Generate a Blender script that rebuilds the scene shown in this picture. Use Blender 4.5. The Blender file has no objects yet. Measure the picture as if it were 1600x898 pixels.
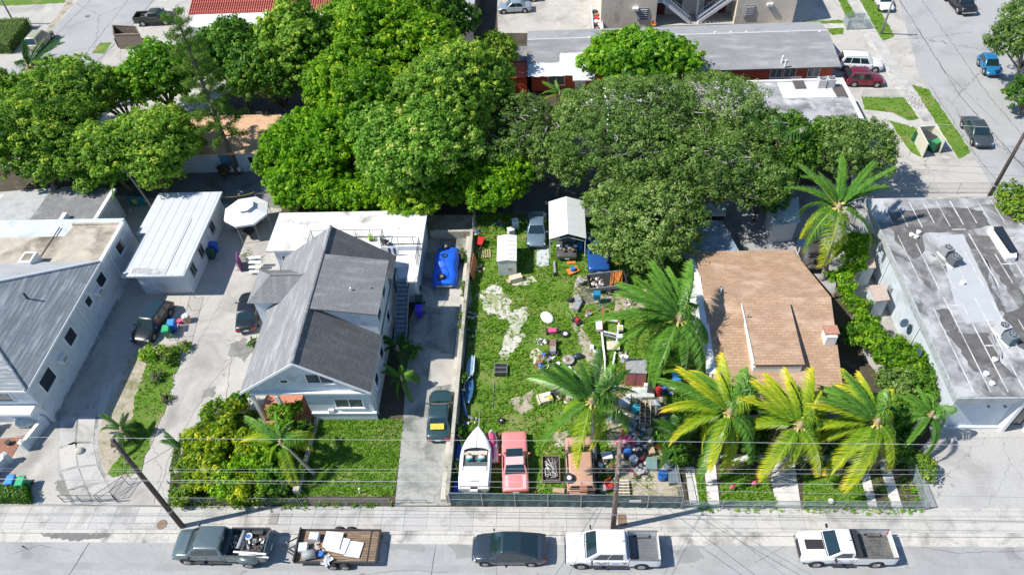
import bpy, math, random
import numpy as np
from mathutils import Vector, Matrix, noise
random.seed(7); np.random.seed(7)
rad = math.radians
scene = bpy.context.scene
COL = scene.collection

# ------------------------------------------------------------ camera
CAM_H = 46.7; FPX = 1150.0
_t, _y, _r = rad(46.9645), rad(-4.4627), rad(-4.0375)
_f = Vector((math.sin(_y)*math.cos(_t), math.cos(_y)*math.cos(_t), -math.sin(_t)))
_a = Vector((math.cos(_y), -math.sin(_y), 0)); _u = _a.cross(_f)
RIGHT = math.cos(_r)*_a + math.sin(_r)*_u
UP = -math.sin(_r)*_a + math.cos(_r)*_u
cam = bpy.data.cameras.new('camera'); camo = bpy.data.objects.new('camera', cam); COL.objects.link(camo)
m = Matrix((RIGHT, UP, -_f)).transposed().to_4x4(); m.translation = (0, 0, CAM_H)
camo.matrix_world = m
cam.sensor_width = 36; cam.lens = FPX/1600*36; cam.clip_end = 2000; cam.clip_start = .5
scene.camera = camo

# ------------------------------------------------------------ light
SUN_AZ, SUN_EL = 11.0, 51.0       # shadows run towards this azimuth (degrees from +x towards +y)
world = bpy.data.worlds.new('World'); scene.world = world; world.use_nodes = True
wn = world.node_tree; bg = wn.nodes['Background']
sky = wn.nodes.new('ShaderNodeTexSky'); sky.sky_type = 'NISHITA'; sky.sun_disc = False
sky.sun_elevation = rad(SUN_EL); sky.sun_rotation = rad(270 - SUN_AZ); sky.air_density = 1.0; sky.dust_density = 0.0; sky.ozone_density = 4.0
wn.links.new(sky.outputs[0], bg.inputs[0]); bg.inputs[1].default_value = 0.125
sl = bpy.data.lights.new('sun', 'SUN'); slo = bpy.data.objects.new('sun', sl); COL.objects.link(slo)
sl.energy = 5.0; sl.angle = rad(.5); sl.color = (1, .95, .87)
sd = Vector((math.cos(rad(SUN_AZ))*math.cos(rad(SUN_EL)), math.sin(rad(SUN_AZ))*math.cos(rad(SUN_EL)), -math.sin(rad(SUN_EL))))
slo.rotation_euler = sd.to_track_quat('-Z', 'Y').to_euler()
slo.location = (0, 0, 120)
scene.view_settings.view_transform = 'Standard'; scene.view_settings.look = 'None'
scene.view_settings.exposure = 0.30; scene.view_settings.gamma = 1
scene.cycles.max_bounces = 6; scene.cycles.diffuse_bounces = 3; scene.cycles.transparent_max_bounces = 8

# ------------------------------------------------------------ survey: a measured picture point at a known height -> world
def P(px, py, z=0.0):
    d = RIGHT*(px-800) + UP*(449-py) + _f*FPX
    t = (z-CAM_H)/d.z
    return Vector((d.x*t, d.y*t, z))
def PL(pts, z=0.0): return [P(a, b, z) for a, b in pts]
def pxm(px, py, z=0.0): return 1/max(1e-6, (P(px+1, py, z)-P(px, py, z)).length)   # pixels per metre

# ------------------------------------------------------------ materials
_mats = {}
def nodes_of(name):
    m = bpy.data.materials.new(name); m.use_nodes = True
    nt = m.node_tree; b = nt.nodes['Principled BSDF']
    return m, nt, b
def N(nt, typ, **kw):
    n = nt.nodes.new(typ)
    for k, v in kw.items():
        if k.startswith('i_'):
            key = k[2:]; key = int(key) if key.isdigit() else key.replace('_', ' ')
            n.inputs[key].default_value = v
        else: setattr(n, k, v)
    return n
def c4(c): return (c[0], c[1], c[2], 1)
def ramp(nt, fac, p0, p1, c0=(0, 0, 0), c1=(1, 1, 1)):
    r = N(nt, 'ShaderNodeValToRGB'); e = r.color_ramp.elements
    e[0].position = p0; e[1].position = p1; e[0].color = c4(c0); e[1].color = c4(c1)
    nt.links.new(fac, r.inputs[0]); return r.outputs[0]
def mixc(nt, fac, a, b, mode='MIX'):
    n = N(nt, 'ShaderNodeMix', data_type='RGBA', blend_type=mode)
    L = nt.links.new
    if hasattr(fac, 'links'): L(fac, n.inputs[0])
    else: n.inputs[0].default_value = fac
    for s, i in ((a, 6), (b, 7)):
        if hasattr(s, 'links'): L(s, n.inputs[i])
        else: n.inputs[i].default_value = c4(s)
    return n.outputs[2]
def noise_tex(nt, co, scale, detail=4, rough=.55, dist=0):
    n = N(nt, 'ShaderNodeTexNoise'); n.inputs['Scale'].default_value = scale; n.inputs['Detail'].default_value = detail
    n.inputs['Roughness'].default_value = rough; n.inputs['Distortion'].default_value = dist
    nt.links.new(co, n.inputs['Vector']); return n.outputs[0]
def coords(nt, world=False, scale=None):
    if world: o = N(nt, 'ShaderNodeNewGeometry').outputs['Position']
    else: o = N(nt, 'ShaderNodeTexCoord').outputs['Object']
    if scale:
        mp = N(nt, 'ShaderNodeMapping'); mp.inputs['Scale'].default_value = scale
        nt.links.new(o, mp.inputs[0]); o = mp.outputs[0]
    return o
def bump(nt, b, h, strength=.4, dist=.02):
    n = N(nt, 'ShaderNodeBump'); n.inputs['Strength'].default_value = strength; n.inputs['Distance'].default_value = dist
    nt.links.new(h, n.inputs['Height']); nt.links.new(n.outputs[0], b.inputs['Normal'])

def mat(name, col, rough=.7, metal=0.0, var=.12, vs=3.0, stain=None, ss=.6, amount=.5, bmp=0.0, bs=30, world=False, spec=None, coat=0, emit=0, stretch=None):
    """plain surface: base colour, fine brightness variation, optional stain colour in large irregular patches, optional relief"""
    if name in _mats: return _mats[name]
    m, nt, b = nodes_of(name); L = nt.links.new
    co = coords(nt, world, stretch)
    out = None
    if var:
        f = noise_tex(nt, co, vs, 5, .6)
        out = mixc(nt, ramp(nt, f, .3, .7), tuple(x*(1-var) for x in col), tuple(min(1, x*(1+var)) for x in col))
    if stain is not None:
        f2 = noise_tex(nt, co, ss, 6, .65, .3)
        out = mixc(nt, ramp(nt, f2, .62-amount*.25, .72-amount*.1), out if out else col, stain)
    if out: L(out, b.inputs['Base Color'])
    else: b.inputs['Base Color'].default_value = c4(col)
    b.inputs['Roughness'].default_value = rough; b.inputs['Metallic'].default_value = metal
    if spec is not None: b.inputs['Specular IOR Level'].default_value = spec
    if coat: b.inputs['Coat Weight'].default_value = coat; b.inputs['Coat Roughness'].default_value = .05
    if bmp: bump(nt, b, noise_tex(nt, co, bs, 4), bmp)
    _mats[name] = m; return m

def mat_concrete(name, col, dark, light=None, cracks=.0, ds=.25, amount=.5, grain=.12, rough=.9):
    if name in _mats: return _mats[name]
    m, nt, b = nodes_of(name); L = nt.links.new
    co = coords(nt, True)
    base = mixc(nt, ramp(nt, noise_tex(nt, co, 6, 6, .7), .3, .7), tuple(x*(1-grain) for x in col), tuple(x*(1+grain) for x in col))
    big = noise_tex(nt, co, ds, 7, .62, .6)
    base = mixc(nt, ramp(nt, big, .60-amount*.22, .80-amount*.22), base, dark)
    if light:
        base = mixc(nt, ramp(nt, noise_tex(nt, co, ds*2.2, 5, .6, .2), .55, .75), base, light)
    spots = noise_tex(nt, co, 1.7, 3, .5)
    base = mixc(nt, ramp(nt, spots, .66, .74), base, tuple(x*.72 for x in col))
    if cracks:
        v = N(nt, 'ShaderNodeTexVoronoi', feature='DISTANCE_TO_EDGE'); v.inputs['Scale'].default_value = cracks
        d = N(nt, 'ShaderNodeVectorMath', operation='ADD'); nn = N(nt, 'ShaderNodeTexNoise'); nn.inputs['Scale'].default_value = 1.3
        L(co, nn.inputs['Vector']); L(co, d.inputs[0]); L(nn.outputs['Color'], d.inputs[1]); L(d.outputs[0], v.inputs['Vector'])
        base = mixc(nt, ramp(nt, v.outputs[0], .0, .0035, (1, 1, 1), (0, 0, 0)), base, tuple(x*.55 for x in col))
    L(base, b.inputs['Base Color']); b.inputs['Roughness'].default_value = rough; b.inputs['Specular IOR Level'].default_value = .25
    bump(nt, b, noise_tex(nt, co, 25, 5, .7), .35, .02)
    _mats[name] = m; return m

def mat_shingle(name, col, alt, row=.2, tab=.33, streak=None, mortar=.55, bmpd=.03, streak_s=(.25, 2.0, 1)):
    """courses along local x, rising along local y of the roof plane"""
    if name in _mats: return _mats[name]
    m, nt, b = nodes_of(name); L = nt.links.new
    co = coords(nt)
    br = N(nt, 'ShaderNodeTexBrick'); br.offset = .5
    L(co, br.inputs['Vector']); br.inputs['Scale'].default_value = 1
    br.inputs['Brick Width'].default_value = tab; br.inputs['Row Height'].default_value = row
    br.inputs['Mortar Size'].default_value = .018; br.inputs['Mortar Smooth'].default_value = .3; br.inputs['Bias'].default_value = 0
    br.inputs['Color1'].default_value = c4(col); br.inputs['Color2'].default_value = c4(alt); br.inputs['Mortar'].default_value = c4(tuple(x*mortar for x in col))
    n = noise_tex(nt, co, .45, 6, .65)
    out = mixc(nt, ramp(nt, n, .35, .7), br.outputs[0], mixc(nt, .6, br.outputs[0], tuple(x*.62 for x in col)))
    if streak:
        mp = N(nt, 'ShaderNodeMapping'); mp.inputs['Scale'].default_value = streak_s; L(co, mp.inputs[0])
        s = noise_tex(nt, mp.outputs[0], 1.0, 5, .6)
        out = mixc(nt, ramp(nt, s, .5, .72), out, streak)
    L(out, b.inputs['Base Color']); b.inputs['Roughness'].default_value = .9; b.inputs['Specular IOR Level'].default_value = .2
    bump(nt, b, br.outputs['Fac'], -.6 if False else .5, bmpd)
    _mats[name] = m; return m

def mat_leaf(name, dark, light, extra=None, trans=.3, rough=.5):
    """leaf colour differs leaf by leaf (face attribute tint)"""
    if name in _mats: return _mats[name]
    m = bpy.data.materials.new(name); m.use_nodes = True; nt = m.node_tree; L = nt.links.new
    b = nt.nodes['Principled BSDF']; out = nt.nodes['Material Output']
    at = N(nt, 'ShaderNodeAttribute', attribute_name='tint')
    r = N(nt, 'ShaderNodeValToRGB'); e = r.color_ramp.elements
    e[0].color = c4(dark); e[1].color = c4(light); e[0].position = 0; e[1].position = .85
    if extra: x = e.new(1.0); x.color = c4(extra)
    L(at.outputs['Fac'], r.inputs[0]); L(r.outputs[0], b.inputs['Base Color'])
    b.inputs['Roughness'].default_value = rough; b.inputs['Specular IOR Level'].default_value = .2
    tr = N(nt, 'ShaderNodeBsdfTranslucent'); g = N(nt, 'ShaderNodeMix', data_type='RGBA', blend_type='MULTIPLY')
    g.inputs[0].default_value = 1; L(r.outputs[0], g.inputs[6]); g.inputs[7].default_value = (1.3, 1.5, .6, 1)
    L(g.outputs[2], tr.inputs[0])
    mx = N(nt, 'ShaderNodeMixShader'); mx.inputs[0].default_value = trans
    L(b.outputs[0], mx.inputs[1]); L(tr.outputs[0], mx.inputs[2]); L(mx.outputs[0], out.inputs[0])
    _mats[name] = m; return m

def paint(name, col, rough=.28, metal=.0, dirt=.0):
    if name in _mats: return _mats[name]
    m, nt, b = nodes_of(name); L = nt.links.new
    co = coords(nt)
    f = noise_tex(nt, co, 2.5, 5, .6)
    o = mixc(nt, ramp(nt, f, .3, .75), col, tuple(x*(.9-dirt*.3)+dirt*.06 for x in col))
    L(o, b.inputs['Base Color']); b.inputs['Roughness'].default_value = rough; b.inputs['Metallic'].default_value = metal
    b.inputs['Coat Weight'].default_value = .6*(1-dirt); b.inputs['Coat Roughness'].default_value = .04+dirt*.3
    _mats[name] = m; return m

# ------------------------------------------------------------ mesh builder
class MB:
    def __init__(s, T=None): s.v = []; s.f = []; s.mi = []; s.T = T; s.cur = 0
    def add(s, vs, fs, T=None):
        o = len(s.v); 
        for p in vs:
            p = Vector(p)
            if T: p = T @ p
            if s.T: p = s.T @ p
            s.v.append(p)
        for f in fs: s.f.append([o+i for i in f]); s.mi.append(s.cur)
        return s
    def box(s, c, d, rz=0.0, T=None):
        x, y, z = d[0]/2, d[1]/2, d[2]/2
        vs = [Vector(p) for p in ((-x,-y,-z),(x,-y,-z),(x,y,-z),(-x,y,-z),(-x,-y,z),(x,-y,z),(x,y,z),(-x,y,z))]
        R = Matrix.Translation(c) @ (Matrix.Rotation(rz, 4, 'Z') if not isinstance(rz, Matrix) else rz)
        if T: R = T @ R
        return s.add([R @ v for v in vs], [(0,3,2,1),(4,5,6,7),(0,1,5,4),(1,2,6,5),(2,3,7,6),(3,0,4,7)])
    def bb(s, lo, hi): return s.box([(a+b)/2 for a, b in zip(lo, hi)], [abs(b-a) for a, b in zip(lo, hi)])
    def prism(s, pts, z0, z1):
        pts = [(p[0], p[1]) for p in pts]; n = len(pts)
        a = sum(pts[i][0]*pts[(i+1)%n][1]-pts[(i+1)%n][0]*pts[i][1] for i in range(n))
        if a < 0: pts = pts[::-1]
        vs = [(x, y, z0) for x, y in pts]+[(x, y, z1) for x, y in pts]
        fs = [list(range(n))[::-1], list(range(n, 2*n))]+[(i, (i+1)%n, n+(i+1)%n, n+i) for i in range(n)]
        return s.add(vs, fs)
    def poly(s, pts): return s.add(pts, [list(range(len(pts)))])
    def slab(s, pts, t):     # 3-D planar polygon with thickness t below
        pts = [Vector(p) for p in pts]; n = len(pts)
        nn = Vector((0, 0, 0))
        for i in range(n): nn += pts[i].cross(pts[(i+1) % n])
        if nn.z < 0: pts = pts[::-1]; nn = -nn
        nn.normalize()
        vs = [p-nn*t for p in pts]+pts
        fs = [list(range(n))[::-1], list(range(n, 2*n))]+[(i, (i+1)%n, n+(i+1)%n, n+i) for i in range(n)]
        return s.add(vs, fs)
    def tube(s, pts, rs, n=8, cap=True):
        pts = [Vector(p) for p in pts]
        if not hasattr(rs, '__len__'): rs = [rs]*len(pts)
        vs = []; fs = []; prev = None
        for i, p in enumerate(pts):
            d = (pts[min(i+1, len(pts)-1)]-pts[max(i-1, 0)]).normalized()
            if prev is None: a = d.orthogonal().normalized()
            else: a = (prev-d*prev.dot(d)).normalized()
            prev = a; b = d.cross(a)
            for k in range(n):
                t = 2*math.pi*k/n; vs.append(p+(a*math.cos(t)+b*math.sin(t))*rs[i])
        for i in range(len(pts)-1):
            for k in range(n): fs.append((i*n+k, i*n+(k+1)%n, (i+1)*n+(k+1)%n, (i+1)*n+k))
        if cap: fs += [tuple(range(n))[::-1], tuple(range((len(pts)-1)*n, len(pts)*n))]
        return s.add(vs, fs)
    def cyl(s, c, r, h, n=16, r2=None): 
        c = Vector(c); return s.tube([c, c+Vector((0, 0, h))], [r, r if r2 is None else r2], n)
    def loft(s, rings, cap=True, closed=True):
        n = len(rings[0]); vs = [p for r in rings for p in r]; fs = []
        for i in range(len(rings)-1):
            for k in range(n if closed else n-1):
                fs.append((i*n+k, i*n+(k+1)%n, (i+1)*n+(k+1)%n, (i+1)*n+k))
        if cap: fs += [tuple(range(n))[::-1], tuple(range((len(rings)-1)*n, len(rings)*n))]
        return s.add(vs, fs)
    def sphere(s, c, r, nu=10, nv=7, rz=None):
        rr = r if hasattr(r, '__len__') else (r, r, r)
        rings = []
        for j in range(nv+1):
            t = math.pi*(j/nv*.96+.02)
            rings.append([(c[0]+rr[0]*math.sin(t)*math.cos(2*math.pi*k/nu), c[1]+rr[1]*math.sin(t)*math.sin(2*math.pi*k/nu), c[2]-rr[2]*math.cos(t)) for k in range(nu)])
        return s.loft(rings)
    def torus(s, c, R, r, axis='Z', n=20, k=8):
        rings = []
        for i in range(n):
            a = 2*math.pi*i/n; ring = []
            for j in range(k):
                b = 2*math.pi*j/k; x = (R+r*math.cos(b)); z = r*math.sin(b)
                p = Vector((x*math.cos(a), x*math.sin(a), z))
                if axis == 'Y': p = Vector((p.x, p.z, p.y))
                if axis == 'X': p = Vector((p.z, p.x, p.y))
                ring.append(p+Vector(c))
            rings.append(ring)
        rings.append(rings[0]); return s.loft(rings, cap=False)
    def mesh(s, name, mats, smooth=False):
        me = bpy.data.meshes.new(name); me.from_pydata(s.v, [], s.f)
        for mm in (mats if isinstance(mats, (list, tuple)) else [mats]): me.materials.append(mm)
        if any(s.mi): me.polygons.foreach_set('material_index', s.mi)
        if smooth: me.polygons.foreach_set('use_smooth', [True]*len(s.f))
        me.update(); return me
    def build(s, name, mats, parent=None, smooth=False, off=None):
        if off is not None: s.v = [p-off for p in s.v]
        me = s.mesh(name, mats, smooth)
        o = bpy.data.objects.new(name, me); COL.objects.link(o)
        if parent is not None: o.parent = parent
        if smooth == 'auto':
            try: me.shade_auto_smooth if False else None
            except Exception: pass
        return o
def tag(o, label=None, cat=None, group=None, kind=None):
    if label: o['label'] = label
    if cat: o['category'] = cat
    if group: o['group'] = group
    if kind: o['kind'] = kind
    return o
def thing(name, label, cat, loc=(0, 0, 0), rz=0.0, group=None):
    o = bpy.data.objects.new(name, None); COL.objects.link(o); o.location = loc; o.rotation_euler = (0, 0, rz)
    o.empty_display_size = .2
    return tag(o, label, cat, group)
def struct(o, label=None): return tag(o, label, kind='structure')
def copy_tree(o, parent=None):
    c = o.copy(); COL.objects.link(c); c.parent = parent
    for ch in o.children: copy_tree(ch, c)
    return c
def inst(name, me, parent, loc=(0, 0, 0), rot=(0, 0, 0), sc=1):
    o = bpy.data.objects.new(name, me); COL.objects.link(o); o.location = loc; o.rotation_euler = rot
    o.scale = sc if hasattr(sc, '__len__') else (sc, sc, sc)
    if parent is not None: o.parent = parent
    return o
def T(loc=(0, 0, 0), rz=0.0, rx=0.0, ry=0.0):
    return Matrix.Translation(loc) @ Matrix.Rotation(rz, 4, 'Z') @ Matrix.Rotation(ry, 4, 'Y') @ Matrix.Rotation(rx, 4, 'X')
def inpoly(x, y, pts):
    c = False; n = len(pts); j = n-1
    for i in range(n):
        xi, yi = pts[i][0], pts[i][1]; xj, yj = pts[j][0], pts[j][1]
        if (yi > y) != (yj > y) and x < (xj-xi)*(y-yi)/(yj-yi)+xi: c = not c
        j = i
    return c
def ragged(pts, amp=.15, step=.5, seed=0):
    """world polygon with an uneven outline"""
    rr = random.Random(seed); out = []
    n = len(pts)
    for i in range(n):
        a = Vector(pts[i][:2]); b = Vector(pts[(i+1)%n][:2]); k = max(1, int((b-a).length/step))
        for j in range(k):
            p = a.lerp(b, j/k); out.append((p.x+rr.uniform(-amp, amp), p.y+rr.uniform(-amp, amp)))
    return out
def fan_sheet(pts, z, mb=None):
    mb = mb or MB(); mb.add([(p[0], p[1], z) for p in pts], [list(range(len(pts)))]); return mb
def roof_plane(name, pts, m, parent, t=.12, label=None, off=Vector((0, 0, 0))):
    """pts[0]->pts[1] is the eave; object's local x runs along the eave, y up the slope"""
    pts = [Vector(p) for p in pts]
    x = (pts[1]-pts[0]).normalized(); nrm = (pts[1]-pts[0]).cross(pts[-1]-pts[0]).normalized()
    if nrm.z < 0: nrm = -nrm
    y = nrm.cross(x).normalized()
    Mx = Matrix((x, y, nrm)).transposed().to_4x4(); Mx.translation = pts[0]
    inv = Mx.inverted(); mb = MB(); mb.slab([inv @ p for p in pts], t)
    o = mb.build(name, m); o.parent = parent
    Mx.translation = pts[0]-off; o.matrix_local = Mx
    if label: o['label'] = label
    return o
# ============================================================ ground, roads, pavements
CONC = mat_concrete('concrete', (.455, .435, .395), (.30, .285, .26), (.54, .52, .475), cracks=.09, ds=.22, amount=.5)
CONC2 = mat_concrete('weathered_concrete', (.40, .39, .365), (.17, .17, .16), (.52, .50, .47), cracks=.12, ds=.35, amount=.62)
ASPH = mat_concrete('old_asphalt', (.37, .37, .365), (.27, .27, .265), (.42, .42, .415), cracks=.05, ds=.12, amount=.45)
SLABM = [mat_concrete('sidewalk_%d' % i, c, tuple(x*.6 for x in c), None, 0, .5, .45) for i, c in enumerate(((.47, .46, .435), (.49, .475, .44), (.45, .44, .42), (.51, .49, .455)))]
GUT = mat_concrete('gutter', (.53, .51, .47), (.25, .24, .22), None, 0, .6, .5)
SOIL = mat_concrete('soil', (.085, .07, .05), (.05, .045, .03), (.15, .13, .10), 0, .5, .5, .3)
DIRT = mat_concrete('pale_dirt', (.40, .35, .27), (.19, .19, .09), (.50, .46, .38), 0, .7, .5, .3)
SAND = mat_concrete('white_sand', (.56, .54, .48), (.26, .30, .12), (.66, .64, .60), 0, 1.1, .7, .3)
TURF = mat_concrete('turf_ground', (.11, .20, .025), (.26, .24, .10), (.10, .24, .02), 0, .45, .4, .35)

def sheet(name, pts, z, m, amp=0.0, step=.6, seed=0, label=None, px=True):
    w = PL(pts, 0) if px else [Vector((a, b, 0)) for a, b in pts]
    if amp: w = ragged(w, amp, step, seed)
    mb = MB(); mb.poly([(p[0], p[1], z) for p in w])
    o = mb.build(name, m)
    n = o.data.polygons[0].normal
    if n.z < 0: o.data.flip_normals()
    return struct(o, label)

mb = MB(); mb.poly([(-500, -400, -.18), (500, -400, -.18), (500, 700, -.18), (-500, 700, -.18)]); struct(mb.build('ground', SOIL))
mb = MB(); mb.bb((-300, -60, -.17), (300, 21.05, -.13)); struct(mb.build('road', ASPH))
mb = MB(); mb.bb((-300, 20.55, -.13), (300, 21.16, -.124)); struct(mb.build('gutter', GUT))
mb = MB()
for i in range(-40, 40):
    mb.bb((i*2.4+.008, 21.16, -.15), (i*2.4+2.392, 21.40, .0+.004*(i % 3)))
k = mb.build('kerb', GUT); struct(k)
mb = MB(); mb.bb((-300, 21.36, -.17), (300, 300, -.03)); struct(mb.build('block_ground', SOIL))
mb = MB(); mb.bb((-300, 21.41, -.04), (300, 23.14, -.012)); sw = struct(mb.build('sidewalk', GUT))
rr = random.Random(3); x = -46.0; i = 0
smeshes = {}
while x < 44:
    w = 1.56
    key = i % 2
    if key not in smeshes:
        mb = MB(); h = .012
        vs = [(.006, 0, -.03), (w-.006, 0, -.03), (w-.006, 1.70, -.03), (.006, 1.70, -.03), (.010, .004, h), (w-.010, .004, h), (w-.010, 1.696, h), (.010, 1.696, h)]
        mb.add(vs, [(4, 5, 6, 7), (0, 1, 5, 4), (1, 2, 6, 5), (2, 3, 7, 6), (3, 0, 4, 7)]); smeshes[key] = mb.mesh('sidewalk_slab', SLABM[0])
    me = smeshes[key]
    o = inst('slab', me, sw, (x, 21.42, rr.uniform(-.006, .004)), (rr.uniform(-.002, .002), rr.uniform(-.003, .003), 0))
    o.material_slots[0].link = 'OBJECT'; o.material_slots[0].material = SLABM[rr.choice((0, 0, 1, 2, 3, 2))]
    x += w; i += 1
# the lots: pavement sheets lie a few millimetres above one another
mb = MB(); mb.bb((-300, 23.14, -.15), (300, 300, 0)); struct(mb.build('lot_ground', SOIL))
mb = MB(); mb.poly([(-300, 21.40, -.0), (300, 21.40, 0), (300, 21.41, 0), (-300, 21.41, 0)])
Z = .004
sheet('concrete_yard', [(0, 800-11), (0, 300), (120, 290), (440, 325), (432, 640), (330, 640), (275, 700), (262, 789)], Z, CONC)
# separate drive panels of the curved left drive
panel_px = [[(95, 650), (121, 650), (118, 690), (92, 700)], [(123, 650), (150, 650), (146, 690), (120, 690)], [(92, 702), (118, 692), (121, 728), (96, 735)],
            [(120, 692), (146, 692), (152, 725), (123, 728)], [(97, 737), (122, 730), (133, 757), (106, 765)], [(124, 730), (152, 727), (165, 752), (135, 757)],
            [(107, 767), (134, 759), (145, 786), (118, 787)], [(136, 759), (166, 754), (186, 786), (147, 786)], [(160, 600), (178, 600), (163, 648), (152, 648)]]
DRV = struct(MB().poly([(p.x, p.y, 2*Z) for p in PL([(90, 645), (180, 598), (168, 640), (150, 690), (166, 745), (190, 788), (112, 788), (90, 735)])]).build('driveway', CONC2))
for q in panel_px:
    w = PL(q, 0); c = sum(w, Vector())/len(w); w = [c+(p-c)*.97 for p in w]
    o = MB().prism([(p.x, p.y) for p in w], 0, .028).build('concrete_panel', random.choice(SLABM)); o.parent = DRV
sheet('gravel_verge', [(205, 548), (290, 532), (262, 620), (235, 695), (205, 745), (165, 742), (150, 690), (165, 640), (190, 590)], .036, DIRT, .12, .6, 2)
VERGE = [(232, 560), (290, 532), (264, 620), (236, 690), (215, 742), (170, 742), (185, 715), (205, 660), (215, 610)]
sheet('grass_verge', VERGE, .040, TURF, .2, .5, 5)
sheet('brick_paving', [(-30, 690), (38, 680), (20, 712), (-5, 750), (-40, 750)], .032, mat_shingle('brick_pavers', (.36, .17, .12), (.46, .26, .19), .12, .22, None, .6, .01))
sheet('side_drive', [(617, 789), (630, 655), (640, 500), (655, 465), (663, 372), (742, 372), (706, 789)], 2*Z, mat_concrete('mossy_shaded_drive', (.37, .37, .34), (.15, .16, .14), (.46, .45, .42), .1, .4, .75, .2))  # moss stains, with the house shade darkened into the colour
sheet('lit_patch', [(687, 478), (700, 452), (737, 432), (737, 480)], 2.4*Z, CONC, .08, .4, 2)  # sunlit gaps in the drive's shade, painted as paler concrete
sheet('lit_patch', [(672, 552), (711, 552), (709, 600), (672, 602)], 2.4*Z, CONC, .1, .4, 2)
sheet('rear_pad', [(664, 371), (664, 336), (745, 336), (745, 371)], 2*Z, DIRT)
BED = [(262, 788), (270, 705), (330, 640), (500, 640), (476, 788)]
sheet('planting_bed', BED, Z*1.5, SOIL)
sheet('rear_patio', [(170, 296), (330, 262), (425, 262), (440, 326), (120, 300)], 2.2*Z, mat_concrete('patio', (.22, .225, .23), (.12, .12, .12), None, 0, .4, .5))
LAWN = [(479, 774), (492, 655), (630, 655), (616, 774)]
sheet('lawn', LAWN, 3*Z, TURF, .08, .4, 8)
YARD = [(712, 786), (742, 372), (748, 335), (1010, 335), (1100, 420), (1095, 560), (1045, 700), (1064, 792)]
sheet('yard_ground', YARD, Z, TURF)
PATCH = [[(790, 490), (822, 478), (825, 495), (812, 520), (822, 520), (806, 545), (790, 562), (778, 556), (786, 530), (796, 505)],
         [(745, 460), (775, 440), (800, 470), (790, 500), (760, 490)],
         [(795, 436), (830, 432), (838, 438), (820, 446), (800, 446)]]
for i, q in enumerate(PATCH): sheet('sand_patch', q, 2*Z+i*.001, SAND, .15, .3, 20+i)
DPATCH = [[(890, 500), (905, 498), (935, 560), (952, 590), (940, 600), (915, 560)], [(795, 628), (830, 610), (835, 640), (812, 648)],
          [(900, 430), (985, 425), (960, 470), (890, 480)], [(958, 700), (1064, 700), (1060, 786), (965, 786)], [(945, 600), (1040, 600), (1040, 720), (950, 700)],
          [(865, 675), (890, 670), (888, 700), (868, 698)], [(960, 455), (1010, 450), (1010, 490), (960, 490)]]
for i, q in enumerate(DPATCH): sheet('dirt_patch', q, 3*Z+i*.001, DIRT, .17, .35, 40+i)
GARD = [(1068, 790), (1075, 640), (1330, 625), (1440, 690), (1444, 793)]
sheet('garden_ground', GARD, Z, SOIL)
GLAWN = [[(1125, 738), (1195, 735), (1212, 788), (1128, 788)], [(1255, 740), (1340, 742), (1356, 790), (1258, 790)], [(1085, 745), (1100, 742), (1105, 788), (1092, 788)]]
for q in GLAWN: sheet('garden_lawn', q, 2*Z, TURF, .12, .4, 9)
walkm = mat_concrete('walkway', (.62, .60, .57), (.42, .40, .37), None, 0, .6, .4)
WALKS = ([(1070, 729), (1084, 729), (1094, 796), (1079, 796)], [(1099, 718), (1117, 718), (1125, 796), (1107, 796)], [(1198, 715), (1240, 715), (1252, 796), (1214, 796)],
          [(1338, 718), (1353, 718), (1372, 797), (1358, 797)], [(1372, 718), (1388, 718), (1411, 797), (1394, 797)])
for q in WALKS:
    w = PL(q); o = MB().prism([(p.x, p.y) for p in w], 0, .05).build('walkway', walkm); struct(o)
w = PL([(1100, 709), (1420, 712), (1420, 722), (1100, 720)]); struct(MB().prism([(p.x, p.y) for p in w], 0, .045).build('front_path', walkm))
sheet('corner_forecourt', [(1446, 799), (1438, 700), (1470, 668), (1680, 668), (1700, 800)], 2*Z, mat_concrete('forecourt', (.43, .425, .41), (.33, .32, .31), None, .12, .2, .5))
w = [(26.8, 28.4), (60, 28.4), (60, 29.3), (26.8, 29.3)]; struct(MB().prism(w, 0, .05).build('entry_step', SLABM[2]))
# right-hand parking and street
sheet('parking_lot', [(33, 49.4), (120, 49.4), (140, 130), (30, 130), (30, 60), (27, 49.4)], 1.2*Z, CONC, px=False)
sheet('street', [(1393, -40), (1437, 120), (1446, 135), (1520, 243), (1562, 310), (1800, 600), (1900, 300), (1640, -40)], 2*Z, ASPH)
wk = struct(MB().poly([(p.x, p.y, 3*Z) for p in PL([(1316, -10), (1338, -10), (1376, 62), (1425, 135), (1496, 248), (1478, 248), (1400, 140), (1352, 62)])]).build('side_walk', GUT))
A0, A1 = P(1327, -5), P(1487, 248); B0 = P(1337, -5)
nn = 26
for k in range(nn):
    a = A0.lerp(A1, (k+.03)/nn); b = A0.lerp(A1, (k+.97)/nn); s = Vector((.62, .28, 0))
    o = MB().prism([(a.x-s.x, a.y+.1), (a.x+s.x, a.y-.1), (b.x+s.x, b.y-.1), (b.x-s.x, b.y+.1)], 0, .03).build('slab', SLABM[k % 3]); o.parent = wk
sheet('building_path', [(1200, 38), (1350, 36), (1352, 44), (1200, 46)], 3*Z, GUT)
sheet('entry_path', [(1351, 172), (1375, 172), (1410, 186), (1440, 197), (1445, 205), (1400, 193), (1352, 183)], 4*Z, SLABM[1])
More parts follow.
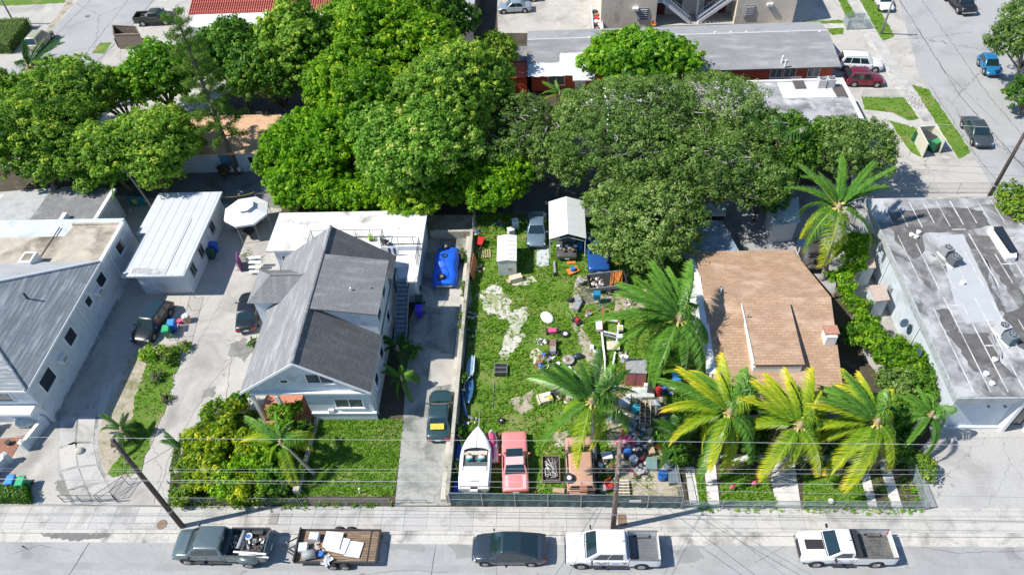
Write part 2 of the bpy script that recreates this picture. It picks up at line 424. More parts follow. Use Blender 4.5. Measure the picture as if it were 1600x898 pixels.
GRASSR = [[(1340, -6), (1362, -6), (1398, 58), (1378, 64)], [(1308, -6), (1322, -6), (1337, 27), (1322, 30)], [(1255, 33), (1316, 32), (1318, 37), (1255, 37)], [(1290, 45), (1318, 44), (1318, 54), (1300, 55)],
          [(1425, 132), (1450, 140), (1518, 238), (1497, 248)], [(1346, 152), (1412, 153), (1436, 186), (1418, 189), (1395, 176), (1350, 171)], [(1388, 187), (1446, 206), (1444, 248), (1422, 238)]]
for q in GRASSR: sheet('grass_strip', q, 5*Z, TURF, .1, .5, 4)
# top-left street and yards
sheet('north_lot', [(-46, 62), (-75, 62), (-110, 62), (-140, 130), (-35, 130), (-35, 86), (-40, 70)], 1.2*Z, CONC, px=False)
sheet('north_street', [(142, -20), (262, -20), (150, 105), (95, 120), (40, 140), (0, 160), (0, 120), (70, 60)], 2*Z, ASPH)
sheet('bare_strip', [(112, -10), (124, -10), (70, 62), (62, 62)], 3*Z, DIRT, .3, .8, 3)
sheet('grass_strip', [(156, 67), (175, 67), (163, 84), (143, 84)], 3*Z, TURF, .1, .5, 6)
sheet('grass_strip', [(-20, -8), (108, -8), (100, 5), (50, 8), (-20, 10)], 3*Z, TURF, .1, .5, 6)
sheet('plaza', [(776, -20), (935, -20), (936, 52), (778, 52)], 2*Z, CONC)
sheet('plaza', [(1180, -20), (1318, -20), (1322, 32), (1245, 33)], 2*Z, CONC)
sheet('alley', [(800, 345), (815, 200), (905, 200), (1010, 340)], 2*Z, mat_concrete('shaded_asphalt', (.12, .12, .125), (.08, .08, .08), None, .2, .3, .5))  # asphalt with the tree shade darkened into its colour
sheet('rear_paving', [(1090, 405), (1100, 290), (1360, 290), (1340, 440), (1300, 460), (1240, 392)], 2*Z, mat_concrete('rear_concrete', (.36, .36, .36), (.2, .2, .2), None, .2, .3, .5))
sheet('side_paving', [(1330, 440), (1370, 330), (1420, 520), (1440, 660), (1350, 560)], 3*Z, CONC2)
for q in ([(165, 762), (225, 725), (215, 745), (185, 785)],): pass
TRK = mat('tyre_track', (.335, .335, .33), .9, var=.12, vs=.5)
for yy in (12.3, 13.9, 17.2, 18.7): sheet('tyre_track', [(-60, yy), (60, yy), (60, yy+.45), (-60, yy+.45)], -.1268, TRK, .06, .8, 3, px=False)
# stains on the road
STAIN = mat('road_stain', (.16, .155, .15), var=.2, vs=2)
for q in ([(62, 834), (110, 829), (170, 834), (168, 839), (120, 845), (66, 838)], [(80+0, 742), (92, 738), (100, 760), (80, 775)],
          [(722, 855), (732, 850), (740, 862), (728, 868)],):
    pass
sheet('damp_stain', [(62, 832), (110, 829), (172, 833), (168, 838), (112, 843), (66, 837)], -.119, STAIN, .1, .2, 1)

# grass: many small blades in one stuff object, short in the lawns and taller along the edges
GRASSM = mat_leaf('grass_blade', (.07, .17, .012), (.21, .42, .03), (.42, .46, .12), .25, .7)
def grass(name, polys, holes, dens, hmin, hmax, label, seed, soft=.35, keep=.34):
    rs = np.random.RandomState(seed); V = []; Fc = []; Tn = []
    for poly in polys:
        w = [(p.x, p.y) for p in PL(poly)]; hs = [[(p.x, p.y) for p in PL(h)] for h in holes]
        xs = [a[0] for a in w]; ys = [a[1] for a in w]; A = (max(xs)-min(xs))*(max(ys)-min(ys))
        for _ in range(int(A*dens)):
            x = rs.uniform(min(xs), max(xs)); y = rs.uniform(min(ys), max(ys))
            if not inpoly(x, y, w): continue
            if any(inpoly(x, y, h) for h in hs) and rs.rand() > keep: continue
            nv = noise.noise(Vector((x*.55, y*.55, seed)))+.5*noise.noise(Vector((x*1.7, y*1.7, 3)))
            if nv < -.28 and rs.rand() < soft*2.2: continue
            h = rs.uniform(hmin, hmax)*(1+.7*max(0, nv)); t = min(1, max(0, .45+.5*nv+rs.normal()*.2))
            if nv < -.08 and rs.rand() < .55*soft/.35: t = rs.uniform(.85, 1)
            for k in range(4):
                a = rs.rand()*6.28; r = rs.rand()*.12; bx, by = x+math.cos(a)*r, y+math.sin(a)*r
                a2 = rs.rand()*6.28; wd = .022+.02*rs.rand(); lx, ly = math.cos(a2)*h*.75, math.sin(a2)*h*.75
                o = len(V); px_, py_ = -math.sin(a2)*wd, math.cos(a2)*wd
                V += [(bx-px_, by-py_, .005), (bx+px_, by+py_, .005), (bx+lx*.5+px_*.9, by+ly*.5+py_*.9, h*.75), (bx+lx, by+ly, h)]
                Fc += [(o, o+1, o+2), (o, o+2, o+3)]; Tn += [t, t]
    me = bpy.data.meshes.new(name); me.from_pydata(V, [], Fc); me.materials.append(GRASSM)
    at = me.attributes.new('tint', 'FLOAT', 'FACE'); at.data.foreach_set('value', Tn)
    o = bpy.data.objects.new(name, me); COL.objects.link(o); return tag(o, label, kind='stuff')
grass('yard_grass', [YARD], PATCH+DPATCH, 34, .07, .2, 'weedy bright green grass growing through the junk-filled yard', 1)
grass('lawn_grass', [LAWN], [], 80, .05, .14, 'thick green lawn in front of the gabled house', 2, .1)
grass('verge_grass', [VERGE], [], 30, .05, .16, 'rough grass along the strip between the two concrete drives', 3)
grass('garden_grass', GLAWN, [], 60, .05, .12, 'small green lawns between the pale walkways', 4, .1)
grass('bed_plants', [BED], [], 26, .12, .34, 'leafy ground cover filling the croton bed', 7, .1)
grass('garden_plants', [GARD], WALKS, 12, .1, .3, 'leafy ground cover in the shaded palm garden', 8, .1, 0)
grass('street_grass', GRASSR, [], 16, .08, .15, 'mown grass strips beside the side street', 5)
# weeds along the pavement edge
grass('pavement_weeds', [[(262, 780), (475, 782), (475, 796), (262, 795)], [(478, 784), (616, 785), (616, 793), (478, 793)], [(1080, 790), (1440, 794), (1440, 803), (1080, 799)]], [], 22, .08, .3, 'weeds creeping over the edge of the front pavement', 6)

# tar seams, cracks, thin dark lines and stains on the paving
LINEM = mat('line_dark', (.06, .06, .062), .9, var=.2)
def line_strip(pts, w, z, m=LINEM, wob=.04, seed=1, name='crack', px=True):
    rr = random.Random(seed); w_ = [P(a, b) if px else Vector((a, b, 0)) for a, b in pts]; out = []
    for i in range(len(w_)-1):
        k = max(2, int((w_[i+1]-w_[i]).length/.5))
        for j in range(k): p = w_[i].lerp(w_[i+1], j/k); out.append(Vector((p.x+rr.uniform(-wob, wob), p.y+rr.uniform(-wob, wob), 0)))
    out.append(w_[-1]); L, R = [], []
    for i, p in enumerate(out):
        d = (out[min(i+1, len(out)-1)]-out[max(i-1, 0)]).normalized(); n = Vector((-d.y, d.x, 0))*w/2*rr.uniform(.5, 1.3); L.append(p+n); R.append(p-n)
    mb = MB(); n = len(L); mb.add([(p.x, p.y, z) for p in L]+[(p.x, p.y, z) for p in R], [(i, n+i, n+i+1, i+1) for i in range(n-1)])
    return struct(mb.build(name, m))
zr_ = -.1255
for i, (q, w) in enumerate((([(140, 842), (122, 872), (100, 905)], .05), ([(682, 840), (677, 870), (672, 905)], .04), ([(772, 842), (774, 870), (776, 905)], .03), ([(1085, 845), (1120, 868), (1170, 905)], .03), ([(20, 862), (60, 850), (110, 858)], .02), ([(1420, 850), (1500, 862), (1600, 858)], .02), ([(560, 896), (640, 889), (700, 893)], .02), ([(1180, 876), (1230, 850), (1238, 842)], .02))):  # thin dark strips drawn across the road
    line_strip(q, w, zr_, LINEM, .05, i)
sm_ = mat('tyre_dark', (.27, .27, .265), .9, var=.12, vs=.8)
for i, q in enumerate(([(598, 842), (640, 838), (668, 850), (650, 862), (604, 858)], [(700, 850), (735, 846), (745, 862), (722, 872), (702, 862)], [(1050, 858), (1090, 850), (1100, 868), (1060, 876)], [(1560, 858), (1584, 850), (1596, 868), (1578, 874)], [(30, 850), (45, 846), (48, 870), (36, 872)])):
    sheet('oil_stain', q, -.1262, sm_, .22, .3, 70+i)
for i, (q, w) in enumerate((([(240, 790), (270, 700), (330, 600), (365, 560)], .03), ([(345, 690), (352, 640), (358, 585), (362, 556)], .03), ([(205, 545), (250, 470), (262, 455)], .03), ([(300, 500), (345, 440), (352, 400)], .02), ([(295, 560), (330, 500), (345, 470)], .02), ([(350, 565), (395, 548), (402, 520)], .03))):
    line_strip(q, w, .0085, LINEM, .08, 30+i)
for i, q in enumerate(([(362, 535), (385, 528), (398, 545), (385, 562), (358, 556)], [(372, 395), (392, 400), (388, 425), (370, 420)], [(318, 610), (335, 606), (332, 622), (316, 622)], [(118, 655), (150, 648), (146, 700), (120, 712), (108, 690)], [(85, 752), (130, 744), (140, 770), (96, 780)])):
    sheet('grime_patch', q, .0082+i*.0001, mat('grime', (.23, .225, .20), .95, var=.3, vs=1.2), .28, .25, 90+i)
for i, q in enumerate(([(0, 0), (0, 0)],)): pass
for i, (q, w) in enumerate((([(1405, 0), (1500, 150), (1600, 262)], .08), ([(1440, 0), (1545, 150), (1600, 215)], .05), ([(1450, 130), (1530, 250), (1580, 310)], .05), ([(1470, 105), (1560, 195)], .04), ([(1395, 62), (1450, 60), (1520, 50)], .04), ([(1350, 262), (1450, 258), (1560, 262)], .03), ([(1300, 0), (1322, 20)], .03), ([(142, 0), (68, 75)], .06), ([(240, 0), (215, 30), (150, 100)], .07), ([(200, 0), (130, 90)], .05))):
    line_strip(q, w, .0135, LINEM, .06, 50+i)
# ============================================================ buildings
STUCCO = mat('pale_blue_stucco', (.56, .62, .67), .85, var=.07, vs=1.5, stain=(.42, .46, .48), ss=.7, amount=.42, bmp=.15)
WHITEW = mat('white_stucco', (.74, .75, .76), .85, var=.05, stain=(.55, .56, .56), ss=.6, amount=.3, bmp=.15)
WTRIM = mat('white_trim', (.80, .80, .80), .6, var=.03)
GLASS = mat('window_glass', (.02, .028, .035), .06, var=0, spec=.8)
GLASS2 = mat('curtained_glass', (.10, .12, .13), .1, var=.3, vs=4, spec=.8)
DARKM = mat('dark_opening', (.02, .02, .022), .9, var=0)
BLACKM = mat('black_metal', (.03, .03, .032), .5, var=.1)
GALV = mat('galvanised', (.45, .46, .47), .45, metal=.6, var=.1)
GREYM = mat('grey_metal', (.30, .31, .32), .5, var=.1)
def window(parent, c, w, h, axis, out=1, off=Vector(), panes=1, frame=WTRIM, glass=GLASS, t=.07, sill=True):
    """axis 'x': wall faces +-x (out is the sign); 'y': wall faces +-y"""
    c = Vector(c)-off; d = .06*out
    def bx(mb, u0, u1, z0, z1, a, b):
        if axis == 'x': mb.bb((c.x+min(a, b)*out, c.y+u0, c.z+z0), (c.x+max(a, b)*out, c.y+u1, c.z+z1)) if out > 0 else mb.bb((c.x-max(a, b), c.y+u0, c.z+z0), (c.x-min(a, b), c.y+u1, c.z+z1))
        else:
            lo, hi = (min(a, b), max(a, b)) if out > 0 else (-max(a, b), -min(a, b))
            mb.bb((c.x+u0, c.y+lo, c.z+z0), (c.x+u1, c.y+hi, c.z+z1))
    mb = MB(); e = t
    bx(mb, -w/2-e, -w/2, -h/2-e, h/2+e, 0, .06); bx(mb, w/2, w/2+e, -h/2-e, h/2+e, 0, .06)
    bx(mb, -w/2, w/2, h/2, h/2+e, 0, .058); bx(mb, -w/2, w/2, -h/2-e, -h/2, 0, .058)
    for k in range(1, panes): u = -w/2+w*k/panes; bx(mb, u-.03, u+.03, -h/2, h/2, 0, .05)
    fr = mb.build('window', frame, parent)
    for k in range(panes):
        mb = MB(); u0 = -w/2+w*k/panes+(.03 if k else 0); u1 = -w/2+w*(k+1)/panes-(.03 if k < panes-1 else 0)
        bx(mb, u0, u1, -h/2, h/2, 0, .02); mb.build('pane', glass, fr)
    if sill:
        mb = MB(); bx(mb, -w/2-e-.05, w/2+e+.05, -h/2-e-.06, -h/2-e, 0, .12); mb.build('sill', frame, fr)
    return fr
def door(parent, c, w, h, axis, out, off=Vector(), col=WTRIM):
    c = Vector(c)-off; mb = MB()
    if axis == 'x': mb.bb((c.x, c.y-w/2, c.z), (c.x+.06*out, c.y+w/2, c.z+h))
    else: mb.bb((c.x-w/2, c.y, c.z), (c.x+w/2, c.y+.06*out, c.z+h))
    d = mb.build('door', col, parent); mb = MB()
    if axis == 'x': mb.sphere((c.x+.1*out, c.y+w*.36, c.z+1), .04)
    else: mb.sphere((c.x+w*.36, c.y+.1*out, c.z+1), .04)
    mb.build('handle', GALV, d); return d
def part(name, mb, m, parent, smooth=False): return mb.build(name, m, parent, smooth)
def walls(parent, x0, x1, y0, y1, z1, m, off, z0=0, name='wall'):
    mb = MB(); mb.bb((x0-off.x, y0-off.y, z0-off.z), (x1-off.x, y1-off.y, z1-off.z)); return mb.build(name, m, parent)
def slabz(parent, pts, z, t, m, off, name='roof'):
    mb = MB(); mb.prism([(p[0]-off.x, p[1]-off.y) for p in pts], z-t-off.z, z-off.z); return mb.build(name, m, parent)
def parapet(parent, pts, z, h, w, m, off, name='parapet', closed=True):
    """each edge of the outline gets its own coping length"""
    n = len(pts)
    for i in range(n if closed else n-1):
        a = Vector(pts[i][:2]); b = Vector(pts[(i+1) % n][:2]); d = (b-a); L = d.length; d.normalize()
        mb = MB(); mid = (a+b)/2-off.to_2d(); mb.box((mid.x, mid.y, z+h/2-off.z), (L+(w if i % 2 else -w)*.99, w, h-.003*(i % 2)), math.atan2(d.y, d.x)); mb.build(name, m, parent)
def acunit(parent, c, s=.8, h=.8, rz=0, m=None):
    """condenser with a fan grille on top"""
    mb = MB(); mb.box((c[0], c[1], c[2]+h/2), (s, s, h), rz)
    b = mb.build('casing', m or GREYM, parent)
    mb = MB(); mb.cyl((c[0], c[1], c[2]+h), s*.40, .05, 18); f = mb.build('fan_shroud', GALV, b)
    mb = MB(); mb.cyl((c[0], c[1], c[2]+h+.051), s*.36, .01, 18); mb.build('fan_opening', DARKM, f) if False else mb.build('fan_opening', DARKM, b)
    mb = MB()
    for k in range(5):
        a = k*1.2566; mb.box((c[0]+math.cos(a)*s*.17, c[1]+math.sin(a)*s*.17, c[2]+h+.07), (s*.3, .09, .012), a)
    mb.build('fan_blades', GREYM, b)
    mb = MB()
    for k in range(7):
        z = c[2]+.1+k*h*.11
        mb.box((c[0], c[1], z), (s+.02, s+.02, .03), rz)
    mb.build('louvre', m or GREYM, b)

# ---- left house -------------------------------------------------------------
O = Vector((-44, 36, 0))
LH = thing('house', 'pale blue stucco house with streaked grey hip roof and narrow paved side drive', 'house', O)
walls(LH, -50.4, -38.2, 30.0, 42.6, 4.75, STUCCO, O)
walls(LH, -53.0, -38.2, 42.6, 48.6, 4.3, STUCCO, O, name='rear_wall')
LROOF = mat_shingle('ribbed_grey_roof', (.29, .32, .345), (.23, .26, .285), .30, 3.0, (.52, .54, .56), .42, .06, (.35, 3.2, 1))
ex, ey, nx, ny, ze, sl_ = -37.75, 29.6, 42.8, 42.8, 4.75, .56
hw = 6.55; cx_, cy_ = ex-hw, ey+hw; zr = ze+sl_*hw
wx = ex-2*hw
apex = (cx_, cy_, zr)
roof_plane('roof', [(ex, ey, ze), (ex, ey+2*hw, ze), apex], LROOF, LH, off=O)
roof_plane('roof', [(wx, ey, ze), (ex, ey, ze), apex], LROOF, LH, off=O)
roof_plane('roof', [(ex, ey+2*hw, ze), (wx, ey+2*hw, ze), apex], mat_shingle('bleached_roof', (.55, .56, .56), (.48, .49, .5), .3, 3, None, .7, .03), LH, off=O)
roof_plane('roof', [(wx, ey+2*hw, ze), (wx, ey, ze), apex], LROOF, LH, off=O)
for a in ((ex, ey, ze), (ex, ey+2*hw, ze), (wx, ey, ze), (wx, ey+2*hw, ze)):
    MB().tube([Vector(a)-O+Vector((0, 0, .03)), Vector(apex)-O+Vector((0, 0, .03))], .11, 6).build('hip_cap', WTRIM if a[1] > 40 else LROOF, LH)
mb = MB(); mb.bb((ex-O.x-.02, ey-O.y, ze-.2-.0), (ex-O.x+.06, ey+2*hw-O.y, ze-.02)); mb.build('gutter', WTRIM, LH)
mb = MB(); mb.bb((wx-O.x, ey-O.y-.06, ze-.2), (ex-O.x, ey-O.y+.02, ze-.025)); mb.build('fascia', WTRIM, LH)
mb = MB(); mb.tube([Vector(P(40, 462, 6.6))-O+Vector((0, 0, -1)), Vector(P(40, 462, 6.6))-O+Vector((0, 0, .3))], .08, 8); mb.build('vent_pipe', BLACKM, LH)
for py, px, w, h in ((575, 60, 1.5, 1.35), (540+0, 92, 1.15, 1.0), (487, 115, .75, .75), (452, 143, 1.15, 1.1)):
    pass
for y, z, w, h in ((31.9, 2.9, 1.55, 1.3), (36.0, 3.0, 1.2, 1.15), (39.6, 3.15, .75, .8), (42.1, 3.1, 1.15, 1.05), (46.2, 3.05, 1.15, 1.05)):
    window(LH, (-38.2, y, z), w, h, 'x', 1, O)
for y, z in ((33.9, 2.6), (40.9, 2.75)):
    mb = MB(); mb.bb((-38.2-O.x, y-O.y-.35, z), (-37.75-O.x, y-O.y+.35, z+.45)); a = mb.build('air_conditioner', WTRIM, LH)
    mb = MB(); mb.bb((-37.75-O.x, y-O.y-.28, z+.06), (-37.73-O.x, y-O.y+.28, z+.39)); mb.build('grille', GREYM, a)
window(LH, (-40.6, 30.0, 3.4), 1.7, .9, 'y', -1, O); window(LH, (-43.6, 30.0, 3.2), 1.2, 1.2, 'y', -1, O)
TAN = mat('tan_flat_roof', (.47, .42, .34), .9, var=.15, vs=1.2, stain=(.17, .135, .10), ss=.32, amount=.62, bmp=.2, bs=10)
F2 = [(-37.9, 42.9), (-37.9, 47.7), (-42.4, 47.7), (-42.6, 46.2), (-53, 46.2), (-53, 42.9)]
mb = MB(); mb.prism([(a-O.x, b-O.y) for a, b in F2], 4.2, 4.42); mb.build('flat_roof', TAN, LH)
mb = MB(); mb.bb((-38.1-O.x, 42.9-O.y, 4.3), (-37.8-O.x, 47.8-O.y, 4.55)); mb.build('coping', WTRIM, LH)
mb = MB(); mb.bb((-42.5-O.x, 47.6-O.y, 4.3), (-38.12-O.x, 47.82-O.y, 4.53)); mb.build('coping', TAN, LH)
mb = MB(); mb.bb((-43.6-O.x, 43-O.y, 4.425), (-43.5-O.x, 47.4-O.y, 4.47)); mb.build('roof_seam', mat('seam_dark', (.1, .09, .08)), LH)
# chimney-like box on the ridge side
c = P(44, 404, 5.2)-O
mb = MB(); mb.box((c.x, c.y, 4.9), (1.1, 1.3, .95)); mb.build('roof_hatch', WTRIM, LH)
mb = MB(); mb.box((c.x, c.y, 5.39), (.7, .85, .03)); mb.build('hatch_lid', TAN, LH)
# front porch: beam, low walls with raised ends
mb = MB(); mb.bb((-42.5-O.x, 29.1-O.y, 2.2), (-38.45-O.x, 29.97-O.y, 2.42)); mb.build('porch_roof', WTRIM, LH)
for (a, b) in (((-38.75, 29.1), (-39.0, 27.6)), ((-39.6, 26.7), (-40.1, 25.2))):
    pass
def lowwall(x0, y0, x1, y1, lab, h=.85, w=.22):
    t = thing('garden_wall', lab, 'garden wall', ((x0+x1)/2, (y0+y1)/2, 0), math.atan2(y1-y0, x1-x0)); L = math.hypot(x1-x0, y1-y0)
    mb = MB(); mb.bb((-L/2, -w/2, 0), (L/2, w/2, h)); mb.build('wall', STUCCO, t)
    mb = MB(); mb.bb((-L/2-.02, -w/2-.03, h), (L/2+.02, w/2+.03, h+.06)); mb.build('coping', WTRIM, t)
    for s in (-1, 1):
        mb = MB(); mb.bb((s*L/2-.18, -.18, 0), (s*L/2+.18, .18, h+.2)); mb.build('pier', STUCCO, t)
        mb = MB(); mb.add([(s*L/2-.2, -.2, h+.2), (s*L/2+.2, -.2, h+.2), (s*L/2+.2, .2, h+.2), (s*L/2-.2, .2, h+.2), (s*L/2, 0, h+.36)], [(3, 2, 1, 0), (0, 1, 4), (1, 2, 4), (2, 3, 4), (3, 0, 4)]); mb.build('pier_cap', WTRIM, t)
lowwall(-38.7, 29.75, -39.2, 27.65, 'low white porch wall with capped piers, joined to the blue house corner')
lowwall(-40.0, 26.6, -40.7, 25.0, 'short white garden wall behind the blue and green bins by the hedge')
lowwall(-42.6, 29.5, -42.9, 27.2, 'white porch wall beside the shaded bench at the photo edge')
# rear annex with grey roll roofing
O2 = Vector((-47, 51, 0))
AN = thing('annex', 'flat grey roofed annex with worn silver patches behind the tan flat roof', 'outbuilding', O2)
walls(AN, -53.5, -42.0, 48.8, 53.9, 3.0, STUCCO, O2)
GROLL = mat('worn_roll_roofing', (.20, .20, .20), .9, var=.2, vs=2, stain=(.36, .36, .35), ss=.5, amount=.4, bmp=.3, bs=8)
GROLL2 = mat('silver_roll_roofing', (.42, .43, .43), .85, var=.12, vs=2, stain=(.3, .3, .3), ss=.6, amount=.4)
slabz(AN, [(-48.2, 48.65), (-41.9, 48.65), (-41.9, 54.1), (-48.2, 54.1)], 3.2, .18, GROLL, O2)
slabz(AN, [(-54.5, 48.65), (-48.2, 48.65), (-48.2, 54.1), (-52.5, 54.1)], 3.17, .15, GROLL2, O2)
mb = MB(); mb.bb((-42.05-O2.x, 48.6-O2.y, 3.02), (-41.7-O2.x, 54.15-O2.y, 3.3)); mb.build('fascia', WTRIM, AN)
mb = MB(); mb.bb((-44.9-O2.x, 48.0-O2.y, 3.1), (-44.5-O2.x, 50.2-O2.y, 3.75)); mb.build('parapet', WTRIM, AN)

# ---- white flat-roofed outbuilding -------------------------------------------
O3 = Vector((-34.3, 48, 0))
WB = thing('outbuilding', 'long low white building with pale sheet roof between the two concrete yards', 'outbuilding', O3)
walls(WB, -36.0, -31.6, 43.3, 53.5, 2.75, STUCCO, O3)
WR = mat('pale_blue_sheet_roof', (.56, .585, .60), .6, var=.04, vs=1, stain=(.55, .57, .6), ss=.5, amount=.3)
mb = MB(); mb.bb((-36.7-O3.x, 42.6-O3.y, 2.78), (-31.2-O3.x, 48.0-O3.y, 2.95)); mb.bb((-37.4-O3.x, 48.0-O3.y, 2.78), (-31.2-O3.x, 53.7-O3.y, 2.95)); mb.build('roof', WR, WB)
for k in range(7):
    x = -36.4+k*.82; mb = MB(); mb.bb((x-O3.x, 42.62-O3.y, 2.95), (x+.05-O3.x, 53.68-O3.y, 2.965)); mb.build('roof_seam', mat('seam_grey', (.5, .52, .55)), WB)
mb = MB(); mb.bb((-32.9-O3.x, 42.7-O3.y, 2.95), (-32.86-O3.x, 49.9-O3.y, 2.97)); mb.build('roof_seam', mat('seam_dark', (.1, .09, .08)), WB)
mb = MB(); mb.bb((-36.0-O3.x, 42.9-O3.y, 2.951), (-34.6-O3.x, 43.6-O3.y, 2.958)); mb.build('roof_patch', mat('roof_patch_grey', (.36, .36, .36), stain=(.6, .6, .6), ss=2), WB)
mb = MB(); mb.bb((-34.55-O3.x, 42.75-O3.y, 2.951), (-33.2-O3.x, 43.5-O3.y, 2.958)); mb.build('roof_patch', _mats['roof_patch_grey'], WB)
mb = MB(); mb.bb((-32.6-O3.x, 42.75-O3.y, 2.952), (-31.3-O3.x, 43.5-O3.y, 2.985)); mb.build('roof_panel', WR, WB)
for y in (44.7, 47.0, 50.2): window(WB, (-31.6, y, 1.6), .8, .9, 'x', 1, O3, 2, GREYM)
door(WB, (-35.2, 43.3, 0), .9, 2.1, 'y', -1, O3, STUCCO)

# ---- gabled house ------------------------------------------------------------
O4 = Vector((-17.6, 36, 0))
GH = thing('house', 'two storey gabled house with dark grey shingle roof, shed dormer and front gable windows', 'house', O4)
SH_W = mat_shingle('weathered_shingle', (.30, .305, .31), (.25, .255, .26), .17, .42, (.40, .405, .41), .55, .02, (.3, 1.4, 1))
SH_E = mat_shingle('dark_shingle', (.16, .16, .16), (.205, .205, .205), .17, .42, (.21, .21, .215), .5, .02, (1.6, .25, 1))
SH_D = mat_shingle('grey_dormer_shingle', (.24, .245, .25), (.20, .205, .21), .17, .42, (.30, .30, .31), .6, .02, (1.6, .3, 1))
y0, y1 = 29.75, 43.5; xl, xr, xm = -22.35, -12.85, -17.6; zl, zrr, zm = 4.05, 4.0, 7.5
walls(GH, -18.0, -13.2, 30.2, 37.0, 3.6, STUCCO, O4)
walls(GH, -21.9, -13.2, 37.0, 43.2, 3.6, STUCCO, O4, name='rear_wall')
walls(GH, -22.0, -18.002, 32.6, 37.0, 3.6, STUCCO, O4, name='porch_rear_wall')
# gable wall
mb = MB(); zz = 3.6
pts = [(-21.9, zz), (-13.2, zz), (-13.2, 3.95), (-17.6, 7.3), (-21.9, 3.95)]
vs = [(x-O4.x, 30.21-O4.y, z) for x, z in pts]+[(x-O4.x, 30.5-O4.y, z) for x, z in pts]; n5 = 5
mb.add(vs, [list(range(5)), list(range(5, 10))[::-1]]+[(i, i+5, (i+1) % 5+5, (i+1) % 5) for i in range(5)]); mb.build('gable_wall', STUCCO, GH)
mb = MB(); vs = [(x-O4.x, 43.19-O4.y, z) for x, z in pts]+[(x-O4.x, 42.9-O4.y, z) for x, z in pts]
mb.add(vs, [list(range(5)), list(range(5, 10))[::-1]]+[(i, i+5, (i+1) % 5+5, (i+1) % 5) for i in range(5)]); mb.build('gable_wall', STUCCO, GH)
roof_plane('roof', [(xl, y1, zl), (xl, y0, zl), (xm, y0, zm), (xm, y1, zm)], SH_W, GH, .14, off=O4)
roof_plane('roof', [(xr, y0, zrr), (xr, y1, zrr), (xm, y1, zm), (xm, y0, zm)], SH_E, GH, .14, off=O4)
MB().tube([(xm-O4.x, y0-O4.y, zm+.02), (xm-O4.x, y1-O4.y, zm+.02)], .12, 6).build('ridge_cap', SH_W, GH)
for s, xe, z_ in ((-1, xl, zl), (1, xr, zrr)):   # barge boards
    MB().loft([[Vector((xe, y0-.03, z_-.22))-O4, Vector((xe, y0+.02, z_-.22))-O4, Vector((xe, y0+.02, z_+.02))-O4, Vector((xe, y0-.03, z_+.02))-O4],
               [Vector((xm, y0-.03, zm-.22))-O4, Vector((xm, y0+.02, zm-.22))-O4, Vector((xm, y0+.02, zm+.02))-O4, Vector((xm, y0-.03, zm+.02))-O4]]).build('barge_board', WTRIM, GH)
# pent roof under the gable
MB().bb((xl+.5-O4.x, 29.95-O4.y, 3.5), (xr-.35-O4.x, 30.205-O4.y, 3.68)).build('fascia_board', WTRIM, GH)
MB().bb((-21.9-O4.x, 30.3-O4.y, 3.52), (-18.0-O4.x, 32.6-O4.y, 3.6)).build('porch_ceiling', WTRIM, GH)
for x in (-21.7, -19.9): MB().bb((x-O4.x-.12, 30.0-O4.y-.12, 0), (x-O4.x+.12, 30.0-O4.y+.12, 3.4)).build('porch_post', WTRIM, GH)
MB().prism([(-22.2-O4.x, 28.9-O4.y), (-18.05-O4.x, 28.9-O4.y), (-18.05-O4.x, 32.55-O4.y), (-22.2-O4.x, 32.55-O4.y)], 0, .18).build('porch_floor', mat('terracotta', (.50, .21, .13), .7, var=.2, vs=5), GH)
window(GH, (-16.35, 30.21, 5.15), 1.9, 1.0, 'y', -1, O4, 2, WTRIM, GLASS2)
window(GH, (-19.0, 30.21, 4.85), .5, .3, 'y', -1, O4, 1, WTRIM, GLASS, sill=False)
window(GH, (-14.9, 30.2, 2.1), 2.0, 1.0, 'y', -1, O4, 2, WTRIM, GLASS2)
MB().bb((-17.9-O4.x, 30.08-O4.y, .02), (-13.1-O4.x, 30.2-O4.y, .9)).build('plinth', STUCCO, GH)
MB().bb((-17.95-O4.x, 30.02-O4.y, .9), (-13.05-O4.x, 30.2-O4.y, 1.0)).build('plinth_cap', WTRIM, GH)
MB().bb((-16.6-O4.x, 30.02-O4.y, 1.0), (-16.2-O4.x, 30.2-O4.y, 1.35)).build('meter_box', WTRIM, GH)
for y in (32.3, 34.8, 38.5): window(GH, (-13.2, y, 2.1), .9, 1.1, 'x', 1, O4)
# shed dormer facing the side drive
dz = lambda x: 7.52-(x-xm)*.165
dy0, dy1, dxe = 34.7, 40.3, -12.6
roof_plane('dormer_roof', [(dxe, dy0, dz(dxe)), (dxe, dy1, dz(dxe)), (xm, dy1, dz(xm)), (xm, dy0, dz(xm))], SH_D, GH, .12, off=O4)
mb = MB()
ys = (dy0+.3, dy1-.3)
v = [(-17.4, ys[0], 7.2), (-12.95, ys[0], 3.8), (-12.95, ys[0], dz(-12.95)-.13), (-17.4, ys[0], dz(-17.4)-.13)]
v2 = [(a, ys[1], c) for a, b, c in v]
mb.add([Vector(p)-O4 for p in v+v2], [(0, 1, 2, 3), (7, 6, 5, 4), (0, 4, 5, 1), (1, 5, 6, 2), (2, 6, 7, 3), (3, 7, 4, 0)]); mb.build('dormer_wall', STUCCO, GH)
for y in (35.9, 38.2): window(GH, (-12.95, y, 5.45), 1.1, .9, 'x', 1, O4)
v = P(548, 453, 7.1)-O4; MB().tube([(v.x, v.y, 6.4), (v.x, v.y, 7.35)], .07, 8).build('vent_pipe', WTRIM, GH)
v = P(579, 451, 6.8)-O4; MB().tube([(v.x, v.y, 6.3), (v.x, v.y, 7.0)], .06, 8).build('vent_pipe', GREYM, GH)
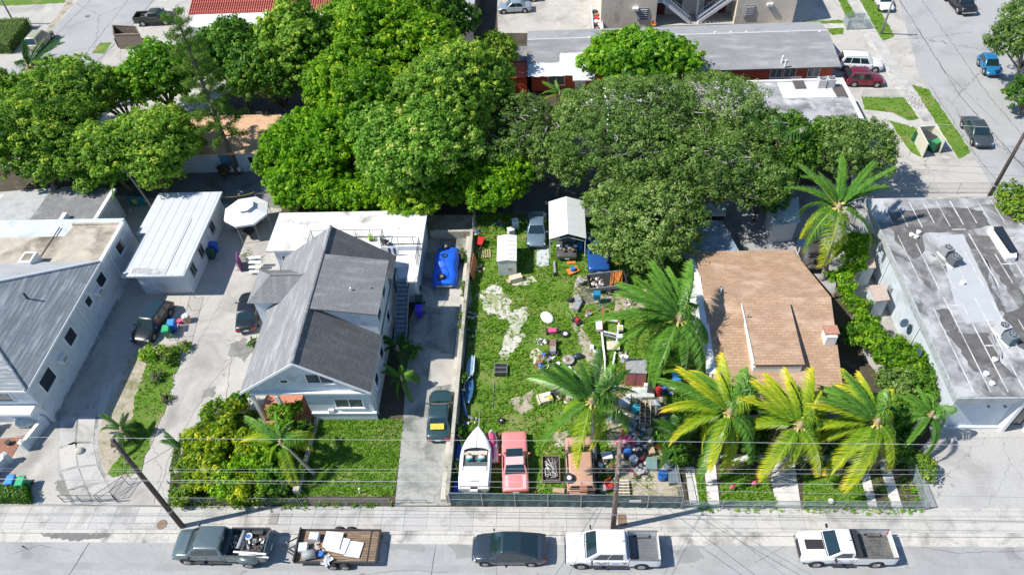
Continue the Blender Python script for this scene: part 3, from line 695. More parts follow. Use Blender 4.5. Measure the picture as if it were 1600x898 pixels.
# west wing with hip end
wz = 5.0; rz_ = 6.3
A = P(387, 472, wz); B_ = P(461, 474, wz); C_ = P(320+0, 430, wz)
wy0, wy1, wxl = 37.5, 41.1, -23.65; rxl = -21.9; ry = (wy0+wy1)/2
roof_plane('wing_roof', [(wxl, wy0, wz), (-20.95, wy0, wz), (-19.15, ry, rz_), (rxl, ry, rz_)], SH_D, GH, .12, off=O4)
roof_plane('wing_roof', [(-20.95, wy1, wz), (wxl, wy1, wz), (rxl, ry, rz_), (-19.15, ry, rz_)], SH_D, GH, .12, off=O4)
roof_plane('wing_roof', [(wxl, wy1, wz), (wxl, wy0, wz), (rxl, ry, rz_)], SH_W, GH, .12, off=O4)
MB().tube([(rxl-O4.x, ry-O4.y, rz_+.02), (-19.2-O4.x, ry-O4.y, rz_+.02)], .1, 6).build('ridge_cap', SH_W, GH)
walls(GH, -23.3, -20.9, wy0+.35, wy1-.3, 4.95, STUCCO, O4, name='wing_wall')

# ---- rear flat-roofed addition with roof terrace -------------------------------
O5 = Vector((-18, 47, 0))
AD = thing('addition', 'white flat roofed addition with a railed roof terrace behind the gabled house', 'outbuilding', O5)
walls(AD, -24.2, -11.4, 45.6, 50.1, 2.8, STUCCO, O5)
walls(AD, -13.0, -11.4, 41.9, 45.6, 2.8, STUCCO, O5, name='stair_side_wall')
walls(AD, -22.5, -13.0, 43.4, 45.6, 2.8, STUCCO, O5, name='infill_wall')
AR = mat('white_flat_roof', (.72, .715, .70), .85, var=.06, vs=1.2, stain=(.33, .31, .28), ss=.45, amount=.45)
slabz(AD, [(-24.8, 45.4), (-11.1, 45.4), (-11.1, 50.4), (-24.8, 50.4)], 3.0, .2, AR, O5)
slabz(AD, [(-16.5, 43.3), (-11.1, 43.3), (-11.1, 45.39), (-16.5, 45.39)], 2.9, .16, AR, O5, 'terrace')
slabz(AD, [(-12.0, 41.6), (-11.1, 41.6), (-11.1, 43.29), (-12.0, 43.29)], 2.88, .14, AR, O5, 'terrace')
mb = MB(); mb.bb((-14.6-O5.x, 45.28-O5.y, 2.9), (-11.15-O5.x, 45.38-O5.y, 3.35)); mb.build('parapet', STUCCO, AD)
def railing(parent, a, b, z, off, h=.95, m=BLACKM, n=None):
    a = Vector(a)-off.to_2d(); b = Vector(b)-off.to_2d(); L = (b-a).length; n = n or max(2, int(L/.16)); mb = MB()
    for zz in (z+h, z+.12): mb.tube([(a.x, a.y, zz), (b.x, b.y, zz)], .022, 4)
    for i in range(n+1):
        p = a.lerp(b, i/n); mb.tube([(p.x, p.y, z), (p.x, p.y, z+h)], .011 if i % 8 else .03, 4)
    return mb.build('railing', m, parent)
railing(AD, (-20.9, 46.9), (-14.6, 46.9), 3.0, O5); railing(AD, (-14.6, 46.9), (-14.6, 45.6), 3.0, O5)
railing(AD, (-14.5, 45.9), (-11.5, 45.9), 3.0, O5); railing(AD, (-20.9, 46.9), (-20.9, 45.6), 3.0, O5); railing(AD, (-11.3, 45.9), (-11.3, 43.4), 2.9, O5)
window(AD, (-23.2, 45.6, 1.7), .9, 1.0, 'y', -1, O5); door(AD, (-21.6, 45.6, 0), .9, 2.1, 'y', -1, O5)
# outside stair
SX0, SX1 = -12.75, -11.85
ST = thing('stairs', 'narrow blue-grey outside stair climbing beside the dormer to the roof terrace', 'stairs', ((SX0+SX1)/2, 39.5, 0))
so = Vector(((SX0+SX1)/2, 39.5, 0)); nst = 16; sy0, sy1 = 36.6, 42.0
STM = mat('blue_grey_paint', (.20, .27, .33), .7, var=.2, vs=4)
for i in range(nst):
    yy = sy0+(sy1-sy0)*i/nst; zz = 2.85*(i+1)/nst
    MB().bb((-.45, yy-so.y, zz-.05), (.45, yy-so.y+.36, zz)).build('tread', STM, ST)
MB().loft([[(-.45, sy0-so.y, -.0), (.45, sy0-so.y, 0), (.45, sy0-so.y+.02, .1), (-.45, sy0-so.y+.02, .1)], [(-.45, sy1-so.y+.3, 2.5), (.45, sy1-so.y+.3, 2.5), (.45, sy1-so.y+.3, 2.72), (-.45, sy1-so.y+.3, 2.72)]]).build('soffit', STM, ST)
for s in (-1, 1):
    MB().loft([[(s*.48-.03, sy0-so.y, -.0), (s*.48+.03, sy0-so.y, 0), (s*.48+.03, sy0-so.y, .25), (s*.48-.03, sy0-so.y, .25)], [(s*.48-.03, sy1-so.y+.3, 2.6), (s*.48+.03, sy1-so.y+.3, 2.6), (s*.48+.03, sy1-so.y+.3, 2.87), (s*.48-.03, sy1-so.y+.3, 2.87)]]).build('stringer', STM, ST)
    mb = MB(); mb.tube([(s*.5, sy0-so.y, .95), (s*.5, sy1-so.y+.2, 3.85)], .025, 5)
    for i in range(0, nst, 2): yy = sy0+(sy1-sy0)*i/nst-so.y+.1; zz = 2.85*(i+1)/nst; mb.tube([(s*.5, yy, zz), (s*.5, yy, zz+.9)], .015, 4)
    mb.build('handrail', BLACKM, ST)

# ---- brown shingle house -------------------------------------------------------
O6 = Vector((16, 36.5, 0))
BH = thing('house', 'single storey house with tan brown shingle roof, white chimney and raised roof panel', 'house', O6)
BSH = mat_shingle('tan_shingle', (.52, .35, .235), (.40, .26, .165), .24, .55, (.60, .44, .32), .55, .03, (.35, .7, 1))
walls(BH, 12.0, 20.6, 29.8, 43.8, 2.7, WHITEW, O6)
zr6 = 4.0
roof_plane('roof', [(11.45, 29.3, 2.75), (20.25, 29.3, 2.75), (21.3, 38.3, zr6), (11.75, 38.3, zr6)], BSH, BH, .12, off=O6)
roof_plane('roof', [(20.1, 44.6, 2.9), (12.1, 44.6, 2.9), (11.75, 38.31, zr6), (21.3, 38.31, zr6)], BSH, BH, .12, off=O6)
mb = MB(); pp = [(11.6, 29.5, 0), (11.6, 43.9, 0), (11.6, 43.9, 2.8), (11.6, 38.3, 3.85), (11.6, 29.5, 2.6)]
mb.add([Vector(p)-O6 for p in pp]+[Vector(p)-O6+Vector((.35, 0, 0)) for p in pp], [(0, 1, 2, 3, 4)[::-1], (5, 6, 7, 8, 9)]+[(i, (i+1) % 5, (i+1) % 5+5, i+5) for i in range(5)]); mb.build('gable_wall', WHITEW, BH)
mb = MB(); vs = [(11.2, 36.0, 3.55), (11.65, 36.0, 3.55), (11.9, 41.0, 3.42), (11.45, 41.0, 3.42)]
mb.slab([Vector(p)-O6+Vector((0, 0, .25)) for p in vs], .1); mb.build('fascia', WTRIM, BH)
mb = MB(); vs = [(11.1, 31.8, 3.15), (11.75, 31.8, 3.15), (11.75, 35.9, 3.8), (11.1, 35.9, 3.8)]
mb.slab([Vector(p)-O6+Vector((0, 0, .05)) for p in vs], .1); mb.build('fascia', WTRIM, BH)
MB().bb((20.6-O6.x, 34-O6.y, 0), (20.66-O6.x, 37.6-O6.y, 2.6)).build('side_panel', WTRIM, BH)
rp = lambda x, y: 2.75+(y-29.3)*(zr6-2.75)/9.0
q = [(14.25, 31.9), (17.8, 31.9), (18.0, 37.6), (14.35, 37.6)]
roof_plane('raised_roof', [(x, y, rp(x, y)+.95-.11*(y-31.9)) for x, y in q], BSH, BH, .1, off=O6)
mb = MB(); mb.prism([(x-O6.x+(.08 if x < 16 else -.08), y-O6.y+(.08 if y < 33 else -.08)) for x, y in q], 2.9, 3.7); mb.build('curb', WTRIM, BH)
MB().tube([Vector((14.28, 31.95, rp(0, 31.9)+1.0))-O6, Vector((14.38, 37.5, rp(0, 37.6)+.38))-O6], .05, 5).build('edge_flashing', WTRIM, BH)
MB().tube([Vector((14.6, 36.2, 3.7))-O6, Vector((14.6, 36.2, 4.6))-O6], .05, 6).build('vent_pipe', GREYM, BH)
MB().tube([Vector((13.1, 38.9, 3.9))-O6, Vector((13.1, 38.9, 4.5))-O6], .05, 6).build('vent_pipe', WTRIM, BH)
mb = MB(); mb.bb((19.85-O6.x, 34.1-O6.y, 2.9), (20.6-O6.x, 35.0-O6.y, 4.35)); ch = mb.build('chimney', WTRIM, BH)
mb = MB(); mb.bb((19.75-O6.x, 34.3-O6.y, 4.35), (20.75-O6.x, 35.1-O6.y, 4.52)); mb.build('chimney_cap', mat('chimney_tile', (.45, .22, .15), .8, var=.2, vs=6), ch)
mb = MB(); mb.bb((19.85-O6.x, 35.3-O6.y, 4.96), (20.65-O6.x, 35.24-O6.y, 5.0)); 
window(BH, (14.0, 29.8, 1.5), 1.5, 1.1, 'y', -1, O6, 2); window(BH, (18.6, 29.8, 1.5), 1.5, 1.1, 'y', -1, O6, 2); door(BH, (16.3, 29.8, 0), .95, 2.1, 'y', -1, O6)
window(BH, (20.6, 32.3, 1.6), 1.1, 1.0, 'x', 1, O6)

# ---- commercial building at the right --------------------------------------------
O7 = Vector((40, 39, 0))
CB = thing('shop_building', 'flat roofed pale blue commercial building with striped white seams on its roof', 'commercial building', O7)
walls(CB, 27.5, 60, 29.35, 49.0, 4.0, STUCCO, O7)
CR = mat_concrete('coated_roof', (.45, .455, .46), (.125, .12, .118), (.54, .54, .53), 0, .26, .86, .12)
mb = MB(); mb.bb((27.1-O7.x, 28.95-O7.y, 4.0), (60-O7.x, 49.3-O7.y, 4.3)); mb.build('roof', CR, CB)
FAS = mat('stained_fascia', (.40, .43, .43), .9, var=.2, vs=6, stain=(.25, .28, .27), ss=1.2, amount=.5)
mb = MB(); mb.bb((26.98-O7.x, 28.9-O7.y, 3.72), (27.1-O7.x, 49.3-O7.y, 4.33)); mb.build('fascia', FAS, CB)
mb = MB(); mb.bb((26.98-O7.x, 28.78-O7.y, 3.72), (60-O7.x, 28.9-O7.y, 4.33)); mb.build('fascia', FAS, CB)
SEAM = mat('white_seam_coating', (.66, .66, .65), .7, var=.1, stain=(.38, .38, .38), ss=1.1, amount=.75)
rr = random.Random(5)
for k in range(12):
    x = 28.2+k*1.12
    for (a, b) in ((29.3, 29.3+rr.uniform(5, 9)), (29.3+rr.uniform(9.3, 10), 29.3+rr.uniform(13, 16)), (29.3+rr.uniform(16.2, 16.8), 48.8)):
        mb = MB(); mb.prism([(x-O7.x, a-O7.y), (x+.075-O7.x, a-O7.y), (x+.075+rr.uniform(-.03, .03)-O7.x, b-O7.y), (x+rr.uniform(-.03, .03)-O7.x, b-O7.y)], 4.3, 4.306); mb.build('roof_seam', SEAM, CB)
for (x, y) in ((31.6, 35.5), (34.9, 41.2), (29.4, 37), (33.8, 34.4), (36, 44.1), (32.7, 45.2), (30.5, 33.2)):
    mb = MB(); mb.bb((x-O7.x, y-O7.y, 4.306), (x+1.1-O7.x, y+.1-O7.y, 4.311)); mb.build('roof_seam', SEAM, CB)
def roofpatch(q, m, z=4.303, amp=.25):
    w = ragged(PL(q, 4.3), amp*.5 if amp > .1 else amp, .4, int(q[0][0])); o = MB().poly([(p[0]-O7.x, p[1]-O7.y, z) for p in w])
    p = o.build('roof_patch', m, CB)
    if p.data.polygons[0].normal.z < 0: p.data.flip_normals()
DPA = mat('exposed_dark_membrane', (.12, .115, .112), .9, var=.3, vs=1.5, stain=(.24, .235, .23), ss=.8, amount=.4)
CPA = mat('clean_white_coating', (.44, .46, .475), .7, var=.05, vs=1)
roofpatch([(1385, 335), (1400, 320), (1475, 322), (1535, 330), (1548, 352), (1500, 362), (1440, 365), (1445, 395), (1425, 405), (1400, 375)], DPA)
roofpatch([(1505, 370), (1550, 366), (1580, 420), (1620, 500), (1620, 560), (1590, 540), (1560, 475)], DPA)
roofpatch([(1460, 485), (1485, 482), (1500, 520), (1545, 520), (1560, 560), (1590, 590), (1545, 588), (1520, 580), (1500, 545), (1485, 530)], DPA)
GPA = mat('grey_worn_membrane', (.27, .27, .275), .9, var=.3, vs=1.2, stain=(.42, .42, .42), ss=.9, amount=.5)
roofpatch([(1400, 400), (1425, 412), (1450, 450), (1470, 500), (1455, 505), (1430, 455)], GPA, 4.3045)
roofpatch([(1540, 400), (1560, 430), (1590, 480), (1575, 490), (1550, 450)], GPA, 4.3045)
roofpatch([(1465, 540), (1490, 560), (1500, 590), (1480, 590)], GPA, 4.3045)
roofpatch([(1380, 318), (1500, 308), (1530, 312), (1535, 322), (1450, 326), (1392, 332)], GPA, 4.3047)
roofpatch([(1468, 368), (1505, 366), (1568, 500), (1510, 505), (1490, 470)], CPA, 4.305, .03)
# south front: fin, door glazing
mb = MB(); mb.bb((31.55-O7.x, 28.85-O7.y, .05), (31.8-O7.x, 29.34-O7.y, 3.72)); mb.build('fin_wall', WTRIM, CB)
mb = MB(); mb.bb((33.2-O7.x, 28.85-O7.y, .05), (33.42-O7.x, 29.34-O7.y, 3.72)); mb.build('fin_wall', WTRIM, CB)
window(CB, (32.5, 29.35, 1.4), 1.2, 2.4, 'y', -1, O7, 2, GREYM); window(CB, (35, 29.35, 1.6), 2.2, 2, 'y', -1, O7, 2, GREYM)
mb = MB(); mb.bb((27.3-O7.x, 29.1-O7.y, 0), (31.5-O7.x, 29.34-O7.y, .22)); mb.build('plinth', STUCCO, CB)
for x, y, s in ((29.9, 29.34, .12), (31.0, 29.34, .16)): MB().box((x-O7.x, y-O7.y-.08, 2.6), (s, .16, .1)).build('wall_light', GREYM, CB)
# lower wing upper right: raised skylight box and parapet corner
mb = MB(); a = P(1548, 357, 4.6); b = P(1590, 388, 4.6)
for (q, h) in (([(1548, 356), (1553, 356), (1581, 396), (1574, 397)], .45), ([(1575, 394), (1590, 393), (1590, 400), (1575, 401)], .46), ([(1547, 352), (1564, 352), (1564, 356), (1547, 356)], .44)):
    w = PL(q, 4.9); MB().prism([(p.x-O7.x, p.y-O7.y) for p in w], 4.3, 4.3+h).build('parapet', WTRIM, CB)
w = PL([(1552, 355), (1566, 354), (1590, 393), (1582, 396)], 4.8); MB().prism([(p.x-O7.x, p.y-O7.y) for p in w], 4.3, 4.85).build('skylight', GLASS, CB)
for i, (cx, cy, lab) in enumerate(((1478, 394, 'pair'), (1490, 408, ''), (1565, 515, ''), (1577, 530, ''))):
    c = P(cx, cy, 4.6); 
    t = thing('rooftop_condenser', ['grey condenser unit with top fan, farther one of the pair near the roof middle', 'darker condenser unit nearest the clean coating, front of the middle pair', 'pale condenser unit with dark fan opening near the front of the striped roof', 'condenser unit with yellowish fan casing, in front of the pale roof unit'][i], 'condenser', (c.x, c.y, 4.305), rad(20))
    acunit(t, (0, 0, 0.12), .72, .7, 0, [GREYM, mat('dark_grey_metal', (.12, .14, .15), .5), mat('pale_metal', (.5, .5, .5), .5), mat('blue_grey_metal', (.16, .2, .22), .5)][i])
    for sx in (-1, 1): MB().bb((sx*.35-.06, -.45, 0), (sx*.35+.06, .45, .12)).build('skid', WTRIM, t)
for (q, lab) in (([(1455, 395), (1462, 400), (1470, 408), (1478, 415)], 'looping refrigerant pipes beside the middle condenser pair on the striped roof'), ([(1545, 525), (1552, 540), (1562, 552), (1560, 562)], 'looping pipes beside the front condenser pair on the striped roof')):
    w = PL(q, 4.45); t = MB().tube([(p.x, p.y, 4.42+.12*math.sin(i*2)) for i, p in enumerate(w)], .06, 6).tube([(p.x+.25, p.y+.2, 4.42+.12*math.cos(i*2)) for i, p in enumerate(w)], .05, 6).build('roof_pipe', GREYM); tag(t, lab, 'pipe')
for cx, cy in ((1425, 365), (1432, 368), (1436, 361), (1542, 582), (1551, 597), (1555, 560), (1505, 440)):
    c = P(cx, cy, 4.5)-O7; mb = MB(); mb.cyl((c.x, c.y, 4.3), .16, .18, 10, .1); mb.cyl((c.x, c.y, 4.48), .2, .08, 10, .04); mb.build('roof_vent', WTRIM, CB)
# two small shed roofs on its west flank
def shed(lab, q, z, m, wallm=STUCCO):
    w = PL(q, z); c = sum(w, Vector())/4; t = thing('shed', lab, 'shed', (c.x, c.y, 0))
    MB().prism([(p.x-c.x, p.y-c.y) for p in [c+(p-c)*.88 for p in w]], 0, z-.12).build('wall', wallm, t)
    MB().prism([(p.x-c.x, p.y-c.y) for p in w], z-.12, z).build('roof', m, t); return t
TANR = mat('tan_gravel_roof', (.47, .38, .32), .9, var=.25, vs=9)
shed('small lean-to with tan gravel roof against the commercial wall', [(1358, 446), (1382, 444), (1391, 468), (1368, 471)], 2.2, TANR)
shed('shaded tan roofed lean-to higher up the commercial wall', [(1345, 404), (1366, 402), (1369, 418), (1348, 420)], 2.2, TANR)
for cx, cy, lab in ((1407, 512, 'oval dark dish on the pale blue commercial wall above the bushes'), (1449, 558, 'oval dark dish on the commercial wall nearest the street')):
    c = P(cx, cy, 2.0); t = thing('satellite_dish', lab, 'satellite dish', (27.2, c.y, 0))
    mb = MB(); mb.tube([(.3, 0, 2.3), (-.3, 0, 2.4)], .03, 5); mb.build('arm', GREYM, t)
    mb = MB(); R_ = Matrix.Translation((-.35, 0, 2.5)) @ Matrix.Rotation(rad(-55), 4, 'Y')
    mb.T = R_; mb.tube([(0, 0, 0), (0, 0, .06), (0, 0, .12)], [.12, .32, .36], 16); mb.build('dish', mat('navy_metal', (.04, .07, .11), .5), t)

# ---- far row ---------------------------------------------------------------------
O8 = Vector((15, 78, 0))
LB = thing('apartment_row', 'long low building with weathered grey roof and red walls behind the sea grape', 'apartment row', O8)
RED = mat('red_paint', (.50, .085, .04), .7, var=.12, vs=1.5)
walls(LB, -1.9, 31.6, 74.2, 82.2, 2.6, RED, O8)
GR = mat_concrete('weathered_roof', (.33, .33, .335), (.24, .24, .245), (.40, .40, .405), 0, .3, .5, .08)
roof_plane('roof', [(-2.4, 73.3, 2.6), (32.0, 73.3, 2.6), (32.0, 79.6, 3.5), (-2.4, 79.6, 3.5)], mat_shingle('grey_roll_roof', (.30, .30, .305), (.26, .26, .265), 1.0, 6, (.40, .40, .40), .75, .01, (.2, .7, 1)), LB, off=O8)
roof_plane('roof', [(32.0, 82.8, 2.9), (-2.4, 82.8, 2.9), (-2.4, 79.61, 3.5), (32.0, 79.61, 3.5)], GR, LB, off=O8)
MB().bb((-2.3-O8.x, 79.5-O8.y, 3.49), (32-O8.x, 79.75-O8.y, 3.53)).build('ridge_cap', mat('pale_ridge', (.5, .5, .5)), LB)
q = [(-2.2, 73.02), (6.6, 73.02), (6.2, 75.3), (5.2, 75.4), (5.1, 77.0), (1.4, 77.0), (1.3, 75.4), (-2.2, 75.3)]
mb = MB(); zf = lambda y: 2.6+(y-73)*.9/6.6
w = ragged([(a, b) for a, b in q], .08, .5, 3); mb.poly([(a-O8.x, b-O8.y, zf(b)+.01) for a, b in w]); o = mb.build('white_patch', mat('white_roof_coating', (.60, .61, .62), .8), LB)
if o.data.polygons[0].normal.z < 0: o.data.flip_normals()
MB().bb((2.7-O8.x, 72.0-O8.y, 2.5), (5.1-O8.x, 73.2-O8.y, 2.63)).build('porch_roof', _mats['white_roof_coating'], LB)
door(LB, (3.6, 74.2, 0), 1.2, 2.1, 'y', -1, O8); window(LB, (.9, 74.2, 1.5), 1.8, 1.3, 'y', -1, O8, 2, WTRIM, GLASS2)
for x in (25.4, 26.9, 10, 14, 29.5): window(LB, (x, 74.2, 1.5), 1.2, 1.0, 'y', -1, O8, 2, WTRIM, GLASS2)
for (cx, cy) in ((1117, 53), (1141, 53), (1165, 53), (920, 61), (1280, 52), (1223, 91), (1228, 97)):
    c = P(cx, cy, 3.3)-O8; mb = MB(); mb.cyl((c.x, c.y, 2.7), .12, .85, 8); mb.build('roof_vent', WTRIM, LB)
O9 = Vector((-3.6, 76, 0))
t = thing('red_annex', 'narrow red side annex with grey gravel roof at the end of the long grey building', 'outbuilding', O9)
walls(t, -4.9, -2.45, 73.3, 79.5, 2.3, mat('bright_red_paint', (.66, .09, .03), .7, var=.1), O9)
slabz(t, [(-5.1, 76.6), (-2.45, 76.6), (-2.45, 79.9), (-5.1, 79.9)], 2.55, .15, GROLL, O9)
slabz(t, [(-4.95, 73.2), (-2.45, 73.2), (-2.45, 76.59), (-4.95, 76.59)], 2.42, .1, _mats['bright_red_paint'], O9, 'red_roof')
# two-storey beige block
O10 = Vector((18, 92, 0))
AB = thing('apartment_block', 'beige two storey apartment block with two white outside stairs and louvred windows', 'apartment building', O10)
BEI = mat('beige_stucco', (.74, .66, .53), .85, var=.06, vs=1.5, stain=(.45, .39, .3), ss=.5, amount=.35)
walls(AB, 6.7, 13.6, 88.2, 97, 6.2, BEI, O10); walls(AB, 23.4, 30.6, 88.0, 97, 6.2, BEI, O10)
walls(AB, 13.6, 23.4, 91.3, 97, 6.2, BEI, O10, name='recessed_wall')
slabz(AB, [(6.6, 88.12), (30.7, 88.12), (31, 97.4), (6.3, 97.4)], 6.4, .2, GR, O10)
slabz(AB, [(13.6, 89.9), (23.4, 89.9), (23.4, 91.3), (13.6, 91.3)], 3.2, .18, WTRIM, O10, 'balcony')
MB().bb((13.6-O10.x, 88.3-O10.y, 0), (23.4-O10.x, 91.3-O10.y, .1)).build('terrace', CONC, AB)
for s, xa, xb in ((1, 14.3, 18.0), (-1, 22.8, 19.0)):
    nst = 12
    for i in range(nst):
        f = i/nst; x = xb+(xa-xb)*f; MB().bb((min(x, x+(xa-xb)/nst)-O10.x-.03, 88.6-O10.y, 3.1*(i+1)/nst-.1), (max(x, x+(xa-xb)/nst)-O10.x, 89.7-O10.y, 3.1*(i+1)/nst)).build('tread', WTRIM, AB)
    for yy in (88.55, 89.75):
        MB().loft([[(xb-O10.x, yy-.05-O10.y, .0), (xb-O10.x, yy+.05-O10.y, 0), (xb-O10.x, yy+.05-O10.y, .5), (xb-O10.x, yy-.05-O10.y, .5)], [(xa-O10.x, yy-.05-O10.y, 3.0), (xa-O10.x, yy+.05-O10.y, 3.0), (xa-O10.x, yy+.05-O10.y, 3.5), (xa-O10.x, yy-.05-O10.y, 3.5)]]).build('stringer', WTRIM, AB)
        mb = MB(); mb.tube([(xb-O10.x, yy-O10.y, 1.0), (xa-O10.x, yy-O10.y, 4.1)], .03, 5)
        for i in range(nst): f = i/(nst-1); x = xb+(xa-xb)*f; mb.tube([(x-O10.x, yy-O10.y, .3+3*f), (x-O10.x, yy-O10.y, 1.0+3.1*f)], .015, 4)
        mb.build('handrail', WTRIM, AB)
    MB().bb((min(xa, xa-s*1.3)-O10.x, 88.5-O10.y, 3.05), (max(xa, xa-s*1.3)-O10.x, 89.88-O10.y, 3.2)).build('landing', WTRIM, AB)
    MB().bb((xa-s*1.2-O10.x-.07, 88.5-O10.y, 0), (xa-s*1.2-O10.x+.07, 88.64-O10.y, 3.05)).build('post', WTRIM, AB)
window(AB, (11.9, 88.2, 1.9), 1.2, 1.3, 'y', -1, O10, 1, GREYM, GLASS2); window(AB, (25.0, 88.0, 1.9), 1.1, 1.3, 'y', -1, O10, 1, GREYM, GLASS2)
for k in range(5):
    for x, y in ((11.9, 88.2), (25.0, 88.0)): MB().box((x-O10.x, y-O10.y-.09, 1.4+k*.25), (1.1, .09, .04)).build('louvre', WTRIM, AB)
for x in (10.6, 27.0): MB().bb((x-O10.x, 87.7-O10.y, 2.5), (x+.7-O10.x, 88.19-O10.y, 2.8)).build('air_conditioner', WTRIM, AB)
for x in (16.6, 20.7): window(AB, (x, 91.3, 1.6), 1.1, 1.6, 'y', -1, O10, 1, BLACKM, GLASS2)
door(AB, (22.4, 91.3, .1), 1.0, 2.1, 'y', -1, O10, mat('maroon_door', (.15, .04, .035), .6)); door(AB, (14.6, 91.3, .1), 1.0, 2.1, 'y', -1, O10, _mats['maroon_door'])
MB().bb((18.9-O10.x, 90.0-O10.y, 0), (19.1-O10.x, 90.2-O10.y, 3.0)).build('post', WTRIM, AB)
# white/grey flat roof behind the oaks
O11 = Vector((18, 65, 0))
WH = thing('flat_roof_building', 'grey and white patched flat roof building half hidden behind the oak crowns', 'building', O11)
walls(WH, 6.2, 30.6, 60.8, 69.6, 2.95, WHITEW, O11)
DPR = mat_concrete('dirty_roof', (.40, .40, .41), (.17, .17, .17), (.62, .62, .63), 0, .3, .6, .1)
slabz(WH, [(6, 60.6), (30.9, 60.6), (30.9, 69.8), (6, 69.8)], 3.1, .2, DPR, O11)
parapet(WH, [(6, 60.6), (30.9, 60.6), (30.9, 69.8), (6, 69.8)], 3.1, .22, .25, WTRIM, O11)
for q in ([(24.2, 66.7), (30.6, 66.7), (30.6, 69.6), (24.2, 69.6)], [(7, 67.6), (14, 67.6), (14, 69.6), (7, 69.6)]):
    MB().prism([(a-O11.x, b-O11.y) for a, b in q], 3.1, 3.13).build('white_patch', WTRIM, WH)
for (cx, cy) in ((1248, 127), (1312, 140)):
    c = P(cx, cy, 3.4)-O11; MB().box((c.x, c.y, 3.22), (1.1, 2.2, .18)).build('skylight', mat('brown_skylight', (.12, .1, .09), .4), WH)
c = P(1310, 150, 3.1)-O11; MB().box((c.x, c.y, 3.18), (1.3, .8, .1)).build('roof_pad', WTRIM, WH)
for i, (cx, cy) in enumerate(((1283, 132), (1297, 131))):
    c = P(cx, cy, 3.5); t = thing('rooftop_condenser', ['left pale condenser unit of the pair on the white flat roof', 'right pale condenser unit of the pair on the white flat roof'][i], 'condenser', (c.x, c.y, 3.13))
    acunit(t, (0, 0, .1), .8, .95, 0, mat('pale_metal', (.5, .5, .5), .5)); MB().box((0, 0, .05), (1, 1, .1)).build('base', WTRIM, t)
# orange roofed house behind the pine
O12 = Vector((-36, 63, 0))
OH = thing('house', 'small house with sandy orange roof and blue-white wall behind the tall pine', 'house', O12)
walls(OH, -46, -29.1, 60.5, 66.0, 2.7, STUCCO, O12)
SAN = mat('sandy_orange_roof', (.62, .40, .25), .9, var=.12, vs=1.2, stain=(.45, .29, .19), ss=.5, amount=.4)
roof_plane('roof', [(-46.4, 59.9, 2.75), (-28.5, 59.9, 2.75), (-28.5, 63.4, 3.2), (-46.4, 63.4, 3.2)], SAN, OH, off=O12)
roof_plane('roof', [(-28.5, 66.8, 2.75), (-46.4, 66.8, 2.75), (-46.4, 63.41, 3.2), (-28.5, 63.41, 3.2)], SAN, OH, off=O12)
MB().bb((-28.52-O12.x, 59.9-O12.y, 2.6), (-28.38-O12.x, 66.8-O12.y, 2.72)).build('gutter', WTRIM, OH)
MB().bb((-33.9-O12.x, 60.42-O12.y, .3), (-32.2-O12.x, 60.49-O12.y, 2.65)).build('shutter', mat('blue_shutter', (.10, .22, .34), .6), OH)
MB().bb((-33.2-O12.x, 60.0-O12.y, .4), (-32.0-O12.x, 60.42-O12.y, .85)).build('air_conditioner', WTRIM, OH)
window(OH, (-30.5, 60.5, 1.5), .9, .8, 'y', -1, O12)
# red tile roof building
O13 = Vector((-34, 87, 0))
RT = thing('tile_roof_building', 'building with salmon red barrel tile roof along the top edge of the photo', 'building', O13)
walls(RT, -45, -24, 85.0, 93, 3.6, WHITEW, O13)
TILE = mat('salmon_barrel_tile', (.58, .16, .12), .75, var=.2, vs=4, stain=(.42, .12, .09), ss=1.2, amount=.4)
roof_plane('roof_deck', [(-45.8, 88.4, 3.7), (-23.6, 88.4, 3.7), (-23.6, 93, 5.2), (-45.8, 93, 5.2)], TILE, RT, off=O13)
mb = MB(); 
slope = 1.5/4.6
me_row = None
for k in range(74):
    x = -45.7+k*.3
    if me_row is None:
        b = MB()
        for j in range(9):
            y0_, y1_ = j*.5, j*.5+.54; 
            b.tube([(0, y0_, .06+y0_*slope), (0, y1_, .035+y1_*slope)], [.1, .085], 7)
        me_row = b.mesh('tile_course', TILE, True)
    inst('tile_course', me_row, RT, (x-O13.x, 88.4-O13.y, 3.7))
slabz(RT, [(-42.8, 83.6), (-24.0, 83.6), (-24.0, 88.3), (-45.2, 88.3)], 3.3, .25, mat_concrete('white_grey_roof', (.52, .53, .53), (.33, .33, .33), (.62, .62, .62), 0, .35, .55, .06), O13, 'flat_roof')
# low flat carport and wall
shed('low white flat roofed carport between the wooden bin enclosure and the trees', [(228, 66), (268, 64), (275, 82), (222, 84)], 2.6, GROLL2, WHITEW)
O14 = P(736, 36)
t = thing('boundary_wall', 'tall grey block wall end standing beside the shaded parking bay', 'wall', (P(738, 34).x, 90, 0))
MB().bb((-.6, -4.5, 0), (.6, 8, 3)).build('wall', mat_concrete('grey_block', (.42, .42, .41), (.3, .3, .3), None, 0, .5, .5), t)
MB().bb((.62, -4, 0), (.8, 8, 2.9)).build('dark_panel', DARKM, t)

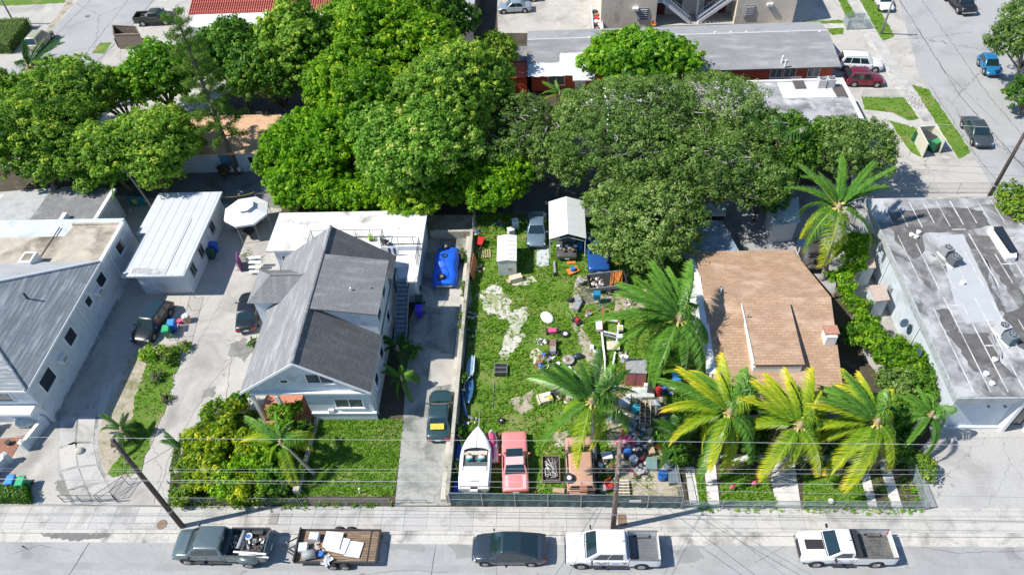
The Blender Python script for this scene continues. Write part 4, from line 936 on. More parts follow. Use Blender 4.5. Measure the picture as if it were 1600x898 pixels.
# small wall fittings
def pipe_on(parent, pts, off, m=WTRIM, r=.035, name='downpipe'):
    return MB().tube([Vector(p)-off for p in pts], r, 6).build(name, m, parent)
pipe_on(LH, [(-38.12, 38.2, 0), (-38.12, 38.2, 4.6)], O); pipe_on(LH, [(-38.12, 44.4, 0), (-38.12, 44.4, 4.2)], O); pipe_on(GH, [(-13.12, 30.6, 0), (-13.12, 30.6, 3.7)], O4); pipe_on(CB, [(27.42, 36.0, 0), (27.42, 36.0, 3.7)], O7); pipe_on(CB, [(27.42, 43.0, 0), (27.42, 43.0, 3.7)], O7)
for y in (33.2, 41.0): MB().bb((27.3-O7.x, y-O7.y, 1.2), (27.5-O7.x, y+.5-O7.y, 1.9)).build('meter_box', GREYM, CB)
GRM = mat('wall_grime', (.30, .33, .34), .95, var=.3, vs=2)
for (x, y0_, y1_) in ((-38.19, 30.2, 42.4),): 
    w = [(0, y0_), (0, y1_)]
    mb = MB(); n = 40; rr = random.Random(8)
    for k in range(n):
        a, b = y0_+(y1_-y0_)*k/n, y0_+(y1_-y0_)*(k+1)/n; h0, h1 = .18+.22*noise.noise(Vector((k*.4, 1, 0))), .18+.22*noise.noise(Vector(((k+1)*.4, 1, 0)))
        mb.add([(x-O.x, a-O.y, .01), (x-O.x, b-O.y, .01), (x-O.x, b-O.y, max(.05, h1+.15)), (x-O.x, a-O.y, max(.05, h0+.15))], [(0, 1, 2, 3)])
    mb.build('damp_mark', GRM, LH)
# ============================================================ vegetation
BARK = mat('bark', (.20, .165, .13), .95, var=.3, vs=6, bmp=.5, bs=20)
BARKP = mat('pale_bark', (.34, .31, .27), .95, var=.25, vs=5, bmp=.4, bs=15)
BARKD = mat('dark_bark', (.15, .13, .115), .95, var=.3, vs=6, bmp=.5, bs=20)
LF = {
 'mango': mat_leaf('mango_leaf', (0.041, 0.135, 0.016), (0.276, 0.462, 0.054), (0.551, 0.602, 0.095), 0.4, .5),
 'mango_bloom': mat_leaf('mango_leaf_pale', (.05, .17, .015), (.30, .52, .07), (.70, .68, .22), .4, .5),
 'bright': mat_leaf('bright_leaf', (0.043, 0.151, 0.009), (0.243, 0.453, 0.022), (0.486, 0.582, 0.044), 0.45, .45),
 'lime': mat_leaf('lime_leaf', (0.081, 0.242, 0.009), (0.335, 0.557, 0.022), (0.578, 0.702, 0.055), 0.45, .45),
 'dark': mat_leaf('dark_leaf', (0.022, 0.089, 0.010), (0.144, 0.309, 0.031), (0.287, 0.451, 0.062), 0.38, .45),
 'oak': mat_leaf('oak_leaf', (.05, .12, .022), (.22, .34, .075), (.36, .46, .16), .32, .55),
 'grape': mat_leaf('sea_grape_leaf', (0.043, 0.161, 0.014), (0.230, 0.460, 0.023), (0.403, 0.552, 0.057), 0.42, .4),
 'pine': mat_leaf('pine_needle', (0.052, 0.130, 0.016), (0.221, 0.351, 0.052), (0.390, 0.494, 0.130), 0.3, .7),
 'yellow': mat_leaf('croton_leaf', (0.063, 0.189, 0.013), (0.441, 0.525, 0.016), (0.788, 0.693, 0.032), 0.4, .45),
 'rust': mat_leaf('rusty_leaf', (.06, .05, .025), (.20, .13, .06), (.32, .18, .07), .1, .6),
 'hedge': mat_leaf('hedge_leaf', (.05, .14, .012), (.24, .36, .03), (.36, .44, .05), .25, .5),
}
def leaf_mesh(name, cents, norms, tints, size, aspect, m, rs, spread=.9):
    """one small two-triangle leaf per centre, facing roughly along its normal"""
    n = len(cents); C = np.asarray(cents); Nn = np.asarray(norms)+rs.normal(0, spread, (n, 3)); Nn /= np.linalg.norm(Nn, axis=1)[:, None]
    A = np.cross(Nn, rs.normal(0, 1, (n, 3))); A /= np.linalg.norm(A, axis=1)[:, None]; B = np.cross(Nn, A)
    s = (np.asarray(size)*rs.uniform(.65, 1.35, n))[:, None]; a = A*s; b = B*s*aspect; k = Nn*s*.18
    V = np.empty((n, 4, 3)); V[:, 0] = C-a; V[:, 1] = C-b*.9+k; V[:, 2] = C+a; V[:, 3] = C+b*.9+k
    me = bpy.data.meshes.new(name); me.vertices.add(4*n); me.loops.add(4*n); me.polygons.add(n)
    me.vertices.foreach_set('co', V.reshape(-1)); me.loops.foreach_set('vertex_index', np.arange(4*n, dtype=np.int32))
    me.polygons.foreach_set('loop_start', np.arange(0, 4*n, 4, dtype=np.int32)); me.polygons.foreach_set('loop_total', np.full(n, 4, dtype=np.int32))
    me.materials.append(m); me.update(calc_edges=True)
    at = me.attributes.new('tint', 'FLOAT', 'FACE'); at.data.foreach_set('value', np.clip(tints, 0, 1).astype(np.float32))
    return me
def crown(name, lobes, kind, seed, leaf=.13, clump=.5, per=30, dens=1.0, aspect=.5, tintbias=0.0, droop=0, inner=.3):
    """lobes: (centre, radii). Clumps of leaves sit over each lobe's shell, with gaps between them."""
    rs = np.random.RandomState(seed); Cs = []; Ns = []; Ts = []
    L = [(np.array(c, float), np.array(r, float)) for c, r in lobes]
    for li, (c, r) in enumerate(L):
        area = 4*math.pi*((r[0]*r[1])**1.6/3+2*(r[0]*r[2])**1.6/3)**(1/1.6)
        nc = int(area/(clump*clump*1.75)*dens)
        lt = rs.normal()*.10
        for q in range(nc):
            d = rs.normal(0, 1, 3); d /= np.linalg.norm(d)
            if d[2] < -.35 and rs.rand() < .8: continue
            nz = noise.noise(Vector(d*2.3+seed*1.7+li*5.1))
            if nz < -.5: continue                       # holes in the shell
            rad_ = (.88+.22*nz+rs.normal()*.05) if rs.rand() > inner else rs.uniform(.45, .85)
            p = c+d*r*rad_
            inside = False
            for lj, (c2, r2) in enumerate(L):
                if lj != li and np.sum(((p-c2)/r2)**2) < .55: inside = True; break
            if inside: continue
            k = int(per*rs.uniform(.6, 1.4)); cs = clump*rs.uniform(.55, 1.25)
            nn = d/r; nn /= np.linalg.norm(nn); nn = nn*.4+np.array([0, 0, .35])
            e = rs.normal(0, 1, (k, 3)); e /= np.linalg.norm(e, axis=1)[:, None]; eu = e.copy(); e *= (rs.rand(k, 1)**.25)*cs
            e[:, 2] *= .7
            Cs.append(p+e); Ns.append(nn+eu*.95); 
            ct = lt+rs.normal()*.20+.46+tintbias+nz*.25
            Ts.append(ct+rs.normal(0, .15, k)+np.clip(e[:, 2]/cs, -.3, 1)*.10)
    C = np.concatenate(Cs); Nn = np.concatenate(Ns); Tt = np.concatenate(Ts)
    # sparse big inner leaves so that the crown is not see-through
    Ci = []
    for c, r in L:
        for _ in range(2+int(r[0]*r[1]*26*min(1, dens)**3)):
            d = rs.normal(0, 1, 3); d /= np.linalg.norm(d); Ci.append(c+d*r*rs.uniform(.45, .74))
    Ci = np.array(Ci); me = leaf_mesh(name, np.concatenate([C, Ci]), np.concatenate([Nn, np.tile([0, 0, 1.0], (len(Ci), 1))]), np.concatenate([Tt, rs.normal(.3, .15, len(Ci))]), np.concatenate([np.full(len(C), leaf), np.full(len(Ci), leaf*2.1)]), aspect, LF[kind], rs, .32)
    return me
def limb_mesh(base, lobes, r0, rs, m, h0=None, lean=None):
    mb = MB(); b = Vector((0, 0, 0)); h0 = h0 or 2.0; ln = lean or Vector((0, 0, 0))
    fork = Vector((ln.x*.4, ln.y*.4, h0))
    mb.tube([b+Vector((0, 0, -.1)), b+Vector((ln.x*.05, ln.y*.05, .3)), fork*.6, fork], [r0*1.5, r0*1.1, r0*.9, r0*.8], 9)
    for c, r in lobes:
        c = Vector(c); mid = fork.lerp(c, .5)+Vector((rs.uniform(-.4, .4), rs.uniform(-.4, .4), .3))
        mb.tube([fork-Vector((0, 0, .15)), mid, c], [r0*.55, r0*.35, r0*.16], 6)
        for _ in range(4):
            a = rs.uniform(0, 6.28); e = c+Vector((math.cos(a)*r[0]*.75, math.sin(a)*r[1]*.75, rs.uniform(0, .6)*r[2]))
            mb.tube([mid.lerp(c, rs.uniform(.2, .9)), mid.lerp(e, .6)+Vector((0, 0, .2)), e], [r0*.2, r0*.13, r0*.05], 5)
    return mb
def tree(px, py, zc, rx, ry, rz, kind, label, seed, nl=6, leaf=.13, clump=.5, per=30, dens=1.0, bark=None, name='tree', cat='tree', group=None, aspect=.55, bias=0.0, spread=.66, lob=.62, ground=None, h0=None, inner=.3):
    """crown centre seen at (px, py) at height zc; radii in metres"""
    if name == 'tree': rx *= 1.16; ry *= 1.18; rz *= 1.28; lob *= 1.0; nl = int(nl*1.6); clump *= .80; per = int(per*.72)
    c = P(px, py, zc); rs = random.Random(seed); g = ground or Vector((c.x, c.y, 0))
    t = thing(name, label, cat, (g.x, g.y, 0), 0, group)
    off = Vector((c.x-g.x, c.y-g.y, zc)); lobes = []
    for i in range(nl):
        a = i*2.39996+rs.uniform(-.4, .4); q = math.sqrt((i+.3)/nl)*spread*1.15
        k = lob*rs.uniform(.50, 1.0)
        lobes.append((tuple(off+Vector((math.cos(a)*rx*q, math.sin(a)*ry*q, rz*(.42*(1-q*q)-.12)+rs.uniform(-.1, .1)*rz))), (rx*k*rs.uniform(.85, 1.2), ry*k*rs.uniform(.85, 1.15), rz*k*rs.uniform(.85, 1.2))))
    if name == 'tree':
        for i in range(4):
            a = rs.uniform(0, 6.28); lobes.append((tuple(off+Vector((math.cos(a)*rx*.85, math.sin(a)*ry*.85, rz*rs.uniform(-.3, .25)))), (rx*.22, ry*.22, rz*.2)))
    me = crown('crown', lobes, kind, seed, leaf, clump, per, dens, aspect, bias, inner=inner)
    o = bpy.data.objects.new('crown', me); COL.objects.link(o); o.parent = t
    if kind == 'oak' and name == 'tree' and rx > 4:
        tw = MB(); rt = random.Random(seed)
        for _ in range(26):
            lc, lr = lobes[rt.randrange(len(lobes))]; a = rt.uniform(0, 6.28); e = Vector(lc)+Vector((math.cos(a)*lr[0]*.85, math.sin(a)*lr[1]*.85, lr[2]*rt.uniform(.3, .75))); q = Vector(lc)+Vector((0, 0, lr[2]*.1)); k = q.lerp(e, .7)+Vector((rt.uniform(-.2, .2), rt.uniform(-.2, .2), .15)); tw.tube([q, k, e], [.07, .05, .02], 4); tw.tube([k, k+Vector((rt.uniform(-.6, .6), rt.uniform(-.6, .6), .35))], [.035, .015], 4)
        tw.build('branches', mat('bare_branch', (.42, .39, .35), .9, var=.2), t)
    limb_mesh(None, lobes, max(.12, .06*min(rx, ry)), rs, None, h0 or max(.5, zc-rz*.9), Vector((off.x, off.y, 0))).build('trunk', bark or BARK, t, True)
    return t
# -- left mass
tree(45, 225, 5.5, 5.2, 4.6, 4.2, 'mango', 'broad dark green tree filling the photo edge above the annex roof', 11, 9, .15, .55, 30, bias=-.05)
tree(10, 165, 5.0, 4.0, 3.8, 3.4, 'mango', 'smaller dense tree at the photo edge below the coconut palm', 12, 6, .15, .5, 28)
tree(110, 160, 5.5, 4.2, 4.0, 3.5, 'mango', 'rounded green tree just right of and below the top left coconut palm', 13, 7, .15, .5, 28)
tree(185, 150, 4.5, 3.6, 3.0, 3.0, 'bright', 'bright green leafy tree beside the pale road, above the round mango tree', 14, 6, .15, .5, 26)
tree(120, 255, 4.5, 4.2, 3.2, 3.2, 'mango', 'deep green tree directly behind the grey annex roof', 15, 6, .15, .5, 28)
tree(228, 236, 5.0, 4.5, 4.3, 3.8, 'mango', 'large round mango tree with pale green domed crown behind the white outbuilding', 16, 9, .17, .55, 32, bias=.12, dens=1.1)
tree(245, 120, 5.0, 3.6, 3.2, 3.2, 'grape', 'glossy leaved tree left of the tall pine near the wooden bin enclosure', 17, 6, .2, .5, 22)
tree(350, 262+5, .9, .9, .8, .8, 'rust', 'small reddish brown bush at the foot of the tall pine', 18, 3, .1, .3, 26, name='shrub', cat='shrub')
# -- middle mass
tree(360, 88, 6.5, 3.8, 3.6, 3.6, 'dark', 'dark leafy tree immediately right of the tall pine', 21, 7, .19, .55, 26)
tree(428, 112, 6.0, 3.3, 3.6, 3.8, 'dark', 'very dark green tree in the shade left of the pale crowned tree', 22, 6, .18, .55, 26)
tree(465, 75, 8.0, 3.6, 3.8, 4.8, 'mango', 'tall narrow pale green tree in front of the red tile roof', 23, 7, .18, .5, 30, bias=.16)
tree(590, 70, 7.0, 6.6, 6.0, 4.6, 'bright', 'very large bright green tree with big leaves near the top of the photo', 24, 11, .21, .6, 24, dens=1.05, bias=.1)
tree(680, 45, 6.5, 4.4, 5.0, 4.2, 'dark', 'dark green spreading tree beside the grey block wall at the top', 25, 8, .2, .6, 26, bias=.12)
tree(565, 150, 6.8, 4.6, 4.0, 3.8, 'bright', 'bright green tree filling the gap between the two big mango crowns', 47, 7, .2, .5, 26)
tree(795, 185, 4.2, 2.2, 2.6, 2.2, 'dark', 'dark shaded tree left of the red wall', 48, 5, .15, .5, 28)
tree(560, 300, 2.8, 3.0, 1.8, 1.8, 'lime', 'lime shrubby tree behind the white addition, right of the first', 49, 5, .15, .4, 26, bias=-.1)
tree(655, 305, 3.0, 3.4, 2.0, 2.0, 'bright', 'bright tree skirt hanging behind the side drive', 50, 6, .15, .4, 26)
tree(870, 255, 4.2, 2.0, 2.6, 2.0, 'oak', 'oak branch end over the alley beside the silver blue car', 51, 4, .12, .4, 30, dens=.8)
tree(545, 215, 5.8, 3.2, 3.0, 3.4, 'lime', 'yellow green tree wedged between the bloom covered mango and the bright one', 52, 5, .17, .5, 26, bias=-.12)
tree(490, 228, 5.0, 3.8, 3.6, 3.2, 'lime', 'yellow green leafy tree right of the sandy orange roof', 26, 8, .17, .5, 26, bias=-.15)
tree(712, 150, 7.3, 4.8, 4.6, 4.2, 'mango', 'huge grey green domed mango tree in the middle of the tree belt', 27, 11, .17, .55, 34, dens=1.1, bias=.08)
tree(640, 228, 6.3, 5.2, 4.2, 4.0, 'mango_bloom', 'large mango tree covered in pale yellow bloom behind the white addition', 28, 11, .16, .55, 34, dens=1.1, bias=.02)
tree(775, 85, 4.4, 2.1, 2.4, 2.4, 'hedge', 'lime and rust tinged tree left of the red annex', 29, 5, .15, .5, 26, bias=-.1)
tree(490, 292, 2.8, 3.6, 2.4, 2.4, 'lime', 'bright lime green shrubby tree overhanging the back edge of the white addition roof', 30, 7, .15, .4, 26, bias=-.12)
tree(758, 288, 3.4, 3.2, 2.4, 2.2, 'lime', 'bright green leafy tree overhanging the wall above the blue covered car', 31, 7, .16, .4, 26, bias=-.15)
tree(815, 215, 5.0, 3.6, 4.2, 3.2, 'oak', 'loose oak branches reaching over the dark rear alley', 32, 6, .12, .5, 30, dens=.75)
tree(440, 255, 3.4, 2.2, 2.2, 2.2, 'bright', 'small bright tree leaning beside the sandy roof corner', 33, 4, .15, .4, 24)
# -- sea grape and oaks
tree(950, 382, 2.9, 1.7, 1.5, 1.2, 'oak', 'low oak bough over the blue old car roof', 53, 4, .11, .4, 30, dens=.9, bark=BARKP)
tree(993, 97, 4.0, 5.3, 2.9, 2.7, 'grape', 'wide bright sea grape tree in front of the long grey roof', 34, 10, .24, .6, 22, bias=.1, dens=1.1)
tree(985, 205, 6.5, 6.4, 5.6, 4.0, 'oak', 'big live oak with fine grey green leaves behind the metal carport', 35, 11, .11, .55, 40, dens=.85, bark=BARKP, bias=.05)
tree(1112, 188, 6.2, 5.0, 4.4, 3.4, 'oak', 'open live oak with pale bare branches over the white patched roof', 36, 9, .11, .55, 38, dens=.62, bark=BARKP, bias=.1)
tree(1120, 262, 6.0, 5.4, 4.6, 3.8, 'oak', 'live oak filling the gap behind the small rear sheds', 37, 9, .11, .55, 38, dens=.85, bark=BARKP, bias=-.02)
tree(1010, 335, 5.0, 4.4, 3.8, 2.6, 'oak', 'low spreading oak canopy shading the blue pickup by the carport', 38, 10, .12, .5, 38, dens=.9, bark=BARKP, bias=.08)
tree(1325, 235, 4.6, 3.2, 3.3, 2.8, 'oak', 'rounded oak beside the parking lot, right of the tall coconut palm', 39, 8, .12, .5, 38, dens=.95, bark=BARKP, bias=.02)
tree(1225, 232, 4.8, 3.4, 3.6, 2.8, 'dark', 'darker leafy tree between the two oak crowns', 40, 6, .15, .5, 30, bias=.1)
tree(1190, 300, 3.5, 1.6, 1.8, 2.2, 'dark', 'small dark glossy tree between the shaded rear sheds', 41, 4, .15, .4, 26)
tree(1035, 375, 3.2, 2.4, 2.0, 1.8, 'oak', 'low oak bough above the brown roof corner', 42, 5, .11, .4, 32, dens=.7, bark=BARKP)
tree(1618, 62, 6.0, 3.4, 4.0, 3.0, 'oak', 'feathery street tree cut by the photo edge above the blue compact car', 43, 8, .14, .5, 30, bark=BARKP, bias=-.05)
tree(1612, 140, 3.0, 1.8, 2.0, 2.0, 'dark', 'small dark tree at the kerb by the photo edge', 44, 4, .14, .4, 26)
tree(1602, 318, 4.5, 1.9, 1.7, 1.4, 'hedge', 'orange tipped branches poking in beside the shop building skylight', 45, 5, .13, .4, 24, dens=.8)
# -- shrubs right of the brown house
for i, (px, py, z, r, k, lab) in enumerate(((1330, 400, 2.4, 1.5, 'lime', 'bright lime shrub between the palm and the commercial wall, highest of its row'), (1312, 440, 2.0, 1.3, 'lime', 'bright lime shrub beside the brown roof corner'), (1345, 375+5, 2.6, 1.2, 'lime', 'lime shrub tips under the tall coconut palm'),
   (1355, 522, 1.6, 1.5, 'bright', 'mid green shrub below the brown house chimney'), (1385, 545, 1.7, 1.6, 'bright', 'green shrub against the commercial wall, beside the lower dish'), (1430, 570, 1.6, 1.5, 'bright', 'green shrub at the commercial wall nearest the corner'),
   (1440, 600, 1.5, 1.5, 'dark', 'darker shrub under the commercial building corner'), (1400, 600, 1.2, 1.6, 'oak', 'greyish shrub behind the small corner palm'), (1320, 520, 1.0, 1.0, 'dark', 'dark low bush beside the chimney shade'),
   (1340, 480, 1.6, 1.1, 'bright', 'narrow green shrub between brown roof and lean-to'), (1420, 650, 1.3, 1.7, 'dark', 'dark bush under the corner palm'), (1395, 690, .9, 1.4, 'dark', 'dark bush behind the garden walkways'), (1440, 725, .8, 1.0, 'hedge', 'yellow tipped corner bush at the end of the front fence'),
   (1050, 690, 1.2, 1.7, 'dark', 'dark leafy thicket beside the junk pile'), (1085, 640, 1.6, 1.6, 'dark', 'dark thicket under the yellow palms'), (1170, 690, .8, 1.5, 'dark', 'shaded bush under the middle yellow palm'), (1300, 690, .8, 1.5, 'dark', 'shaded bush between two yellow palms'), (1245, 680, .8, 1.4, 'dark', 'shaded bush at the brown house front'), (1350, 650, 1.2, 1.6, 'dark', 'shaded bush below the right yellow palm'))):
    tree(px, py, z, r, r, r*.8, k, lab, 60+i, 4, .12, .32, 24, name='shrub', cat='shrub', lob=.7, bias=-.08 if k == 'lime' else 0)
# -- shrubs of the gabled house garden
for i, (px, py, z, r, k, lab) in enumerate(((350, 660, 1.5, 1.9, 'yellow', 'yellow green croton shrub behind the cycad, tallest of the bed'), (330, 720, 1.3, 1.7, 'yellow', 'yellow croton shrub in the middle of the front bed'), (375, 760, .8, 1.2, 'yellow', 'yellow croton shrub closest to the pavement'), (405, 705, 1.3, 1.6, 'lime', 'lime green shrub beneath the small coconut palm'),
   (318, 690, 1.2, 1.6, 'yellow', 'croton shrub at the drive side of the bed behind the cycad'), (385, 690, 1.4, 1.5, 'yellow', 'yellow croton shrub just left of the small palm crown'), (355, 745, 1.0, 1.5, 'lime', 'lime shrub between the front crotons'), (425, 730, 1.0, 1.5, 'bright', 'green shrub under the leaning palm trunk'), (440, 650, 1.4, 1.5, 'bright', 'green shrub against the terracotta porch'), (300, 740, .9, 1.2, 'hedge', 'mixed green shrub beside the front bed boulder'), (375, 625, 1.2, .9, 'bright', 'papaya-like bush by the gable corner'), (445, 745, .7, 1.4, 'dark', 'dark low shrub beside the bed wall'), (430, 700, .9, 1.4, 'dark', 'dark shrub between the croton and the wall'), (465, 672, .9, .9, 'dark', 'dark bush at the wall corner'), (290, 770, .5, 1.0, 'hedge', 'low weeds at the bed corner near the pole'), (410, 770, .4, 1.0, 'hedge', 'low plants along the bed front'))):
    tree(px, py, z, r, r, r*.75, k, lab, 90+i, 4, .12, .3, 24, name='shrub', cat='shrub', lob=.7)
for i, (px, py, z, r, k, lab) in enumerate(((238, 552, .5, .8, 'lime', 'scrubby lime bush in front of the black wagon'), (262, 556, .5, .9, 'hedge', 'green scrub beside the wheeled bins'), (245, 590, .3, .6, 'oak', 'sparse grey green scrub in the middle of the verge'), (258, 625, .2, .5, 'hedge', 'low weeds on the verge edge'), (225, 555, .4, .6, 'lime', 'small lime seedling on the verge'),
   (290, 562-20, .3, .5, 'bright', 'weeds by the fence post'), (395, 535, .5, .45, 'dark', 'potted shrub behind the dark sedan'), (645, 550, .7, .7, 'dark', 'small dark shrub beside the wheeled bins at the wall'))):
    tree(px, py, z, r, r, r*.75, k, lab, 120+i, 4, .09, .25, 22, name='shrub', cat='shrub', lob=.7, dens=.8)
for i, (px, py) in enumerate(((722, 400), (728, 450), (722, 500), (722, 590), (718, 680), (712, 735))):
    tree(px, py, .4, .5, .9, .5, 'dark', ['weedy creeper at the top of the yard wall', 'weeds behind the white shed by the wall', 'weeds hiding scrap beside the long wall', 'weeds around the broken blue boat', 'weeds in the shade behind the white boat', 'weeds beside the blue tarp'][i], 140+i, 3, .1, .25, 22, name='weed_clump', cat='weeds', lob=.7, dens=.8)
# -- hedges (clipped boxes of leaves)
def hedge(lab, q, h, kind='hedge', seed=1, dens=160):
    w = PL(q); c = sum(w, Vector())/len(w); rs = np.random.RandomState(seed); t = thing('hedge', lab, 'hedge', (c.x, c.y, 0))
    pts = [(p.x-c.x, p.y-c.y) for p in w]; Cs = []; Ns = []; Ts = []
    xs = [a[0] for a in pts]; ys = [a[1] for a in pts]; A = (max(xs)-min(xs))*(max(ys)-min(ys))
    for _ in range(int(A*dens)):
        x, y = rs.uniform(min(xs), max(xs)), rs.uniform(min(ys), max(ys))
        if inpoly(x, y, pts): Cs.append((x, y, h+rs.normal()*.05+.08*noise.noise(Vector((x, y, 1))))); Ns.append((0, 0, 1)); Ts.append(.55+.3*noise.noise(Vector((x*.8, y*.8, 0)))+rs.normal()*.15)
    for i in range(len(pts)):
        a = np.array(pts[i]); b = np.array(pts[(i+1) % len(pts)]); L = np.linalg.norm(b-a); n = np.array([b[1]-a[1], a[0]-b[0]])/L
        if np.dot(n, (a+b)/2) < 0: n = -n
        for _ in range(int(L*h*dens)):
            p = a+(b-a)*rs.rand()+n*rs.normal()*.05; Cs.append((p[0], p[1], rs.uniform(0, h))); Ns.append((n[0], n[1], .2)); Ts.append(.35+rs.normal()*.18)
    me = leaf_mesh('foliage', Cs, Ns, np.array(Ts), .09, .6, LF[kind], rs, .6); o = bpy.data.objects.new('foliage', me); COL.objects.link(o); o.parent = t
    MB().prism([(x*.94, y*.94) for x, y in pts], 0, h-.08).build('branches', mat('hedge_core', (.03, .05, .015), .9), t)
hedge('clipped hedge block at the pavement edge beside the blue and green bins', [(-40, 786), (52, 786), (48, 762), (-40, 768)], .9, 'dark', 3)
hedge('yellow green clipped hedge at the top corner next to the old van', [(-30, 85), (20, 85), (52, 42), (-5, 44)], 1.4, 'hedge', 4, 50)

# -- palms
PALM_G = mat_leaf('palm_leaflet', (.04, .15, .02), (.19, .38, .05), (.40, .52, .12), .25, .3)
PALM_Y = mat_leaf('palm_leaflet_yellow', (.10, .24, .015), (.44, .50, .03), (.85, .60, .06), .3, .3)
PALM_B = mat_leaf('palm_leaflet_dry', (.16, .11, .07), (.36, .28, .19), (.50, .42, .32), .1, .8)
PALM_D = mat_leaf('palm_leaflet_dark', (.02, .07, .012), (.06, .16, .02), (.12, .22, .04), .2, .3)
RACH = mat('rachis', (.42, .40, .10), .5, var=.2)
RACHB = mat('dry_rachis', (.36, .26, .16), .8, var=.2)
PTRUNK = mat('palm_trunk', (.36, .33, .29), .95, var=.25, vs=3, bmp=.5, bs=8, stretch=(1, 1, 6))
def frond_mesh(name, L, droop, wind, K, m, rach, seed, n=92, ll=1.12, tipy=.5, base=.12):
    """feather frond along local +x; wind is a local horizontal vector that bends the midrib and combs the leaflets"""
    rs = np.random.RandomState(seed); V = []; F_ = []; Tn = []; mi = []
    wv_ = np.array([wind[0], wind[1], 0.0])
    def pos(s): return np.array([L*(s-.10*droop*s*s*s), 0, L*(.22*s-droop*.75*s*s)])+wv_*L*.24*K*s*s
    for i in range(12):
        s0, s1 = i/12, (i+1)/12; p, q = pos(s0), pos(s1); w0, w1 = .055*(1-s0)+.014, .055*(1-s1)+.014
        d = q-p; d /= np.linalg.norm(d); sd = np.cross(d, (0, 0, 1)); sd /= np.linalg.norm(sd); o = len(V)
        V += [p-sd*w0, p+sd*w0, q+sd*w1, q-sd*w1, p-np.array([0, 0, w0*1.2]), q-np.array([0, 0, w1*1.2])]
        F_ += [(o, o+1, o+2, o+3), (o+1, o+4, o+5, o+2), (o+4, o, o+3, o+5)]; Tn += [.5]*3; mi += [1]*3
    for i in range(n):
        s = base+(1-base)*(i+.5)/n; p = pos(s); d = pos(min(1, s+.02))-pos(s-.02); d /= np.linalg.norm(d)
        sd = np.cross(d, (0, 0, 1)); sd /= np.linalg.norm(sd); up = np.cross(sd, d)
        l0 = ll*(math.sin(math.pi*min(1, (s*.80+.12)))**.5)*rs.uniform(.8, 1.12)
        for sg in (-1, 1):
            a = rs.uniform(.35, .6)+s*.45; dirv = sd*sg*math.cos(a)+d*math.sin(a)+up*rs.uniform(0, .25)
            dirv = dirv+wv_*K*rs.uniform(.7, 1.15); dirv /= np.linalg.norm(dirv)
            k1 = p+dirv*l0*.45; d2 = dirv+wv_*K*.5+np.array([0, 0, -(1.15-.45*K)]); d2 /= np.linalg.norm(d2); k2 = k1+d2*l0*.6
            wd = np.cross(dirv, (0, 0, 1)); wd /= max(1e-3, np.linalg.norm(wd)); wd = wd*.027
            t = min(1, max(0, .30+tipy*(s-.45)+rs.normal()*.15)); o = len(V)
            V += [p-wd*.5, p+wd*.5, k1+wd, k1-wd, k2]
            F_ += [(o, o+1, o+2, o+3), (o+3, o+2, o+4)]; Tn += [t, min(1, t+.18)]; mi += [0, 0]
    me = bpy.data.meshes.new(name); me.from_pydata([tuple(v) for v in V], [], F_); me.materials.append(m); me.materials.append(rach)
    me.polygons.foreach_set('material_index', mi)
    at = me.attributes.new('tint', 'FLOAT', 'FACE'); at.data.foreach_set('value', Tn); return me
FR = {}
def frond(kind, cls, wb):
    key = (kind, cls, wb)
    if key in FR: return FR[key]
    m, ty, rc = {'g': (PALM_G, .35, RACH), 'y': (PALM_Y, .95, RACH), 'b': (PALM_B, .3, RACHB), 'd': (PALM_D, .25, RACH)}[kind]
    dr, K = ((.50, 1.05), (.85, .9), (1.25, .6), (1.65, .35))[cls]; a = wb*math.pi/4
    FR[key] = frond_mesh('frond', 4.2, dr, (math.cos(a), math.sin(a)), K, m, rc, 5+wb+10*cls, 92, 1.12, ty)
    return FR[key]
NUT = mat('coconut', (.40, .36, .06), .6, var=.3, vs=4)
